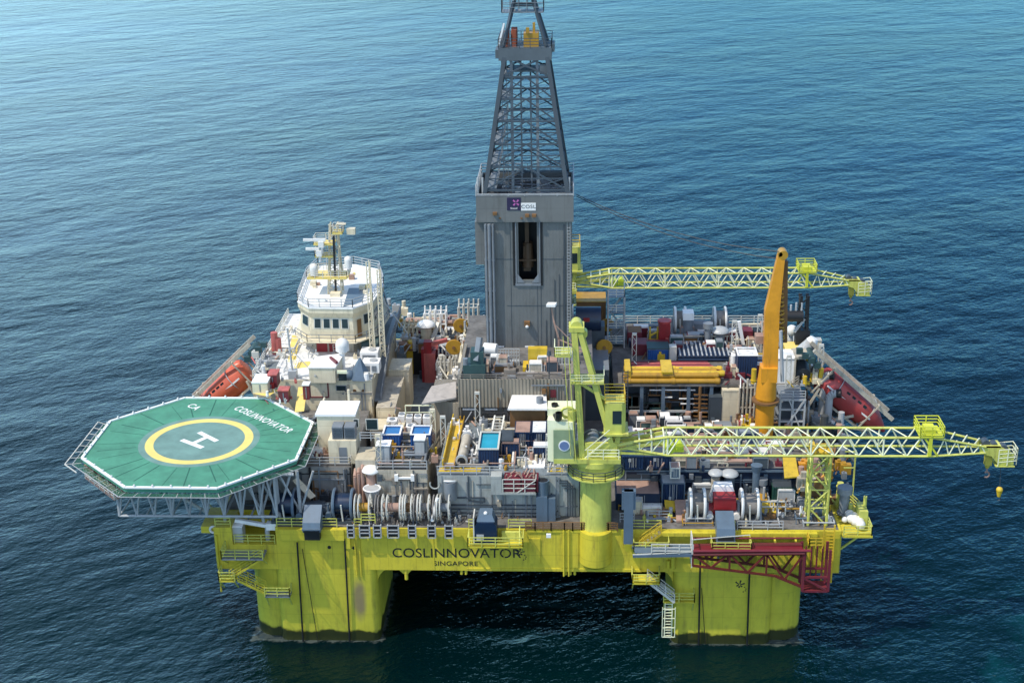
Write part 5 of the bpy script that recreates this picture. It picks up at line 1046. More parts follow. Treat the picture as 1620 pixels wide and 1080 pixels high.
x0=AY(497,0,b_[2]).x; x1=AY(511,0,b_[2]).x; wf=MB().box(x0-.1,x1+.1,b_[2]-.3,b_[2]-.002,AZ+1.35,AZ+1.7).build('window_hood', M['lime_pale'], t); MB().box(x0,x1,b_[2]-.04,b_[2]-.003,AZ+.3,AZ+1.33).build('window_pane', M['glass'], wf)
mb = MB().bar((b_[0]+2.2,b_[2]+3.0,b_[5]+.2),(b_[0]+3.4,b_[2]+.6,b_[5]+.5),.3); eqp('roof_tube', mb, 'maroon', 'dark red tube lying on the white cabin roof', 'tube')
p = A(568,602,AZ); t = thing('davit_cover', 'blue grey pyramid shaped cover on the accommodation roof', 'cover', (p.x,p.y,AZ)); MB().cyl((p.x,p.y+1,AZ+.05),(p.x+.1,p.y+1,AZ+2.6),1.5,.12,n=6).build('cover', M['bluegrey'], t); MB().cyl((p.x+.9,p.y+.2,AZ+.05),(p.x+.9,p.y+.2,AZ+.9),.4,.3,n=10).build('drum', M['white'], t); MB().sphere((p.x-1.3,p.y+.6,AZ+.5),.7).build('ball', M['bluegrey'], t, True)
p = A(544,586,AZ); t = thing('radome', 'white radome dome on a post before the red bridge doors', 'radome', (p.x,p.y,AZ)); c = AY(544,548,p.y); MB().cyl((p.x,p.y,AZ),(p.x,p.y,c.z-.5),.22,n=10).cyl((p.x,p.y,c.z-.9),(p.x,p.y,c.z-.5),.4,.75,n=14).build('post', M['white'], t, True); MB().cyl((p.x,p.y,c.z-.5),(p.x,p.y,c.z+.25),.85,n=20).sphere((p.x,p.y,c.z+.25),.85,20,6,0).build('dome', M['tank_white'], t, True)
for (xl,xr,yb,yt,dep,lab) in ((573,600,590,575,2.0,'white air housing at the right roof edge, nearer of the two'),(570,598,572,558,2.2,'white air housing at the right roof edge, further of the two')):
    b_=pbx(xl,xr,yb,AZ+.06,yt,dep); t=thing('air_housing',lab,'air housing',(b_[0],b_[2],AZ),'white air housings'); MB().box(*b_).build('casing',M['white'],t); MB().box(b_[0]+.3,b_[1]-.3,b_[2]-.05,b_[2]-.002,b_[4]+.2,b_[5]-.3).build('grille',M['steel_grey'],t); MB().cyl((b_[1]-.8,b_[2]+1,b_[5]),(b_[1]-.8,b_[2]+1,b_[5]+.15),.5,n=14).build('fan',M['steel_light'],t)
p = A(585,556,AZ); mb=MB().cyl((p.x-.9,p.y,AZ+1),(p.x+1.3,p.y,AZ+1),1.0,n=16); eqp('boiler_tank', mb, 'teal_dark', 'dark rounded tank behind the white air housings', 'tank', smooth=True)
clutter(20,(420,480),(585,640),AZ+.06,['white','steel_light','red_faded','maroon','rail_white'],'roof_fitting','small white or red fitting on the accommodation roof','fitting','roof fittings on the accommodation block',.2,.5)
clutter(26,(398,450),(555,610),AZ+.06,['white','steel_light','rail_white','cream','rust_pink','red_faded'],'davit_gear','pale davit gear crowded inboard of the left lifeboat','davit gear','gear inboard of the left lifeboat',.3,.8)
# lattice twin mast
p = A(600,563,AZ); h1 = AY(595,413,p.y).z; t = thing('radio_mast', 'pair of slender pale lattice masts rising right of the bridge', 'mast', (p.x,p.y,AZ))
for dx in (-.75,.55):
    mb = MB(); s_ = .32
    for a,b in ((-s_,-s_),(s_,-s_),(0,s_)): mb.cyl((p.x+dx+a,p.y+b,AZ),(p.x+dx+a*.7,p.y+b,h1-(0 if dx<0 else 1)),.08,n=6)
    for i in range(22): z=AZ+i*(h1-AZ-1)/22; zz=z+(h1-AZ-1)/22; sg=1 if i%2 else -1; mb.bar((p.x+dx-s_*sg,p.y-s_,z),(p.x+dx+s_*sg,p.y-s_,zz),.06); mb.bar((p.x+dx-s_*sg,p.y-s_,z),(p.x+dx,p.y+s_,zz),.06)
    mb.build('mast', M['cream'], t)
mb=MB().box(p.x+.4,p.x+.7,p.y-.2,p.y+.2,h1-1,h1-.4); mb.bar((p.x+.7,p.y,h1-5),(p.x+3.4,p.y+3,AZ+2),.12); mb.build('stay',M['steel_light'],t)

# bridge
BF = 30.2; BT = 28.3; z0b = 24.2
def AB(px,py): return A(px,py,BT)
roofp = [AB(*q) for q in ((471,478),(488,488),(558,489),(590,478),(607,452),(600,428),(560,420),(503,422),(486,438))]
cb = sum(roofp,Vector())/len(roofp)
def ins(p, k): return V(cb.x+(p.x-cb.x)*k, cb.y+(p.y-cb.y)*k, 0)
br = thing('ship_bridge', 'cream many sided bridge house with a white railed roof on the accommodation block', 'bridge', (cb.x,cb.y,AZ))
def ring(k, z): return [V(ins(p,k).x, ins(p,k).y, z) for p in roofp]
MB().loft([ring(.90,AZ+2.2), ring(.96,z0b), ring(.97,25.4), ring(.95,26.9), ring(1.0,27.7), ring(1.0,BT)]).build('wall', M['cream'], br)
MB().loft([ring(1.012,BT+.002), ring(1.012,BT+.2)]).build('roof', M['white'], br)
MB().loft([ring(.86,AZ+.05), ring(.86,AZ+2.2)]).build('base', M['cream_dirty'], br)
MB().loft([ring(1.05,AZ+1.95), ring(1.12,AZ+2.1), ring(1.12,AZ+2.2)]).build('gallery', M['cream'], br)
mb = MB(); rail_mb(mb, ring(1.0,BT+.2), 1.1, 1.4, .045, 2, True); mb.build('roof_handrail', M['steel_light'], br)
mb = MB(); rail_mb(mb, ring(1.10,AZ+2.2), 1.0, 1.6, .04, 1); mb.build('gallery_handrail', M['steel_grey'], br)
# windows on the faces, tilted like the wall
r0 = ring(.97,25.4); r1 = ring(.95,26.9)
def win(i, u0, u1, h0=.15, h1_=.92, nm='window', m='glass'):
    j=(i+1)%len(r0); a=r0[i].lerp(r0[j],u0); b=r0[i].lerp(r0[j],u1); c=r1[i].lerp(r1[j],u1); d=r1[i].lerp(r1[j],u0)
    e=(b-a).normalized(); n=e.cross((d-a).normalized()); n = n if n.dot(a-V(cb.x,cb.y,a.z))>0 else -n
    q=[a.lerp(d,h0),b.lerp(c,h0),b.lerp(c,h1_),a.lerp(d,h1_)]; dn_=(d-a).normalized()
    f=MB().extr([q[0]-e*.12-dn_*.1+n*.015,q[1]+e*.12-dn_*.1+n*.015,q[2]+e*.12+dn_*.1+n*.015,q[3]-e*.12+dn_*.1+n*.015],n*.04).build(nm,M['rail_white'],br)
    MB().extr([x+n*.058 for x in q],n*.03).build('pane',M[m],f)
for k in range(4): win(1,.09+.215*k,.23+.215*k)
win(0,.25,.75); win(2,.55,.95,.2,1.0); win(3,.15,.7,.0,.9); win(3,.75,.95,.0,.9); win(4,.2,.8)
j=ring(.965,0); a=r0[2].lerp(r0[3],.18); b=r0[2].lerp(r0[3],.38); n=(b-a).cross(UP).normalized()
MB().extr([a+n*.05+UP*-1.1,b+n*.05+UP*-1.1,b+n*.05+UP*1.2,a+n*.05+UP*1.2],n*.05).build('door',M['brown'],br)
rb0=ring(.86,0)
a=V(rb0[1].x,rb0[1].y,0).lerp(V(rb0[2].x,rb0[2].y,0),.0); b=V(rb0[2].x,rb0[2].y,0)
for k in range(3): x0=a.x+(b.x-a.x)*(.02+.33*k); x1=a.x+(b.x-a.x)*(.30+.33*k); MB().box(x0,x1,a.y-.16,a.y-.003,AZ+.1,AZ+2.1).pieces('red_door',M['red'],br)
q=[AB(543,488),AB(573,480),AB(580,458),AB(552,458)]; MB().extr([V(x.x,x.y,BT+.204) for x in q],(0,0,.02)).build('grey_patch',M['bluegrey'],br)  # thin flat blue grey patch on the bridge roof
# navigation mast on the bridge roof
p=A(531,462,BT+.2); t=thing('navigation_mast','cluttered mast with yellow platforms and white radar bars on the bridge roof','mast',(p.x,p.y,BT+.2)); zt=AY(533,353,p.y).z; hz=lambda py: AY(531,py,p.y).z
mb=MB()
for a,b in ((-.9,-.7),(.9,-.7),(.9,.9),(-.9,.9)): mb.cyl((p.x+a,p.y+b,BT+.2),(p.x+.3+a*.5,p.y+b*.5,zt),.1,n=6)
lv_=[BT+.2+(zt-BT-.2)*i/9 for i in range(10)]
for i in range(9):
    for s in (-1,1): q0=.9-.045*i*1.0; mb.bar((p.x+.03*i-s*q0,p.y-.7,lv_[i]),(p.x+.03*i+s*q0,p.y-.6,lv_[i+1]),.08); mb.bar((p.x+.03*i+q0,p.y-.7*s,lv_[i]),(p.x+.03*i+q0,p.y+.7*s,lv_[i+1]),.08)
mb.build('lattice',M['cream'],t)
for (py,xa_,xb_,dd) in ((436,489,552,1.6),(404,500,530,1.0),(385,498,530,1.0),(368,527,543,.9)):
    z=hz(py); x0=AY(xa_,py,p.y).x; x1=AY(xb_,py,p.y).x; pf=MB().box(x0,x1,p.y-dd,p.y+dd,z,z+.22).build('platform',M['heli_yellow'],t); mb=MB(); rail_mb(mb,[(x0,p.y-dd,z+.2),(x1,p.y-dd,z+.2),(x1,p.y+dd,z+.2),(x0,p.y+dd,z+.2)],.9,1.1,.035,2,True); mb.build('handrail',M['rail_white'],pf)
for (py,xa_,xb_) in ((376,483,518),(390,487,508)):
    z=hz(py); x0=AY(xa_,py,p.y).x; x1=AY(xb_,py,p.y).x; c=(x0+x1)/2; MB().box(x0,x1,p.y-1.6,p.y-1.3,z,z+.3).build('radar_bar',M['tank_white'],t); MB().box(c-.3+.8,c+.4+.8,p.y-1.8,p.y-1.1,z-.8,z-.02).cyl((c+.9,p.y-1.4,z-1.6),(c+.9,p.y-1.4,z-.8),.15,n=8).build('radar_pedestal',M['tank_white'],t)
mb=MB(); mb.bar((p.x+.2,p.y-1.0,BT+.3),(p.x+.35,p.y-.9,hz(370)),.26); mb.build('cable_tray',M['black'],t)
mb=MB()
for (px,py,r_) in ((498,420,.55),(552,408,.5)): z=hz(py); x=AY(px,py,p.y).x; mb.cyl((x,p.y-.8,z-1),(x,p.y-.8,z),r_,n=12); mb.sphere((x,p.y-.8,z),r_,12,5,0)
mb.pieces('satellite_dome',M['tank_white'],t,True)
z=hz(355); x=AY(541,355,p.y).x; mb=MB().box(x-.7,x+.5,p.y-.3,p.y+.3,z,z+.12).box(AY(527,0,p.y).x,AY(541,0,p.y).x,p.y-.4,p.y+.4,hz(370),hz(361)); mb.build('mast_head',M['cream'],t)
mb=MB()
for k in range(7): x=p.x+random.uniform(-2,2.2); z=BT+random.uniform(1.5,6); mb.bar((x,p.y-.3,z),(x,p.y-.3,z+random.uniform(1.5,3)),.05)
mb.build('whip_antenna',M['rail_white'],t)
p=A(500,478,BT+.2); mb=MB().box(p.x,p.x+1.2,p.y,p.y+.7,BT+.2,BT+.6); eqp('roof_locker',mb,'white','small white locker on the bridge roof','locker')
b_=pbx(522,538,470,BT+.2,464,1.3); mb=MB().box(*b_[:4],BT+.2,BT+.7); eqp('roof_hatch',mb,'cream','cream hatch box before the navigation mast on the bridge roof','hatch')
# jib on the left roof
p=A(464,598,AZ); mb=MB().cyl((p.x,p.y,AZ),(p.x-.3,p.y+.2,AZ+6.5),.12,n=7).bar((p.x,p.y,AZ+.2),(p.x+3.2,p.y-1.6,AZ+1.0),.14).bar((p.x+3.2,p.y-1.6,AZ+1.0),(p.x-.2,p.y+.1,AZ+4),.07); mb.box(p.x-.5,p.x+.5,p.y-.5,p.y+.5,AZ+.06,AZ+1.1); eqp('davit',mb,'steel_light','thin grey davit with a leaning boom on the left accommodation roof','davit')

# ------------------------------------------------------------------ lifeboats on their slides
def lifeboat(top, bot, sg, label, ramplab, bm):
    top=Vector(top); bot=Vector(bot); d=(bot-top).normalized(); L=(bot-top).length; side=V(0,1,0); nrm=d.cross(side)*sg; nrm = nrm if nrm.z>0 else -nrm
    t=thing('lifeboat',label,'lifeboat',(top+bot)/2,'lifeboats on slides')
    rings=[]; N=16
    for q,wd,hh,c in ((0,.9,.8,.55),(.06,1.6,1.6,.3),(.25,1.9,2.0,.25),(.55,1.9,1.95,.25),(.78,1.5,1.5,.2),(.92,.75,.7,.15),(1,.2,.2,0)):
        o_=top+d*(L*q)+nrm*(.55+c); rings.append([o_+side*(wd*math.cos(2*math.pi*k/N))+nrm*(hh*(math.sin(2*math.pi*k/N))) for k in range(N)])
    MB().loft(rings).build('hull',M[bm],t,True)
    cn=top+d*(L*.16)+nrm*2.15; rr=[]
    for q,s_ in ((-1.6,.6),(-1.0,1.0),(.9,1.0),(1.9,.3)): o_=cn+d*q-nrm*.3; rr.append([o_+side*(1.0*s_*math.cos(2*math.pi*k/10))+nrm*(.9*s_*math.sin(2*math.pi*k/10)) for k in range(10)])
    MB().loft(rr).build('canopy',M[bm],t,True)
    mb=MB()
    for s in (-1,1): mb.bar(top+d*(L*.1)+nrm*.9+side*1.88*s,top+d*(L*.72)+nrm*.9+side*1.7*s,.12,.2)
    mb.build('fender',M['white'],t)
    mb=MB()
    for s in (-1,1):
        for q in (.34,.42,.5,.58): c=top+d*(L*q)+nrm*1.75+side*1.6*s; mb.bar(c-d*.25,c+d*.25,.2,.34)
    mb.box(cn.x-.3,cn.x+.3,cn.y-.35,cn.y+.35,cn.z+.5,cn.z+.75); mb.build('porthole',M['glass'],t)
    mb=MB()
    for q in (.22,.68): o_=top+d*(L*q)+nrm*1.05; mb.torus(o_,d,1.93,.06,n=22,a0=0,a1=6.29)
    mb.build('reflective_band',M['steel_light'],t)
    r=thing('launch_ramp',ramplab,'launch ramp',(top+bot)/2,'lifeboat launch ramps'); 
    mb=MB()
    for s in (-1,1):
        o_=side*s*1.45; mb.bar(top-d*3.2+o_+nrm*3.25,bot-d*1.0+o_+nrm*2.7,.4,.5,upv=nrm)
        mb.bar(top-d*1+o_-nrm*1.0,bot-d*1.0+o_-nrm*1.0,.25)
    mb.build('slide_beam',M['cream_dirty'],r); mb=MB()
    for k in range(5):
        q=top+d*(L*(.02+.22*k))-nrm*1.0; mb.bar(q-side*1.95,q+side*1.95,.25)
        if k in (0,3):
            for s in (-1,1): mb.bar(q+side*1.95*s,q+side*1.95*s+nrm*4.0,.16); mb.bar(q+side*1.95*s+nrm*4.0,q+side*1.4*s+nrm*4.1,.16)
    inn=V(-sg*3.2,0,-3.0)
    for k in (0,2,3):
        q=top+d*(L*(.05+.25*k))
        for s in (-1,1): mb.bar(q+side*1.9*s,V(q.x-sg*(2.5+1.8*k),q.y+1.9*s,max(DZ-.5,q.z-5.5+k)),.28)
    mb.build('brace',M['cream_dirty'],r)
    mb=MB().cyl(top-d*2.6-side*1.6+nrm*2.2,top-d*2.6+side*1.6+nrm*2.2,.5,n=12)
    for k in range(4): mb.box(top.x-.4-d.x*k*1.0,top.x+.4-d.x*k*1.0,top.y-2.2,top.y-1.6,top.z+2.4-d.z*k*1.0,top.z+3.1-d.z*k*1.0)
    mb.build('ramp_gear',M['teal_dark'],r)
yR=31.0; tR=AY(1288,583,yR); bR=AY(1392,664,yR); lifeboat(tR-V(0,0,1.5),bR+V(.3,0,-2.0),1,'faded red lifeboat pointing down its slide on the right side','pale steel slide carrying the faded red lifeboat on the right','boat_red')
yL=32.0; tL=AY(398,573,yL); bL=AY(318,640,yL); lifeboat(tL-V(0,0,1.5),bL+V(-.3,0,-2.0),-1,'orange lifeboat pointing down its slide behind the helideck on the left','pale steel slide carrying the orange lifeboat on the left','orange_boat')

# ------------------------------------------------------------------ the lane left of the derrick
def boxthing(b, m, name, label, cat, lid=None, group=None, trim=None):
    t = thing(name,label,cat,((b[0]+b[1])/2,b[2],b[4]),group); MB().box(*b).build('body',M[m],t)
    if lid: MB().box(b[0]-.04,b[1]+.04,b[2]-.04,b[3]+.04,b[5],b[5]+.1).build('lid',M[lid],t)
    mb=MB(); e=.05
    for x in (b[0]-.02,b[1]-.06): mb.box(x,x+.08,b[2]-.04,b[2]-.002,b[4],b[5])
    mb.box(b[0]+.06,b[1]-.06,b[2]-.04,b[2]-.002,b[5]-.12,b[5]-.02); mb.build('trim',M[trim or m],t); return t
mb = MB().box(-16.6,-11.8,20,46,DZ+.034,DZ+.06); o=mb.build('lane_deck',M['deck_blue']); o['kind']='structure'
b_=[-19.2,-16.9,21.5,31.5,DZ+.06,18.6]; boxthing(b_,'cream','duct_house','long beige duct house in the lane beside the accommodation block','duct house','cream_dirty')
b_=[-18.9,-16.3,31.8,35.8,DZ+.06,19.4]; boxthing(b_,'cream','duct_house','taller beige duct house behind the long one in the lane','duct house','cream')
b_=[-19.6,-15.6,18.2,21.2,DZ+.06,17.2]; boxthing(b_,'cream_dirty','pump_house','stained beige pump house at the near end of the lane','pump house','cream')
p=A(683,606,DZ); b_=[p.x-.95,p.x+.6,p.y,p.y+1.4,DZ+.06,AY(683,560,p.y).z]; t=thing('post_crane','red and orange upright post crane standing in the lane','crane',(p.x,p.y,DZ)); MB().box(*b_).build('post',M['red_faded'],t); MB().box(b_[0]-.35,b_[0]-.01,b_[2]+.2,b_[3],DZ+.06,b_[5]+.6).box(b_[0],b_[1]-.5,b_[2]+.3,b_[3],b_[5],b_[5]+1.6).build('mast',M['red'],t); MB().bar((p.x,p.y+.7,b_[5]+1.2),(p.x+2.2,p.y+1.5,b_[5]+1.5),.5).build('arm',M['red_faded'],t)
b_=pbx(672,706,580,15,553,3.0); boxthing(b_,'maroon','winch_house','maroon machinery housing behind the red post crane','machine','red_faded')
b_=pbx(655,674,592,DZ+.06,556,2.5); boxthing(b_,'black','winch_house','black machinery block left of the red post crane','machine')
p=A(651,556,17); mb=MB().box(p.x-.7,p.x+.7,p.y,p.y+.6,DZ+.06,17.6).cyl((p.x,p.y,17.6),(p.x,p.y,18.6),.5,n=10); eqp('hydrant','' or mb,'yellow','yellow hydrant post beside the black machinery block','hydrant')
def sheave(px,py,y,r,label,zb=None):
    c=AY(px,py,y); t=thing('sheave',label,'sheave',(c.x,y,c.z-5),'yellow brown sheaves'); MB().cyl((c.x,y-.15,c.z),(c.x,y+.15,c.z),r,n=22).build('wheel',M['yellow_brown'],t,True); MB().torus((c.x,y,c.z),(0,1,0),r,.12,n=22).build('rim',M['yellow_brown'],t); MB().cyl((c.x,y-.3,c.z),(c.x,y+.3,c.z),.22,n=10).build('hub',M['brown'],t); mb=MB()
    for s in (-.45,.45): mb.bar((c.x+s,y+.2,c.z),(c.x+s*1.6,y+.5,zb or 15),.22)
    mb.build('stand',M['cream_dirty'],t)
sheave(729,515,45,.95,'yellow brown round sheave behind the pair left of the derrick'); sheave(718,549,38,.98,'yellow brown round sheave in the lane nearest to the derrick foot'); sheave(956,549,36,.98,'yellow brown round sheave right of the derrick, nearer one'); sheave(961,514,44,.85,'rusty round sheave right of the derrick, further one')
b_=pbx(692,724,545,16,527,3.4); container(b_,'navy','navy container with pale lid left of the derrick at the far side',roof='bluegrey')
def pipes_frame(px0,px1,py,z,h,n,m,label,cat='pipe rack',name='pipe_rack',dep=1.5):
    a=A(px0,py,z); b=A(px1,py,z); mb=MB()
    for i in range(n+1):
        c=a.lerp(b,i/n); mb.cyl(c,c+UP*(h*(.8+.2*((i*7)%3)/2)),.14,n=7); mb.cyl(c+V(0,dep,0),c+V(0,dep,h),.12,n=6); mb.bar(c+UP*h*.8,c+V(0,dep,h*.8),.12)
    for q in (.35,.8): mb.bar(a+UP*h*q,b+UP*h*q,.16); mb.bar(a+V(0,dep,h*q),b+V(0,dep,h*q),.12)
    return eqp(name,mb,m,label,cat)
pipes_frame(672,706,525,18,3.4,4,'white','white pipe frame at the far edge left of the derrick'); pipes_frame(726,757,520,18,4.0,4,'rail_white','pale pipe frame between the rear sheave and the derrick'); pipes_frame(640,668,545,17,3.2,4,'cream','cream pipe frame on the far left of the lane')
p=A(675,540,17.5); vent((p.x,p.y,15),.75,4.6,'cream','cream ventilator with white domed cap in the far lane','mush',capm='white')
for (x0,y0,x1,y1,lab) in ((682,545,694,510,'white slanting boom behind the red post crane'),(739,555,748,520,'white slanting boom at the foot of the derrick, nearer'),(752,545,760,508,'beige slanting boom touching the derrick wall')):
    a=A(x0,y0,17.5); b=AY(x1,y1,a.y+2); mb=MB().bar(a,b,.5,.4).bar(V(a.x,a.y,DZ),a,.3); eqp('jib_boom',mb,'cream' if 'beige' in lab else 'rail_white',lab,'boom')
b_=[-9.5,-6.8,28,40,DZ+.06,22.0]; boxthing(b_,'cream_dirty','service_house','stained beige service house against the left foot of the derrick','deckhouse','cream')
b_=[-18.5,-7,47,57,DZ+.06,17.2]; boxthing(b_,'cream_dirty','rear_house','low stained beige house at the far edge left of the derrick','deckhouse','deck_grey')
clutter(34,(640,752),(512,545),17.25,['cream','white','steel_light','rust_pink','brown','steel_grey','maroon'],'rear_gear','pale or rusty gear crowded at the far edge left of the derrick','gear','gear at the far edge left of the derrick',.5,1.1)
clutter(36,(690,745),(568,605),15.6,['white','steel_light','cream','rust_pink','steel_grey','rail_white'],'tensioner_pipe','pale pipe or valve stacked left of the drill floor','pipe','pipes left of the drill floor',.5,1.2)
clutter(22,(655,735),(555,600),DZ+.06,['steel_dark','steel_grey','brown','maroon','cream'],'lane_gear','dark or rusty gear standing along the lane','gear','gear along the lane',.6,1.4)
pipes_frame(693,728,612,DZ+.06,4.6,6,'rail_white','white lattice of upright pipes left of the drill floor',dep=2.5)
clutter(14,(613,650),(640,690),18.6,['cream','rust_pink','steel_grey','brown'],'hose_bundle','rusty or beige hose on the long duct house','hose','hoses on the long duct house',.3,.6,.8)

# ------------------------------------------------------------------ right of the derrick
b_=[5.2,9.5,29.0,41,DZ+.06,20.6]; boxthing(b_,'steel_dark','machinery_house','dark machinery house against the right side of the derrick','deckhouse','steel_grey')
p=A(930,545,20.7); t=thing('draw_works','dark navy drum machine with a red centre beside the derrick','machine',(p.x,p.y,20.6)); c=AY(930,505,p.y); MB().cyl((p.x-1.6,p.y,c.z),(p.x+1.7,p.y,c.z),1.7,n=22).build('drum',M['navy_plain'],t,True); MB().box(p.x-2.2,p.x+2.2,p.y-1.2,p.y+1.2,20.7,c.z-.6).build('base',M['steel_dark'],t); MB().box(p.x-.6,p.x+.2,p.y-1.78,p.y-1.6,c.z+.3,c.z+.8).build('badge',M['red'],t); MB().box(p.x-2.4,p.x-1.9,p.y-.4,p.y+.4,c.z-1.2,c.z+2).build('post',M['white'],t)
# scaffold stair tower
p0=A(962,545,DZ); y=42.0; x0=AY(962,500,y).x; x1=AY(988,500,y).x; zt=AY(975,470,y).z; t=thing('stair_tower','pale open stair tower with rails right of the derrick','stair tower',(x0,y,DZ)); mb=MB(); 
for x in (x0,x1):
    for yy in (y,y+3): mb.bar((x,yy,DZ),(x,yy,zt),.2)
n=5; fl=MB(); rl=MB()
for i in range(n):
    z=17+(zt-17)*i/(n-1); fl.box(x0,x1,y,y+3,z-.1,z); rail_mb(rl,[(x0,y,z),(x1,y,z),(x1,y+3,z)],1.1,1.3,.05)
    if i<n-1: fl.bar((x0+.3 if i%2 else x1-.3,y+.6,z),(x1-.3 if i%2 else x0+.3,y+.6,z+(zt-17)/(n-1)),.8,.12)
mb.build('frame',M['steel_light'],t); fl.build('floor',M['steel_grey'],t); rl.build('handrail',M['rail_white'],t)
b_=[AY(912,0,47).x,AY(962,0,47).x,46,50,DZ+.06,AY(930,478,46).z]; boxthing(b_,'brown','rear_cabin','brown cabin with a yellowish roof behind the draw works','cabin','yellow_brown')
pipes_frame(908,960,600,DZ+.06,6,5,'steel_dark','dark upright pipe frame in the shade right of the drill floor',dep=3)
clutter(26,(905,985),(545,600),16,['steel_dark','steel_grey','brown','black','steel_light'],'shaded_gear','dark gear in the shade right of the derrick','gear','gear in the shade right of the derrick',.7,1.5)
p=AY(985,560,38); mb=MB(); zz=AY(985,500,38).z
for s in (-.35,.35): mb.bar((p.x+s,28,DZ),(p.x+s,28,21),.1)
for i in range(18): mb.bar((p.x-.35,28,DZ+.4+i*.4),(p.x+.35,28,DZ+.4+i*.4),.07)
eqp('ladder',mb,'steel_dark','dark upright ladder between the crane and the pipe deck','ladder')

# pipe deck
PZ=18.6; PX0,PX1,PY0,PY1=10.4,24.0,29.2,51.5
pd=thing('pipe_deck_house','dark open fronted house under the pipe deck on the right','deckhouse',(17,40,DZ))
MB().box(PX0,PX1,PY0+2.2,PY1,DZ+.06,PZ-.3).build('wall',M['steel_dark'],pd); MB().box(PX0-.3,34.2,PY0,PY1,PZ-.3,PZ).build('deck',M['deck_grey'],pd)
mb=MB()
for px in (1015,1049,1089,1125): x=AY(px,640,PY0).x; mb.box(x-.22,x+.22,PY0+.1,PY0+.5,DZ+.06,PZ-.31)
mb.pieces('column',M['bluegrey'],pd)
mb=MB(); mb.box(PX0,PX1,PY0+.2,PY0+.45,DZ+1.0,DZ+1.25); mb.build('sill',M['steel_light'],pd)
mb=MB(); rail_mb(mb,[(PX0,PY1,PZ),(34.1,PY1,PZ)],1.1,1.8,.05); rail_mb(mb,[(34.1,PY0,PZ),(34.1,PY1,PZ)],1.1,1.8,.05); mb.build('handrail',M['rail_white'],pd)
rnd=random.Random(9)
for i in range(22):
    x=rnd.uniform(PX0+.5,PX1-1); z=DZ+rnd.uniform(.1,2.6); s_=rnd.uniform(.3,.9); mb=MB().box(x-s_,x+s_,PY0+.9,PY0+1.9,z if False else DZ+.06,DZ+.06+rnd.uniform(.6,3.2)); 
    if i%2: mb.bar((x-1.2,PY0+.8,z+.8),(x+1.2,PY0+.8,z+.8),.16)
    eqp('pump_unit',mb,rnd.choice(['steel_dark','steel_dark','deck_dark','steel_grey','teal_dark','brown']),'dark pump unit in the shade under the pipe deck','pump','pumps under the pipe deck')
for k,(px0,px1,z) in enumerate(((1062,1080,16.6),(1092,1118,16.4),(1095,1120,15.7),(1040,1120,17.6))): a=AY(px0,0,PY0+.3).x; b=AY(px1,0,PY0+.3).x; eqp('strip_lamp',MB().box(a,b,PY0+.3,PY0+.42,z,z+.14),'white','white strip lamp or pale pipe glowing pale under the pipe deck','strip lamp','pale strips under the pipe deck')
p=A(1106,664,DZ); mb=MB().cyl((p.x,PY0+.1,DZ),(p.x,PY0+.1,PZ-.3),.2,n=8)
for k in range(6): mb.bar((p.x-.8,PY0,DZ+.6+k*.6),(p.x+1.0,PY0,DZ+.5+k*.6),.14)
eqp('valve_tree',mb,'brown','brown valve tree standing under the right part of the pipe deck','valve')
# long pipes on its front edge
xa_=AY(986,600,30).x; xb_=AY(1147,600,30).x
for k in range(9):
    y=PY0+.25+(k%5)*.72; z=PZ+.36+(.62 if k>=5 else 0); y+= .36 if k>=5 else 0
    x0=xa_+rnd.uniform(0,.5); x1=xb_-rnd.uniform(0,1.2); mb=MB().cyl((x0,y,z),(x1,y,z),.34,n=12)
    for q in (.02,.5,.97): c=x0+(x1-x0)*q; mb.cyl((c-.25,y,z),(c+.25,y,z),.42,n=12)
    eqp('riser_pipe',mb,('yellow_brown','brown','yellow_brown')[(k*2)%3] if k<5 else ('yellow','yellow_brown')[k%2],'long yellow orange riser pipe lying along the front of the pipe deck','pipe','riser pipes on the pipe deck',True)
for k in range(5): y=PY0+4.6+k*.5; eqp('casing_pipe',MB().cyl((xa_+1.2,y,PZ+.3),(xb_-.9-.2*k,y,PZ+.3),.2,n=10),'red_faded' if k%2 else 'maroon','long red casing pipe lying behind the yellow riser pipes','pipe','red casing pipes on the pipe deck',True)
b_=pbx(988,997,598,PZ,573,2.5); boxthing([b_[0],b_[1],PY0+.3,PY0+4.4,PZ,PZ+1.7],'yellow','pipe_stop','yellow upright stop at the left end of the riser pipes','pipe stop')
a=AY(1060,0,30).x; boxthing([a,a+1.4,PY0+.15,PY0+4.3,PZ+1.35,PZ+1.65],'yellow','pipe_clamp','yellow clamp across the middle of the riser pipes','clamp')
boxthing(pbx(1024,1058,569,PZ,552,2.5),'blue','crate','blue green open crate on the pipe deck','crate','teal_dark',trim='bluegrey')
boxthing(pbx(1059,1070,570,PZ,549,1.2),'rail_white','cabinet','narrow pale cabinet between the blue crate and the navy pipes','cabinet')
x0=AY(1072,565,38).x; x1=AY(1155,565,38).x
for k in range(3):
    y=A(1110,572-k*8,PZ).y; t=thing('pipe_bundle','dark navy bundle of pipes with white end marks on the pipe deck','pipe bundle',((x0+x1)/2,y,PZ),'navy pipe bundles'); mb=MB()
    for j in range(4): mb.cyl((x0,y+j*.42,PZ+.3),(x1,y+j*.42,PZ+.3),.2,n=8); mb.cyl((x0,y+j*.42+.2,PZ+.66),(x1,y+j*.42+.2,PZ+.66),.2,n=8)
    mb.build('pipes',M['navy_plain'],t,True); mb=MB()
    for j in range(12): c=x0+(x1-x0)*(j+.5)/12; mb.box(c-.1,c+.1,y-.1,y+1.6,PZ+.87,PZ+.93)
    mb.build('end_mark',M['steel_light'],t)
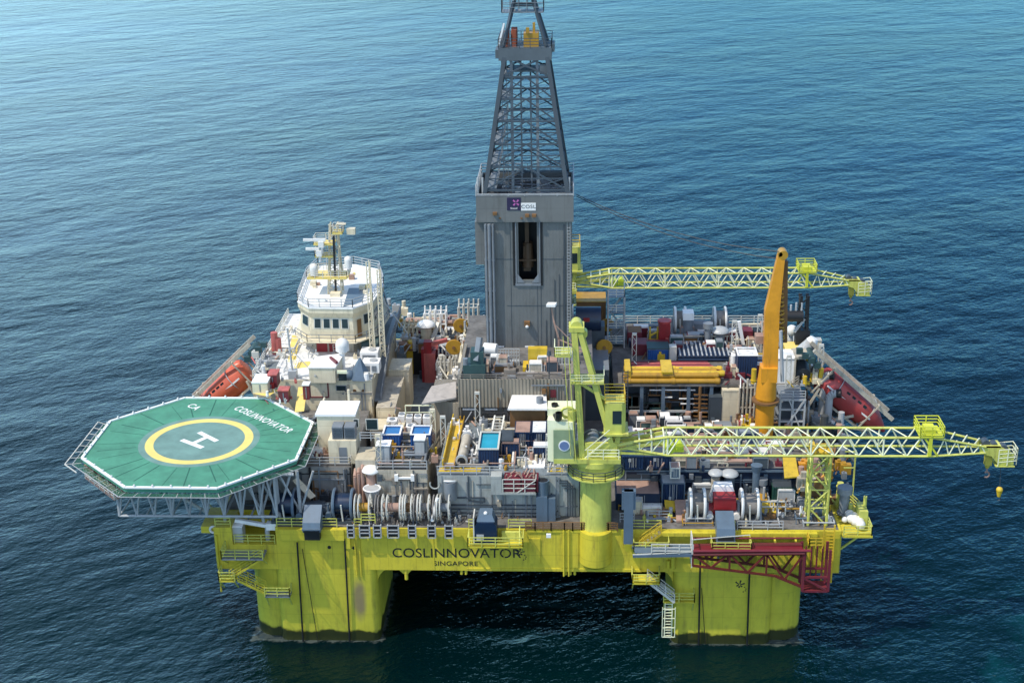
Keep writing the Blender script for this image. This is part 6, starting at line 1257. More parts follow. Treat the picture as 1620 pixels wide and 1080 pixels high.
y=A(1110,548,PZ).y; eqp('pipe_beam',MB().bar((x0-.8,y,PZ+.6),(x1+.2,y,PZ+.6),.3).bar((x0-.8,y,PZ+1.5),(x1+.2,y,PZ+1.5),.12).bar((x0,y,PZ),(x0,y,PZ+1.5),.15).bar((x1,y,PZ),(x1,y,PZ+1.5),.15),'cream_dirty','beige beam rail behind the navy pipe bundles','beam')
container(pbx(999,1025,562,PZ,545,2.6),'maroon','maroon container at the left end of the pipe deck, lower one',roof='maroon',doors=False)
container([AY(1000,0,43).x,AY(1025,0,43).x,43.2,45.8,PZ+0.02,AY(1012,526,43.2).z],'maroon','brown maroon container behind the lower one on the pipe deck',roof='brown',doors=False)
container(pbx(1026,1058,560,PZ,547,2.4),'maroon','long low maroon container behind the blue crate',roof='maroon',doors=False)
b_=pbx(1042,1060,548,PZ,513,2.2); t=thing('red_tank','bright red upright tank box before the sea on the pipe deck','tank',(b_[0],b_[2],PZ)); MB().box(*b_).build('body',M['red'],t); MB().cyl(((b_[0]+b_[1])/2,b_[2]+1,b_[5]),((b_[0]+b_[1])/2,b_[2]+1,b_[5]+.25),.95,n=18).build('lid',M['boat_red'],t); MB().box(b_[0]+.9,b_[1]-.2,b_[2]-.3,b_[2]-.01,PZ+.1,PZ+1.3).build('step',M['red_faded'],t)
a=A(1028,545,PZ); mb=MB(); 
for dx in (0,1.0,1.9): mb.bar((a.x+dx,a.y,PZ),(a.x+dx,a.y,PZ+2.6),.22)
mb.bar((a.x,a.y,PZ+1.3),(a.x+1.9,a.y,PZ+2.4),.2); mb.box(a.x-.2,a.x+2.3,a.y-.6,a.y+.6,PZ,PZ+.7); eqp('yellow_rack',mb,'yellow','yellow steel frame between the maroon containers and the red tank','frame')
# rear anchor winch
ry=47.5; cx=AY(1104,530,ry).x; offs=[AY(px,530,ry).x-cx for px in (1067,1083,1129,1146)]
anchor_winch(cx,ry,PZ,offs,1.75,'steel_light','tank_white','steel_grey','grey anchor winch at the far edge of the pipe deck','anchor winches')
b_=[AY(1096,0,ry-2).x,AY(1112,0,ry-2).x,ry-2.4,ry-.6,PZ,AY(1104,497,ry-2.4).z]; t=thing('winch_tower','grey column with a big white cap in front of the far anchor winch','column',(b_[0],b_[2],PZ)); MB().cyl(((b_[0]+b_[1])/2,b_[2]+.9,PZ),((b_[0]+b_[1])/2,b_[2]+.9,b_[5]-.9),.72,n=16).build('column',M['steel_grey'],t,True); MB().box(b_[0]-.1,b_[1]+.1,b_[2],b_[3],b_[5]-.9,b_[5]+.1).build('cap',M['white'],t)
p=A(1138,546,PZ); vent((p.x,p.y,PZ),.72,1.7,'steel_grey','squat grey ventilator with pale domed cap right of the winch column','mush',capm='steel_light')
p=A(1119,548,PZ); vent((p.x,p.y,PZ),.45,2.7,'steel_grey','slim grey stack between the winch column and the squat ventilator','flat')
a=A(1176,545,PZ); b=AY(1169,508,a.y); eqp('lean_post',MB().bar(a,b,.45,.3),'white','white post leaning beside the maroon box at the far right','post')
boxthing(pbx(1176,1190,543,PZ,524,1.8),'maroon','box','maroon box beside the leaning white post','box')
boxthing(pbx(1192,1205,545,PZ,524,1.6),'black','box','black box left of the orange crane arm','box')
rail([A(1160,530,PZ),A(1205,528,PZ)],'pale handrail behind the maroon box at the far right')
clutter(24,(1055,1160),(540,556),PZ,['steel_light','steel_grey','white','brown','yellow_brown','steel_dark'],'winch_gear','grey or rusty gear around the far anchor winch','gear','gear around the far anchor winch',.4,.9)
clutter(24,(1150,1200),(560,612),PZ,['cream','white','maroon','yellow','steel_light','red_faded'],'basket_gear','mixed gear heaped left of the orange crane','gear','gear left of the orange crane',.5,1.1)
# beige wall and scaffold near the orange crane
b_=pbx(1141,1167,668,DZ+.06,618,6); boxthing(b_,'cream','stack_house','beige wall house between the pipe deck and the orange crane','deckhouse','cream')
b_=pbx(1121,1141,668,DZ+.06,628,3); boxthing(b_,'steel_dark','stack_house','dark grey housing left of the beige wall house','deckhouse')
open_tank(pbx(1166,1197,600,PZ,563,2.8),'navy','white_deck','white','navy skip filled with white goods left of the orange crane',name='skip',cat='skip',lvl=.1)
pipes_frame(1168,1192,668,DZ+.06,6.0,4,'cream_dirty','rusty beige pipe frame beside the orange crane foot',dep=3)
clutter(30,(1168,1200),(640,690),DZ+.06,['rust_pink','cream','brown','yellow','red_faded','white'],'crane_gear','rusty or yellow gear at the foot of the orange crane','gear','gear at the orange crane foot',.6,1.3)
boxthing(pbx(1168,1196,622,16.2,604,2),'red_faded','red_box','faded red box low beside the orange crane','box')

# ------------------------------------------------------------------ orange knuckle crane
ky=24.0; c0=AY(1208,690,ky); ok=thing('knuckle_crane','tall orange crane with folded knuckle arm on the right of the platform','crane',(c0.x,ky,DZ)); K=M['orange_crane']; zz=lambda py: AY(1210,py,ky).z
MB().cyl((c0.x,ky,DZ),(c0.x,ky,zz(628)),1.15,n=24).cyl((c0.x,ky,zz(640)),(c0.x,ky,zz(634)),1.3,n=24).build('pedestal',K,ok,True)
MB().cyl((c0.x,ky,zz(628)),(c0.x+.05,ky,zz(600)),1.3,1.15,n=20).cyl((c0.x+.05,ky,zz(600)),(c0.x+.1,ky,zz(578)),1.15,1.0,n=20).box(c0.x-.8,c0.x+1.15,ky-1.1,ky+1.0,zz(600),zz(578)).build('slew_column',K,ok,True)
MB().cyl((c0.x,ky,zz(634)),(c0.x,ky,zz(631)),1.7,n=22).build('ring',M['brown'],ok)
a=V(c0.x+.35,ky,zz(582)); b=AY(1221,490,ky); c=AY(1236,402,ky)
def taper(p,q,w0,w1,d0,d1):
    p=Vector(p);q=Vector(q);d=(q-p).normalized();s=V(d.z,0,-d.x).normalized();f=V(0,1,0); return [[p+s*w0/2*i+f*d0/2*j for i,j in ((-1,-1),(1,-1),(1,1),(-1,1))],[q+s*w1/2*i+f*d1/2*j for i,j in ((-1,-1),(1,-1),(1,1),(-1,1))]]
MB().loft(taper(a,b,1.75,1.7,1.3,1.3)+taper(b,c,1.7,.85,1.3,.9)[1:]).build('arm',K,ok)
mb=MB(); d1=AY(1241,412,ky+.6); d2=AY(1240,540,ky+1.0); mb.loft(taper(d1,d2,.75,.7,.8,.9)); mb.build('folded_arm',M['brown'],ok)
mb=MB().cyl(c+V(.2,-.5,0),c+V(.2,1.0,0),.55,n=14).cyl(c+V(-.2,-.5,.1),c+V(-.2,-.48,.1),.3,n=10); mb.build('knuckle_pin',M['yellow_brown'],ok,True)
mb=MB(); e0=AY(1236,450,ky+.5); e1=AY(1234,536,ky+.5)
for k in range(14): q=e0.lerp(e1,k/13); mb.torus((q.x,q.y,q.z),(.3*(-1)**k,0,1),.22+.04*(k%2)+.02*k,.13,n=12)
mb.build('hose_coil',M['yellow_brown'],ok,True); MB().box(AY(1222,0,ky).x,AY(1243,0,ky).x,ky+.2,ky+1.6,zz(545),zz(533)).build('grab',M['rust_pink'],ok)
MB().cyl(V(a.x+1.5,ky-.6,zz(600)),V(b.x+1.1,ky-.6,zz(520)),.22,n=10).build('cylinder',M['steel_light'],ok)
for k,dz_ in enumerate((0,-.7)):
    p=AY(912,308,34); q=c+V(0,0,.3+dz_); 
    pts=[p.lerp(q,i/8)-UP*(1.3*(1-(2*i/8-1)**2))+UP*dz_*.3 for i in range(9)]; eqp('guy_line',MB().path(pts,.05,5),'black','thin dark line hanging from the derrick to the orange crane tip, %s'%('upper' if k==0 else 'lower'),'cable','lines from the derrick')

# ------------------------------------------------------------------ right side structures
boxthing(pbx(1224,1256,606,PZ,568,3.2),'white','module','white and grey equipment module right of the orange crane arm','module','white',trim='steel_grey')
boxthing(pbx(1226,1241,566,PZ,548,2.0),'navy','module','small navy module behind the white module','module','bluegrey')
b_=pbx(1256,1286,606,PZ,566,3.0); t=thing('frame_house','beige framed open house with dark machinery inside at the right','deckhouse',(b_[0],b_[2],PZ)); mb=MB()
for x in (b_[0],b_[1]):
    for y in (b_[2],b_[3]): mb.bar((x,y,PZ),(x,y,b_[5]),.22)
for y in (b_[2],b_[3]): mb.bar((b_[0],y,b_[5]),(b_[1],y,b_[5]),.24)
mb.box(b_[0],b_[1],b_[2],b_[3],b_[5],b_[5]+.15); mb.build('frame',M['cream_dirty'],t); mb=MB().cyl(((b_[0]+b_[1])/2,b_[2]+.6,PZ+1),((b_[0]+b_[1])/2,b_[2]+2.2,PZ+1.6),.9,n=14); mb.build('machine',M['steel_dark'],t,True)
b_=pbx(1244,1278,560,PZ+2.8,540,3.4); boxthing([b_[0],b_[1],b_[2],b_[3],PZ,b_[4]+.3],'yellow','yellow_block','yellow platform block at the far right behind the frame house','platform','heli_yellow')
p=V(*A(1270,552,PZ+3.2)); t=thing('grey_funnel','pale grey leaning funnel with a white mouth at the far right','funnel',(p.x,p.y,PZ+3)); MB().cyl(p+V(-.6,0,-1.2),p+V(1.1,0,1.0),1.15,.75,n=18).build('funnel',M['steel_light'],t,True); MB().cyl(p+V(1.1,0,1.0),p+V(1.4,0,1.5),.8,.55,n=16).build('mouth',M['white'],t,True)
p=A(1252,535,PZ+3); t=thing('radome','small white dome on a stalk at the far right','radome',(p.x,p.y,PZ)); MB().cyl((p.x,p.y,PZ),(p.x,p.y,PZ+3.6),.2,n=8).build('stalk',M['steel_light'],t); MB().sphere((p.x,p.y,PZ+4.1),.75).build('dome',M['tank_white'],t,True)
p=A(1268,545,PZ+3); t=thing('burner_mast','black burner mast with a horizontal drum against the sea at the far right','mast',(p.x,p.y,PZ)); h1=AY(1268,466,p.y).z; mb=MB()
for a_,b_ in ((-.6,-.6),(.6,-.6),(.6,.6),(-.6,.6)): mb.bar((p.x+a_,p.y+b_,PZ),(p.x+a_*.7,p.y+b_*.7,h1),.34)
for i in range(8): z=PZ+(h1-PZ)*i/8; z2=PZ+(h1-PZ)*(i+1)/8; s=1 if i%2 else -1; mb.bar((p.x-.6*s,p.y-.6,z),(p.x+.6*s,p.y-.6,z2),.14); mb.bar((p.x-.6,p.y-.6*s,z),(p.x-.6,p.y+.6*s,z2),.14)
mb.box(p.x-.9,p.x+.9,p.y-.7,p.y+.7,PZ+3,PZ+5.2); mb.build('lattice',M['black'],t); zc_=AY(1285,497,p.y).z; x0=AY(1270,0,p.y).x; x1=AY(1299,0,p.y).x; MB().cyl((x0,p.y-.6,zc_),(x1,p.y-.6,zc_),.75,n=14).build('drum',M['black'],t,True); mb=MB()
for x in (x0+.6,x1-.9,x1-.2): mb.cyl((x,p.y-.6,zc_+.5),(x,p.y-.6,zc_+1.5+.3*(x>x1-1)),.14,n=7)
mb.bar((x0+1.2,p.y-.6,zc_-2.2),(x0+2.4,p.y-.6,zc_-.4),.3); mb.build('nozzle',M['steel_light'],t)
t=thing('scaffold_frame','grey multi level frame with braces right of the orange crane','frame',(33,27,DZ)); mb=MB(); fl=MB()
X0,X1,Ya,Yb=30.6,33.6,24.5,29.0
for x in (X0,32.1,X1):
    for y in (Ya,Yb): mb.bar((x,y,DZ),(x,y,PZ),.24)
for z in (15.6,17.2,PZ-.1):
    for y in (Ya,Yb): mb.bar((X0,y,z),(X1,y,z),.2)
    if z>15: fl.box(X0,X1,Ya+.4,Yb,z-.12,z-.02)
mb.bar((X0,Ya-.1,DZ),(X1,Ya-.1,PZ),.2); mb.bar((X1,Ya-.1,DZ),(X0+1,Ya-.1,PZ),.16); rail_mb(mb,[(X0,Ya,PZ),(X1,Ya,PZ)],1.1,1.4,.05); mb.build('frame',M['steel_light'],t); fl.build('floor',M['steel_grey'],t)
stair(A(1226,628,16.5),AY(1262,603,A(1226,628,16.5).y),1.4,(0,1,0),'cream_dirty','beige sloping stairway right of the orange crane')
boxthing([30.9,33.3,25.4,28.6,DZ+.06,16.9],'steel_dark','tank_block','dark tank block inside the grey frame at the right','tank')
p=A(1300,650,DZ+1); goose((p.x,p.y,DZ+.06),.5,AY(1300,597,p.y).z-DZ-.4,.7,'steel_light','pale gooseneck vent with black mouth, further one beside the right lifeboat','gooseneck vents')
p=A(1309,668,DZ); goose((p.x,p.y,DZ+.06),.5,AY(1309,632,p.y).z-DZ,.9,'steel_light','pale gooseneck vent with black mouth, nearer one beside the right lifeboat','gooseneck vents')
p=A(1277,675,DZ); eqp('pole',MB().cyl((p.x,p.y,DZ),(p.x,p.y,AY(1277,634,p.y).z),.12,n=8),'steel_light','slim pale pole in front of the grey frame','pole')
clutter(40,(1232,1330),(640,690),DZ+.06,['steel_dark','steel_grey','brown','steel_light','cream_dirty','rust_pink','black'],'frame_gear','dark or rusty gear under the grey frame at the right','gear','gear under the grey frame',.6,1.4)
clutter(24,(1235,1300),(575,612),PZ,['steel_light','white','cream','brown','steel_grey','yellow'],'module_gear','small pale gear on the deck around the frame house','gear','gear around the frame house',.4,.9)

# ------------------------------------------------------------------ front right
RZ=17.2; RY0=8.0; rx0=AY(978,745,RY0).x; rx1=AY(1262,745,RY0).x
rh=thing('right_deckhouse','dark low deckhouse behind the right anchor winch','deckhouse',(20,14,DZ)); MB().box(rx0,rx1,RY0,15.2,DZ+.06,RZ).build('wall',M['navy_plain'],rh); MB().box(rx0+.05,rx1-.05,RY0+.05,15.1,RZ,RZ+.05).build('roof_deck',M['deck_grey'],rh)
mb=MB(); rail_mb(mb,[(rx0,RY0-.12,15.3),(AY(1240,0,RY0).x,RY0-.12,15.3)],.5,1.8,.06,1); mb.bar((rx0,RY0-.1,RZ-.3),(rx1,RY0-.1,RZ-.3),.2); mb.build('wall_rail',M['bluegrey'],rh)
mb=MB(); 
for px in (1050,1078,1100,1128,1160,1185): x=AY(px,0,RY0).x; mb.box(x-.3,x+.5,RY0-.3,RY0-.002,DZ+.3,DZ+2.6)
mb.build('wall_box',M['steel_dark'],rh)
container(pbx(984,1018,742,RZ+.05,722,2.5),'navy','navy container on the right deckhouse roof next to the crane',roof='navy_plain'); container(pbx(1019,1062,741,RZ+.05,722,2.5),'navy','long dark navy container on the right deckhouse roof, right of the first',roof='steel_dark')
for k in range(7): y=A(1060,712-k*2.6,RZ).y; eqp('pipe_stack',MB().cyl((AY(985+3*k,0,y).x,y,RZ+.3),(AY(1128,0,y).x,y,RZ+.3),.22,n=8),('brown','maroon','rust_pink','brown')[k%4],'long brown or red pipe lying on the right deckhouse roof behind the boom','pipe','brown pipes behind the boom',True)
a=[A(1136,715,RZ),A(1238,718,RZ),A(1230,698,RZ),A(1140,699,RZ)]; eqp('roof_sheet',MB().extr([q+UP*.06 for q in a],(0,0,.12)),'white_deck','large pale sheet on the right deckhouse roof behind the boom','sheet')
a=[A(1241,757,RZ+.2),A(1264,755,RZ+.2),A(1258,722,RZ+.4),A(1238,722,RZ+.4)]; eqp('yellow_sheet',MB().extr(a,(0,0,.15)),'yellow','bright yellow sheet at the right end of the deckhouse roof','sheet')
clutter(30,(1266,1296),(722,775),RZ-1.0,['orange_crane','rust_pink','brown','yellow_brown','cream_dirty'],'rusty_gear','orange or rusty gear piled left of the boom rest tower','gear','rusty gear beside the boom rest tower',.6,1.3)
boxthing(pbx(1266,1296,800,DZ+.06,768,6),'brown','rusty_block','rust brown block under the rusty gear by the boom rest tower','block')
p0=RY0-.9
for (px,m,cap,lab,hh,r_) in ((1132,'cream_dirty','mush','beige mushroom ventilator behind the right anchor winch, leftmost',4.0,.5),(1154,'bluegrey','mush','blue grey mushroom ventilator behind the red winch cover',3.9,.58),(1196,'bluegrey','cone','tall dark ventilator with flared top behind the right anchor winch',4.6,.42),(1207,'steel_grey','flat','short grey ventilator right of the tall flared one',3.0,.35)):
    p=AY(px,760,p0); vent((p.x,p0,DZ+.06),r_,hh-1.0,m,lab,cap,'ventilators behind the right winch',capm='steel_light' if cap=='mush' else None)
b_=pbx(974,1044,806,DZ+.06,781,4.2); container(b_,'navy_plain','dark navy container with a pinkish patchy roof at the front right',roof='rust_pink')
boxthing([rx0-.2,AY(1043,0,9).x,b_[3]+.2,RY0-.02,DZ+.06,b_[5]+.8],'steel_dark','grey_house','dark grey low house behind the pink roofed container','deckhouse','steel_grey')
container(pbx(1046,1083,802,DZ+.06,764,2.2),'navy','navy box with a pale blue lid left of the right anchor winch',roof='steel_light',frame='bluegrey')
container(pbx(1060,1076,757,RZ,740,1.6),'bluegrey','small blue grey box with a rusty roof above the navy box',roof='rust_pink',frame='rail_white')
container(pbx(1221,1286,797,DZ+.06,771,3.2),'container_green','dark green container with patchy grey roof at the front right',roof='steel_dark',frame='container_green')
b_=AY(994,838,-.9); t=thing('chain_post','upright blue grey chain guide post at the edge right of the crane','chain guide',(b_.x,-.9,12)); zt=AY(994,776,-.9).z; MB().box(b_.x-.5,b_.x+.5,-1.2,-.46,12.5,zt).box(b_.x-.75,b_.x+.75,-1.1,-.3,zt-2.2,zt).build('post',M['bluegrey'],t); MB().extr([(b_.x-.5,-1.2,12.5),(b_.x+.5,-1.2,12.5),(b_.x+.2,-1.0,11.4),(b_.x-.2,-1.0,11.4)],(0,.6,0)).build('foot',M['hull_yellow'],t)
mb=MB()
for z in (DZ+1.1,DZ+1.75): mb.bar((AY(1224,0,3.5).x,3.5,z),(AY(1290,0,3.5).x,3.5,z),.13)
for px in (1224,1246,1268,1290): x=AY(px,0,3.5).x; mb.bar((x,3.5,DZ),(x,3.5,DZ+1.75),.13)
eqp('guard_rail',mb,'rail_white','white guard rail in front of the dark green container','guard rail')
clutter(20,(1218,1290),(800,822),DZ+.06,['cream','white','steel_light','lime','brown'],'mooring_part','small pale mooring part before the dark green container','mooring part','mooring parts before the green container',.3,.7)
clutter(16,(1000,1088),(808,826),DZ+.06,['steel_light','lime','rust_pink','brown','cream'],'edge_gear','small gear on the front edge left of the right winch','gear','gear left of the right winch',.3,.7)
clutter(20,(1290,1345),(740,815),DZ+.06,['brown','steel_grey','yellow_brown','lime','steel_dark'],'corner_gear','brown or grey gear at the right front corner','gear','gear at the right front corner',.5,1.3)
clutter(30,(1290,1338),(690,740),DZ+.06,['brown','steel_dark','deck_dark','steel_grey','black'],'side_gear','dark gear along the right deck edge behind the boom rest','gear','gear along the right deck edge',.7,1.6)
# right corner platform with white floats
cp=thing('corner_platform','yellow green overhanging platform at the right front corner','platform',(36,3,13)); q=[(34.22,-.6),(37.4,-.6),(37.4,4.5),(36,9),(34.22,9)]; MB().prism(q,13.1,13.35).build('floor',M['hull_yellow'],cp); mb=MB(); rail_mb(mb,[(34.3,-.5,13.35),(37.3,-.5,13.35),(37.3,4.4,13.35),(35.9,8.9,13.35)],1.1,1.3,.05); mb.bar((34.3,1,10.8),(37,1,13.1),.2); mb.bar((34.3,4,10.8),(37,4,13.1),.2); mb.build('handrail',M['lime'],cp); mb=MB().box(36.3,37.2,1.5,3.8,13.36,15.2).cyl((37.1,3,15.2),(37.1,3,16.3),.2,n=8); mb.build('lamp_stand',M['lime'],cp)
for k,(px,py) in enumerate(((1346,819),(1353,823),(1361,829))): p=A(px,py,13.9); t=thing('life_raft','white capsule of a life raft on the right corner platform','life raft',(p.x,p.y,13.36),'life raft capsules'); MB().cyl((p.x,p.y-.25,13.95),(p.x,p.y+.9,13.95),.52,n=16).sphere((p.x,p.y-.25,13.95),.52,14,10).build('capsule',M['tank_white'],t,True); MB().box(p.x-.4,p.x+.4,p.y-.1,p.y+.8,13.36,13.6).pieces('cradle',M['steel_grey'],t)
p=A(1336,824,13.7); eqp('white_ball',MB().sphere((p.x,p.y,13.9),.35),'tank_white','single small white ball left of the life raft capsules','ball',smooth=True)
p=A(1334,812,DZ); vent((p.x,p.y,DZ),.55,2.6,'steel_grey','grey capped vent stack at the right front corner','flat')
p=A(1348,790,DZ); eqp('light_pole',MB().bar((p.x,p.y,DZ),(p.x,p.y,AY(1348,712,p.y).z),.16).bar((p.x-1.2,p.y,DZ+4),(p.x,p.y,DZ+4),.1).bar((p.x-1.2,p.y,DZ+6),(p.x,p.y,DZ+6),.1),'lime','thin yellow green pole at the right deck edge','pole')
rail([(DW1-.2,10,DZ),(DW1-.2,24,DZ)],'yellow green handrail along the right deck edge','lime')

# ------------------------------------------------------------------ stowed red gangway on the front
gy0,gy1=-3.2,-1.3; xL=AY(1096,885,gy0).x; xR=AY(1272,885,gy0).x; xE=AY(1313,885,gy0).x; Zt=AY(1180,877,gy0).z; zl=AY(1096,898,gy0).z; zr=AY(1272,928,gy0).z
gw=thing('gangway','dark red truss gangway stowed along the front above the right column','gangway',((xL+xR)/2,-2,zr)); RD=mat('gangway_crimson',(.17,.012,.022),.5,var=.25,rust=.4)
mb=MB()
for y in (gy0,gy1):
    mb.cyl((xL,y,Zt),(xR,y,Zt+.25),.24,n=8); mb.bar((xL,y,zl+.3),(xL+(xR-xL)*.75,y,zl-.9),.22); mb.bar((xL+(xR-xL)*.75,y,zl-.9),(xR,y,zr),.26); n=6
    for i in range(n+1):
        q=i/n; x=xL+(xR-xL)*q; zb=zl+.3-1.6*q if q<=.75 else zl-.9+(zr-zl+.9)*(q-.75)/.25
        if i%2==0: mb.bar((x,y,Zt+.25*q),(x,y,zb),.2)
        if i<n:
            q2=(i+1)/n; zb2=zl+.3-1.6*q2 if q2<=.75 else zl-.9+(zr-zl+.9)*(q2-.75)/.25; x2=xL+(xR-xL)*q2
            mb.bar((x,y,Zt if i%2==0 else zb),(x2,y,zb2 if i%2==0 else Zt+.2),.2)
mb.build('truss',mat('gangway_red',(.13,.018,.014),.5,var=.2,rust=.3),gw)
MB().box(xL,xR,gy0+.1,gy1-.1,Zt-.1,Zt+.15).build('walkway',RD,gw); mb=MB(); mb.cyl((xL,gy0-.1,Zt+.45),(xR+.6,gy0-.1,Zt+.6),.17,n=8); mb.cyl((xL,gy1,Zt+.9),(xR,gy1,Zt+1.0),.1,n=8); mb.build('top_tube',RD,gw)
mb=MB()
for x in (xR,xE):
    for y in (gy0,gy1): mb.bar((x,y,zr-.5),(x,y,Zt+.6),.28)
for z in (zr-.5,zr+1.2): mb.bar((xR,gy0,z),(xE,gy0,z),.22); mb.bar((xR,gy1,z),(xE,gy1,z),.22)
mb.bar((xR,gy0,zr+1.2),(xE,gy0,zr-.5),.2)
for k in range(4): x=xR+.5+k*.6; mb.bar((x,gy1,zr),(x,gy1,Zt),.16)
mb.box(xR,xE,gy0,gy1,zr-.6,zr-.45); mb.build('end_frame',M['maroon'],gw)
xt=AY(1001,877,gy0).x; xm=AY(1034,870,gy0).x; mb=MB()
for y in (gy0,gy1): mb.bar((xt,y,Zt-.25),(xL,y,Zt-.1),.2,.3)
for k in range(10): x=xt+.4+(xL-xt)*k/10; mb.bar((x,gy0,Zt-.2),(x,gy1,Zt-.2),.12)
mb.box(xm-2,xm+4,gy0+.1,gy1-.1,Zt+.02,Zt+.1); mb.build('tip_ladder',M['bluegrey'],gw)
mb=MB(); rail_mb(mb,[(xt+2,gy0,Zt),(xL,gy0,Zt)],1.2,1.3,.05); rail_mb(mb,[(xL-.1,gy0,Zt-1.6),(xL-.1,gy1,Zt-1.6)],3.4,1.2,.06,1); mb.bar((xL,gy0,Zt+1.8),(xL+6,gy0,Zt+2.4),.07); mb.bar((xt,gy0,Zt-.1),(xL,gy0,Zt+.3),.1); mb.build('tip_handrail',M['rail_white'],gw)
mb=MB(); 
for x in (xL+4,xL+9,xR-.6): mb.bar((x,-.1,Zt+.7),(x,gy1,Zt+.3),.2); mb.bar((x,-.1,Zt-1.2),(x,gy1,Zt),.16)
mb.build('hanger',M['hull_yellow'],gw)
# stairs and landings
platform(-33.6,-29.0,-2.2,-.05,10.9,'steel_grey','dark landing hung below the left front corner','lime','FL')
stair((-29.2,-1.3,10.7),(-33.0,-1.3,8.2),1.0,(0,1,0),'hull_yellow','yellow stairway descending left under the corner landing')
platform(-34.2,-32.4,-2.0,-.4,8.0,'hull_yellow','small yellow landing at the foot of the left stairway','lime','FL')
stair((-32.2,-1.2,7.9),(-29.4,-.6,5.9),.9,(0,1,0),'hull_yellow','yellow stairway reaching the left column')
platform(-29.4,-26.6,-1.2,-.01,5.6,'steel_grey','small railed landing on the left column','lime','FR')
platform(11.5,14.5,-2.0,-.15,8.1,'hull_yellow','small yellow landing under the deck left of the right column','lime','FLR')
stair((13.2,-1.0,8.0),(16.2,-.8,5.3),1.0,(0,1,0),'rail_white','pale stairway down to the right column')
platform(15.0,18.4,-1.2,-.01,5.3,'hull_yellow','narrow yellow landing on the right column face','lime','FR')
mb=MB()
for x in (15.2,16.0): mb.bar((x,-.9,.6),(x,-.9,5.2),.12)
for k in range(12): mb.bar((15.2,-.9,.8+k*.37),(16.0,-.9,.8+k*.37),.08)
for k in range(4): mb.bar((14.9,-1.5,1+k*1.2),(16.3,-1.5,1+k*1.2),.08)
for x in (14.9,16.3): mb.bar((x,-1.5,1),(x,-1.5,4.8),.08)
eqp('ladder',mb,'lime_pale','pale caged ladder on the left edge of the right column','ladder')
platform(11.6,15.4,-1.9,-.05,12.0,'steel_grey','grey landing on the hull front beside the blue grey chain guide','lime','FLR')
stair((12.2,-1.2,12.1),(14.6,-.6,13.7),.9,(0,1,0),'yellow','yellow short stairway up to the deck beside the grey landing')
platform(20.0,24.2,-2.2,-.52,12.2,'hull_yellow','yellow railed platform around the right chain chute','lime','FLR')
mb=MB()
for x in (32.2,33.3): mb.bar((x,-.5,7.5),(x,-.5,14.6),.16)
for k in range(18): mb.bar((32.2,-.5,7.7+k*.38),(33.3,-.5,7.7+k*.38),.09)
rail_mb(mb,[(30.4,-.6,12.6),(30.4,-2.0,12.6),(31.8,-2.0,12.6)],1.2,.7,.05); eqp('ladder',mb,'yellow','bright yellow ladder hanging down the right front corner','ladder')
# left corner
b_=AY(375,862,.4); boxthing([b_.x-.9,b_.x+.7,.5,1.9,11.52,13.4],'steel_light','winch_box','white and grey control box on the left corner ledge','control box','white')
a=AY(424,850,1.2); b=AY(425,832,1.2); c=AY(372,822,1.2); t=thing('davit_crane','pale grey davit crane with outstretched jib on the left corner ledge','davit',(a.x,1.2,11.5)); MB().cyl((a.x,1.2,11.52),(a.x,1.2,b.z),.3,.26,n=12).build('post',M['steel_light'],t,True); MB().bar((b.x+.3,1.2,b.z),c,.42,.4).build('jib',M['white'],t); MB().box(b.x-.2,b.x+.9,.8,1.6,b.z-.3,b.z+.5).build('winch',M['white'],t)
rail([(nx0+.2,.2,11.5),(nx1-.2,.2,11.5)],'yellow green handrail along the left corner ledge','lime')
p=AY(338,836,.5); t=thing('life_buoy','white life buoy at the far left corner of the hull','life buoy',(p.x,.3,p.z-.4)); MB().torus((p.x,.3,p.z),(0,1,0),.36,.14,n=18).build('ring',M['tank_white'],t,True)
rail([(DW0+.2,.2,DZ),(nx0-.1,.2,DZ)],'short handrail at the far left front corner','lime')
rail([(nx1+.2,.15,DZ),(AY(476,0,0).x,.15,DZ)],'yellow green handrail left of the navy winch chute','lime'); rail([(AY(508,0,0).x,.15,DZ),(AY(520,0,0).x,.15,DZ)],'short handrail right of the navy winch chute','lime'); rail([(AY(521,0,0).x,.15,DZ+.6),(AY(546,0,0).x,.15,DZ+.6)],'raised handrail above the hull left of the reels','lime')
rail([(AY(716,0,0).x,.15,DZ),(AY(740,0,0).x,.15,DZ)],'short handrail right of the last reel','lime'); rail([(AY(788,0,0).x,.15,DZ),(AY(830,0,0).x,.15,DZ)],'handrail on deck right of the navy pod','lime')
rail([(AY(1005,0,0).x,.15,DZ),(AY(1066,0,0).x,.15,DZ)],'handrail on deck right of the blue grey chain guide','lime'); rail([(AY(1166,0,0).x,.15,DZ),(AY(1200,0,0).x,.15,DZ)],'handrail right of the right chain chute','lime'); rail([(AY(1205,0,0).x,.15,DZ),(AY(1288,0,0).x,.15,DZ)],'long handrail before the dark green container','steel_light')
cw=[A(x,y,DZ-.2) for x,y in ((833,823),(847,832),(872,837),(893,832),(906,826),(920,832),(944,839),(962,836),(976,829))]; t=thing('curved_walkway','curved walkway with dark railing round the crane pedestal','walkway',(4,-1,13.2)); mb=MB(); mb.extr([V(cw[0].x,-.105,DZ-.3)]+[V(p.x,min(p.y,-.12),DZ-.3) for p in cw]+[V(cw[-1].x,-.105,DZ-.3)],(0,0,.22)); mb.build('floor',M['hull_yellow'],t); mb=MB(); rail_mb(mb,[V(p.x,min(p.y,-.12),DZ-.08) for p in cw],1.0,1.0,.06,3); mb.build('handrail',M['brown'],t); mb=MB()
p=AY(868,835,-1.2); eqp('flood_lamp',MB().box(p.x-.25,p.x+.25,-1.9,-1.6,DZ,DZ+.4),'white','small white lamp on the curved walkway railing','lamp')
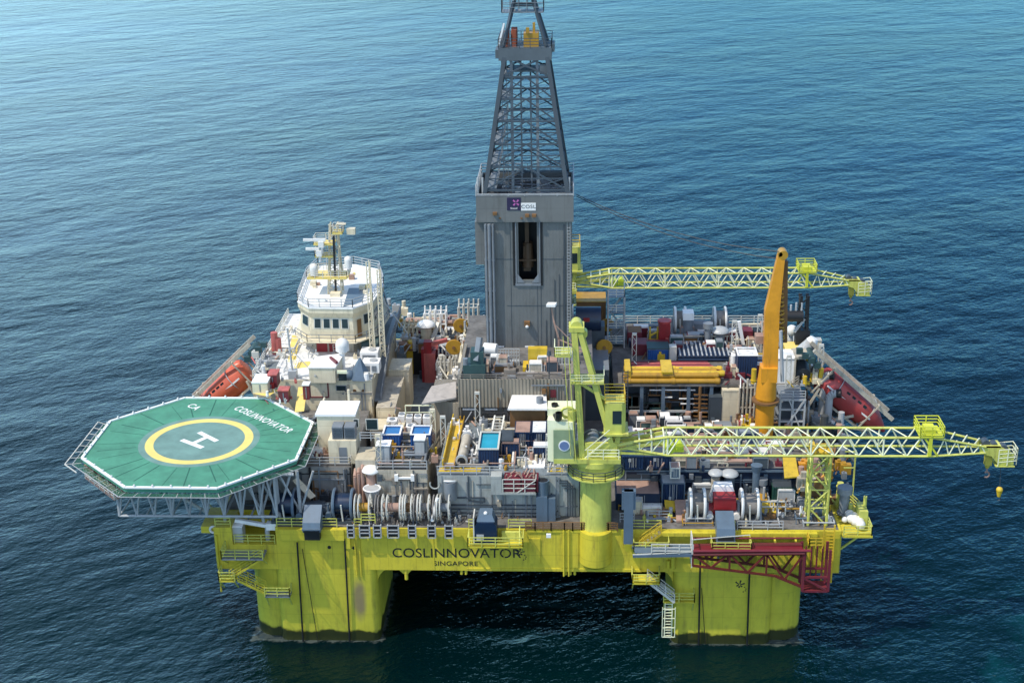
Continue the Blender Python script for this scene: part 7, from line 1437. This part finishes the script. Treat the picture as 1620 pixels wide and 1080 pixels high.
# hook ball below the near boom tip
tip=crane_front.location+V(43.4,0,7.9); p=AY(1580,785,1.1); t=thing('hook_ball','small yellow hook ball hanging on a thin line under the near boom tip','hook',(p.x,1.1,p.z)); MB().cyl((p.x,1.1,p.z),(p.x,1.1,p.z+.8),.18,.36,n=10).sphere((p.x,1.1,p.z+.8),.36).build('ball',M['yellow'],t,True); MB().cyl((p.x,1.1,p.z+1.1),(tip.x-.2,1.1,tip.z),.04,n=5).build('line',M['steel_dark'],t); MB().torus((p.x,1.1,p.z-.25),(0,1,0),.22,.07,n=10,a0=-2,a1=2).build('hook',M['steel_dark'],t)

# ------------------------------------------------------------------ the small stuff that fills every corner of the deck
rnd = random.Random(77)
def wall_fit(parent, x0, x1, y, z0, z1, n, mats=('steel_grey','pipe_steel','cream_dirty','steel_dark'), name='conduit'):
    g = {}
    for i in range(n):
        k = rnd.choice(mats); mb = g.setdefault(k, MB()); q = rnd.random(); x = rnd.uniform(x0+.2, x1-.2); z = rnd.uniform(z0+.2, z1-.3); t_ = rnd.uniform(.05,.11)
        if q < .35: mb.bar((x,y-.03-t_,z0),(x,y-.03-t_,rnd.uniform(z,z1)),t_*1.6)
        elif q < .6: xx = min(x1, x+rnd.uniform(1,5)); mb.bar((x,y-.05-t_,z),(xx,y-.05-t_,z),t_*1.6); mb.bar((xx,y-.05-t_,z),(xx,y-.05-t_,max(z0,z-rnd.uniform(.5,2))),t_*1.6)
        elif q < .85: w_ = rnd.uniform(.2,.6); mb.box(x-w_/2,x+w_/2,y-rnd.uniform(.2,.5),y-.003,z,z+rnd.uniform(.3,.9))
        else: mb.cyl((x,y-.3,z0),(x,y-.3,min(z1,z0+rnd.uniform(.8,1.8))),rnd.uniform(.15,.32),n=10)
    for k, mb in g.items(): mb.build(name, M[k], parent)
wall_fit(fh, fx0, fx1, FY, DZ, FZ, 18); wall_fit(lb, lx0, lx1, LY, DZ, LZ, 18); wall_fit(hb, -33, hx1, 6.5, DZ, HZ2, 26, ('steel_dark','steel_grey','brown'))
wall_fit(ac, -26, ax1, AYF, 15, AZ-.3, 22, ('cream_dirty','cream','steel_grey')); wall_fit(dfl, xa, xb, WY, 20.3, 23.7, 10, ('steel_grey','brown')); wall_fit(dfl, xa+.4, xb-.4, WY+.6, DZ, 20, 24, ('steel_dark','steel_grey','pipe_steel'))
wall_fit(rh, rx0, rx1, RY0, DZ, RZ, 34, ('steel_dark','bluegrey','steel_grey')); wall_fit(hull, 14, 33, 0, 9, 13.2, 14, ('hull_yellow','hull_yellow','steel_grey'), 'hull_fitting')
wall_fit(pd, PX0, PX1, PY0+2.2, DZ, PZ-.4, 40, ('steel_dark','steel_grey','brown','bluegrey'))
def pipe_run(x0, x1, y0, y1, z, n, mats, label, group, spread=.35, r=(.06,.16), supports=True):   # bundles of parallel pipes that turn corners
    for i in range(n):
        p = V(rnd.uniform(x0,x1), rnd.uniform(y0,y1), z+rnd.uniform(.25,.8)); pts = [p]; ax = rnd.randint(0,1)
        for k in range(rnd.randint(2,4)):
            q = pts[-1].copy()
            if ax == 0: q.x = min(max(q.x+rnd.choice((-1,1))*rnd.uniform(1,4), x0), x1)
            else: q.y = min(max(q.y+rnd.choice((-1,1))*rnd.uniform(1,4), y0), y1)
            pts.append(q); ax = 1-ax
        q = pts[-1].copy(); q.z = z if rnd.random()<.6 else z+rnd.uniform(1,2.2); pts.append(q); rr = rnd.uniform(*r); mb = MB().path(pts, rr, 7)
        for a in pts[:-1]: mb.bar((a.x,a.y,z),(a.x,a.y,a.z),.08)
        eqp('pipe_run', mb, rnd.choice(mats), label, 'pipe', group, True)
def deck_rails(n, x0, x1, y0, y1, z, m, label, group):
    for i in range(n):
        x = rnd.uniform(x0,x1); y = rnd.uniform(y0,y1); d = rnd.uniform(1.5,4); pts = [(x,y,z),(min(x1,x+d),y,z)] if rnd.random()<.6 else [(x,y,z),(x,min(y1,y+d),z)]
        solo('handrail', rail_mb(MB(), pts, 1.1, 1.2, .045), M[m], label, 'handrail', group)
LM = ['steel_light','cream','white','pipe_steel','rust_pink','steel_grey','brown','yellow']
# roof of the front deckhouse and the lower roofs
pipe_run(fx0+.5, fx1-.5, 4, 16.5, FZ+.06, 26, ['steel_light','rust_pink','cream','pipe_steel','white'], 'thin pipe run along the front deckhouse roof', 'pipe runs on the front deckhouse')
clutter(46,(700,905),(668,742),FZ+.06,LM,'roof_gear','small mixed gear scattered over the front deckhouse roof','gear','gear on the front deckhouse roof',.2,.55)
pipe_run(lx0+.3, lx1-.3, 5.5, 13.5, LZ+.05, 14, ['steel_grey','cream_dirty','rust_pink','pipe_steel'], 'thin pipe run on the beige deckhouse roof', 'pipe runs on the beige deckhouse')
clutter(34,(598,690),(655,735),LZ+.05,LM,'roof_gear','small mixed gear among the blue tubs','gear','gear among the blue tubs',.2,.5)
rail([(lx0,LY+.1,LZ),(lx1,LY+.1,LZ)], 'handrail along the front edge of the beige deckhouse', 'steel_light')
pipe_run(-24, hx1-.5, 7.5, 13, HZ2+.06, 10, ['rust_pink','brown','steel_grey'], 'rusty pipe run beside the white roofed cabin', 'pipe runs by the white roofed cabin')
clutter(30,(430,520),(690,740),HZ2+.06,['brown','maroon','rust_pink','steel_grey','cream_dirty'],'roof_gear','rusty gear on the roof under the helideck edge','gear','gear on the helideck house roof',.3,.7)
# front strip of the main deck
clutter(60,(555,745),(802,832),DZ+.06,['steel_light','rail_white','rope','steel_grey','pipe_steel','brown'],'reel_gear','small grey fitting on the deck among the hose reels','fitting','fittings among the reels',.2,.5)
clutter(40,(700,900),(806,822),DZ+.06,['steel_grey','steel_light','brown','bluegrey','yellow_brown'],'deck_fitting','small fitting on the deck before the front deckhouse','fitting','fittings before the front deckhouse',.2,.5)
pipe_run(-33, -15, 1.5, 6, DZ+.06, 14, ['steel_dark','steel_grey','bluegrey'], 'dark pipe run around the navy anchor winch', 'pipe runs around the navy winch')
clutter(40,(440,560),(775,830),DZ+.06,['steel_dark','bluegrey','steel_grey','navy_plain','black'],'winch_part','dark fitting in the shade around the navy anchor winch','fitting','fittings around the navy winch',.3,.8)
deck_rails(6, -32, -16, 4.5, 6.2, DZ, 'steel_light', 'short pale handrail before the helideck house wall', 'handrails before the helideck house')
pipe_run(rx0, 33.5, .8, 7.6, DZ+.06, 26, ['steel_light','steel_grey','cream','yellow_brown','bluegrey'], 'pipe run on the deck around the right anchor winch', 'pipe runs around the right winch')
clutter(70,(975,1325),(775,826),DZ+.06,['steel_light','white','steel_grey','bluegrey','brown','lime','yellow','rust_pink'],'winch_part','small fitting on the deck around the right anchor winch','fitting','fittings around the right winch',.25,.6)
deck_rails(8, rx0, 33, 1, 7, DZ, 'steel_light', 'short pale handrail around the right anchor winch', 'handrails around the right winch')
# roof of the right deckhouse and the deck behind it
pipe_run(rx0+.3, rx1-.3, RY0+.4, 17, RZ+.05, 24, ['brown','rust_pink','maroon','steel_grey','cream_dirty'], 'brown pipe run on the right deckhouse roof', 'pipe runs on the right deckhouse roof')
clutter(60,(985,1235),(690,745),RZ+.05,['brown','rust_pink','maroon','steel_grey','cream_dirty','steel_light','navy_plain'],'roof_gear','brown or grey gear on the right deckhouse roof','gear','gear on the right deckhouse roof',.3,.8)
pipe_run(10.5, 34, 15.6, 28.5, DZ+.06, 40, ['brown','steel_dark','steel_grey','rust_pink','cream_dirty'], 'brown or dark pipe run on the deck before the pipe deck', 'pipe runs before the pipe deck')
clutter(80,(985,1330),(655,712),DZ+.06,['brown','steel_dark','rust_pink','steel_grey','cream_dirty','deck_dark'],'deck_unit','rusty or dark unit on the deck before the pipe deck','unit','units before the pipe deck',.5,1.2)
# pipe deck and its right end
clutter(60,(1000,1300),(545,600),PZ,LM+['maroon','navy_plain','red_faded','steel_dark'],'pipe_deck_gear','small mixed gear scattered over the pipe deck','gear','gear on the pipe deck',.3,.8)
pipe_run(24.5, 33.8, 30, 50, PZ, 24, ['steel_light','cream','steel_grey','yellow','rust_pink'], 'pale pipe run at the right end of the pipe deck', 'pipe runs at the right end of the pipe deck')
deck_rails(10, 24.5, 33.8, 30, 50, PZ, 'rail_white', 'short white handrail at the right end of the pipe deck', 'handrails at the right end of the pipe deck')
def lattice_post(px, py, z, h, m, label, group):
    p = A(px,py,z); mb = MB(); s_ = .28
    for a in (-s_,s_):
        for b in (-s_,s_): mb.bar((p.x+a,p.y+b,z),(p.x+a,p.y+b,z+h),.07)
    k = int(h/.7)
    for i in range(k): a = s_*(1 if i%2 else -1); mb.bar((p.x-a,p.y-s_,z+i*h/k),(p.x+a,p.y-s_,z+(i+1)*h/k),.05)
    mb.box(p.x-.3,p.x+.3,p.y-.15,p.y+.15,z+h,z+h+.3); eqp('lamp_mast', mb, m, label, 'lamp mast', group)
for px,py,z,h in ((1160,560,PZ,4.5),(1200,556,PZ,5),(1246,612,PZ,4),(1296,600,PZ,4.5),(1003,575,PZ,4)): lattice_post(px,py,z,h,'rail_white','slender pale lamp mast on the pipe deck','lamp masts on the pipe deck')
for px,py,z,h in ((702,705,FZ,3.5),(868,735,FZ,3.5),(905,700,FZ,4.5),(756,672,FZ,4)): lattice_post(px,py,z,h,'rail_white','slender pale lamp mast on the front deckhouse','lamp masts on the front deckhouse')
for px,py,z,h in ((600,735,LZ,3.5),(686,700,LZ,4)): lattice_post(px,py,z,h,'cream','slender beige lamp mast on the beige deckhouse','lamp masts on the beige deckhouse')
# the lane and the far left
pipe_run(-16.5, -9.5, 20, 30, DZ+.06, 16, ['steel_light','cream','rust_pink','steel_grey'], 'pale pipe run in the near part of the lane', 'pipe runs in the lane')
pipe_run(-18, -7, 47.5, 56.5, 17.25, 30, ['cream','white','steel_light','rust_pink','brown'], 'pale pipe run at the far edge left of the derrick', 'pipe runs at the far edge left of the derrick', r=(.1,.22))
clutter(60,(640,770),(505,560),17.25,['cream','white','steel_light','rust_pink','brown','cream_dirty','steel_dark'],'stack_gear','beige or rusty gear piled high left of the derrick','gear','gear piled left of the derrick',.5,1.1,.4)
deck_rails(8, -18, -8, 47.5, 56, 17.3, 'rail_white', 'white handrail at the far edge left of the derrick', 'handrails left of the derrick')
pipe_run(-9.3, -7, 28.5, 39.5, 22.0, 12, ['cream','steel_light','rust_pink'], 'pale pipe run on the service house beside the derrick', 'pipe runs on the service house')
# accommodation roof
pipe_run(ax0+.6, -27.5, 24, 40, AZ+.06, 16, ['white','steel_light','cream'], 'thin pale pipe run on the accommodation roof', 'pipe runs on the accommodation roof', r=(.05,.1))
deck_rails(9, ax0+.5, -24, 24, 36, AZ, 'rail_white', 'white handrail on the accommodation roof', 'handrails on the accommodation roof')
clutter(40,(500,600),(552,602),AZ+.06,['white','steel_light','cream','steel_grey','rail_white'],'roof_unit','small pale unit on the accommodation roof before the bridge','unit','units before the bridge',.2,.6)
clutter(26,(606,640),(480,560),18.6,['cream','steel_light','bluegrey','yellow_brown','steel_grey'],'aft_gear','beige or grey gear behind the accommodation block','gear','gear behind the accommodation block',.5,1.0)
mb = MB(); rnd2 = random.Random(5)
for i in range(18): x = cb.x+rnd2.uniform(-4,4); y = cb.y+rnd2.uniform(-4,5); s_ = rnd2.uniform(.15,.4); mb = MB().box(x-s_,x+s_,y-s_,y+s_,BT+.2,BT+.3+s_*rnd2.uniform(.6,1.6)); eqp('roof_fitting', mb, rnd2.choice(['white','cream','steel_light','heli_yellow','rust_pink']), 'small fitting on the white bridge roof', 'fitting', 'fittings on the bridge roof')
# draped hoses and cables on the derrick faces
mb = MB()
for k in range(5): x = 1.6+k*.55; mb.bar((x,TY0-.06,T0+.2),(x,TY0-.06,T0+rnd.uniform(3,14)),.06)
mb.bar((3.9,TY0-.1,T0),(3.9,TY0-.1,39.5),.14); mb.build('cable_run', M['steel_dark'], der)
mb = MB()
for s_ in (-.3,.3): mb.bar((4.45+s_*.6,TY0-.15,T0),(4.45+s_*.6,TY0-.15,39.8),.06)
for k in range(40): mb.bar((4.27,TY0-.15,T0+.4*k+.2),(4.63,TY0-.15,T0+.4*k+.2),.05)
mb.build('wall_ladder', M['steel_light'], der)

# yellow edging and more stock on the roofs
for (pts, nm) in ((((694,747),(760,747),(762,741),(696,741)),'left part of the front edge'), (((870,747),(914,747),(912,741),(872,741)),'right part of the front edge')):
    eqp('edge_plate', MB().extr([A(x,y,FZ)+UP*.08 for x,y in pts], (0,0,.06)), 'yellow', 'flat yellow plate on the %s of the front deckhouse'%nm, 'edge plate')
rnd = random.Random(31)
def stock(n, xr, yr, z, mats, label, group):
    for i in range(n):
        p = A(rnd.uniform(*xr), rnd.uniform(*yr), z); w_ = rnd.uniform(1.0,2.6); d_ = rnd.uniform(.8,1.6); h_ = rnd.uniform(.7,1.9); k = rnd.choice(mats)
        t = thing('crate', label, 'crate', p, group); MB().box(p.x-w_/2,p.x+w_/2,p.y,p.y+d_,z,z+h_).build('body', M[k], t)
        mb = MB()
        for x in (p.x-w_/2,p.x+w_/2-.08): mb.box(x,x+.08,p.y-.05,p.y-.002,z,z+h_)
        mb.box(p.x-w_/2,p.x+w_/2,p.y-.06,p.y-.003,z+h_-.1,z+h_); mb.box(p.x-w_/2+.1,p.x+w_/2-.1,p.y+.1,p.y+d_-.1,z+h_,z+h_+.05); mb.build('frame', M[rnd.choice(['steel_light','steel_grey','rust_pink','white'])], t)
stock(22,(1000,1165),(528,560),PZ,['maroon','brown','navy','steel_grey','maroon','teal_dark'],'small maroon, navy or grey crate on the left half of the pipe deck','crates on the pipe deck')
stock(16,(1165,1290),(545,600),PZ,['steel_grey','white','cream','navy','maroon','cream_dirty'],'small pale or dark crate around the orange crane','crates around the orange crane')
stock(20,(985,1240),(700,742),RZ+.05,['brown','navy','maroon','steel_dark','steel_grey','cream_dirty'],'small dark crate on the right deckhouse roof','crates on the right deckhouse roof')
stock(20,(985,1180),(672,700),DZ+.06,['steel_dark','brown','steel_grey','navy_plain','teal_dark'],'dark crate on the deck between the right deckhouse and the pipe deck','crates before the pipe deck')
stock(14,(640,760),(520,560),17.25,['cream','cream_dirty','steel_grey','navy','brown','white'],'beige or grey crate at the far edge left of the derrick','crates left of the derrick')
stock(8,(800,900),(690,730),FZ+.06,['brown','navy','steel_grey','cream','yellow_brown'],'small crate standing on the front deckhouse roof','crates on the front deckhouse')
stock(10,(740,900),(580,594),T0,['steel_grey','brown','cream_dirty','steel_dark'],'low steel crate along the front of the drill floor','crates on the drill floor')
stock(12,(1000,1320),(786,818),DZ+.06,['steel_grey','bluegrey','brown','cream','steel_light'],'small low crate around the right anchor winch','crates around the right winch')
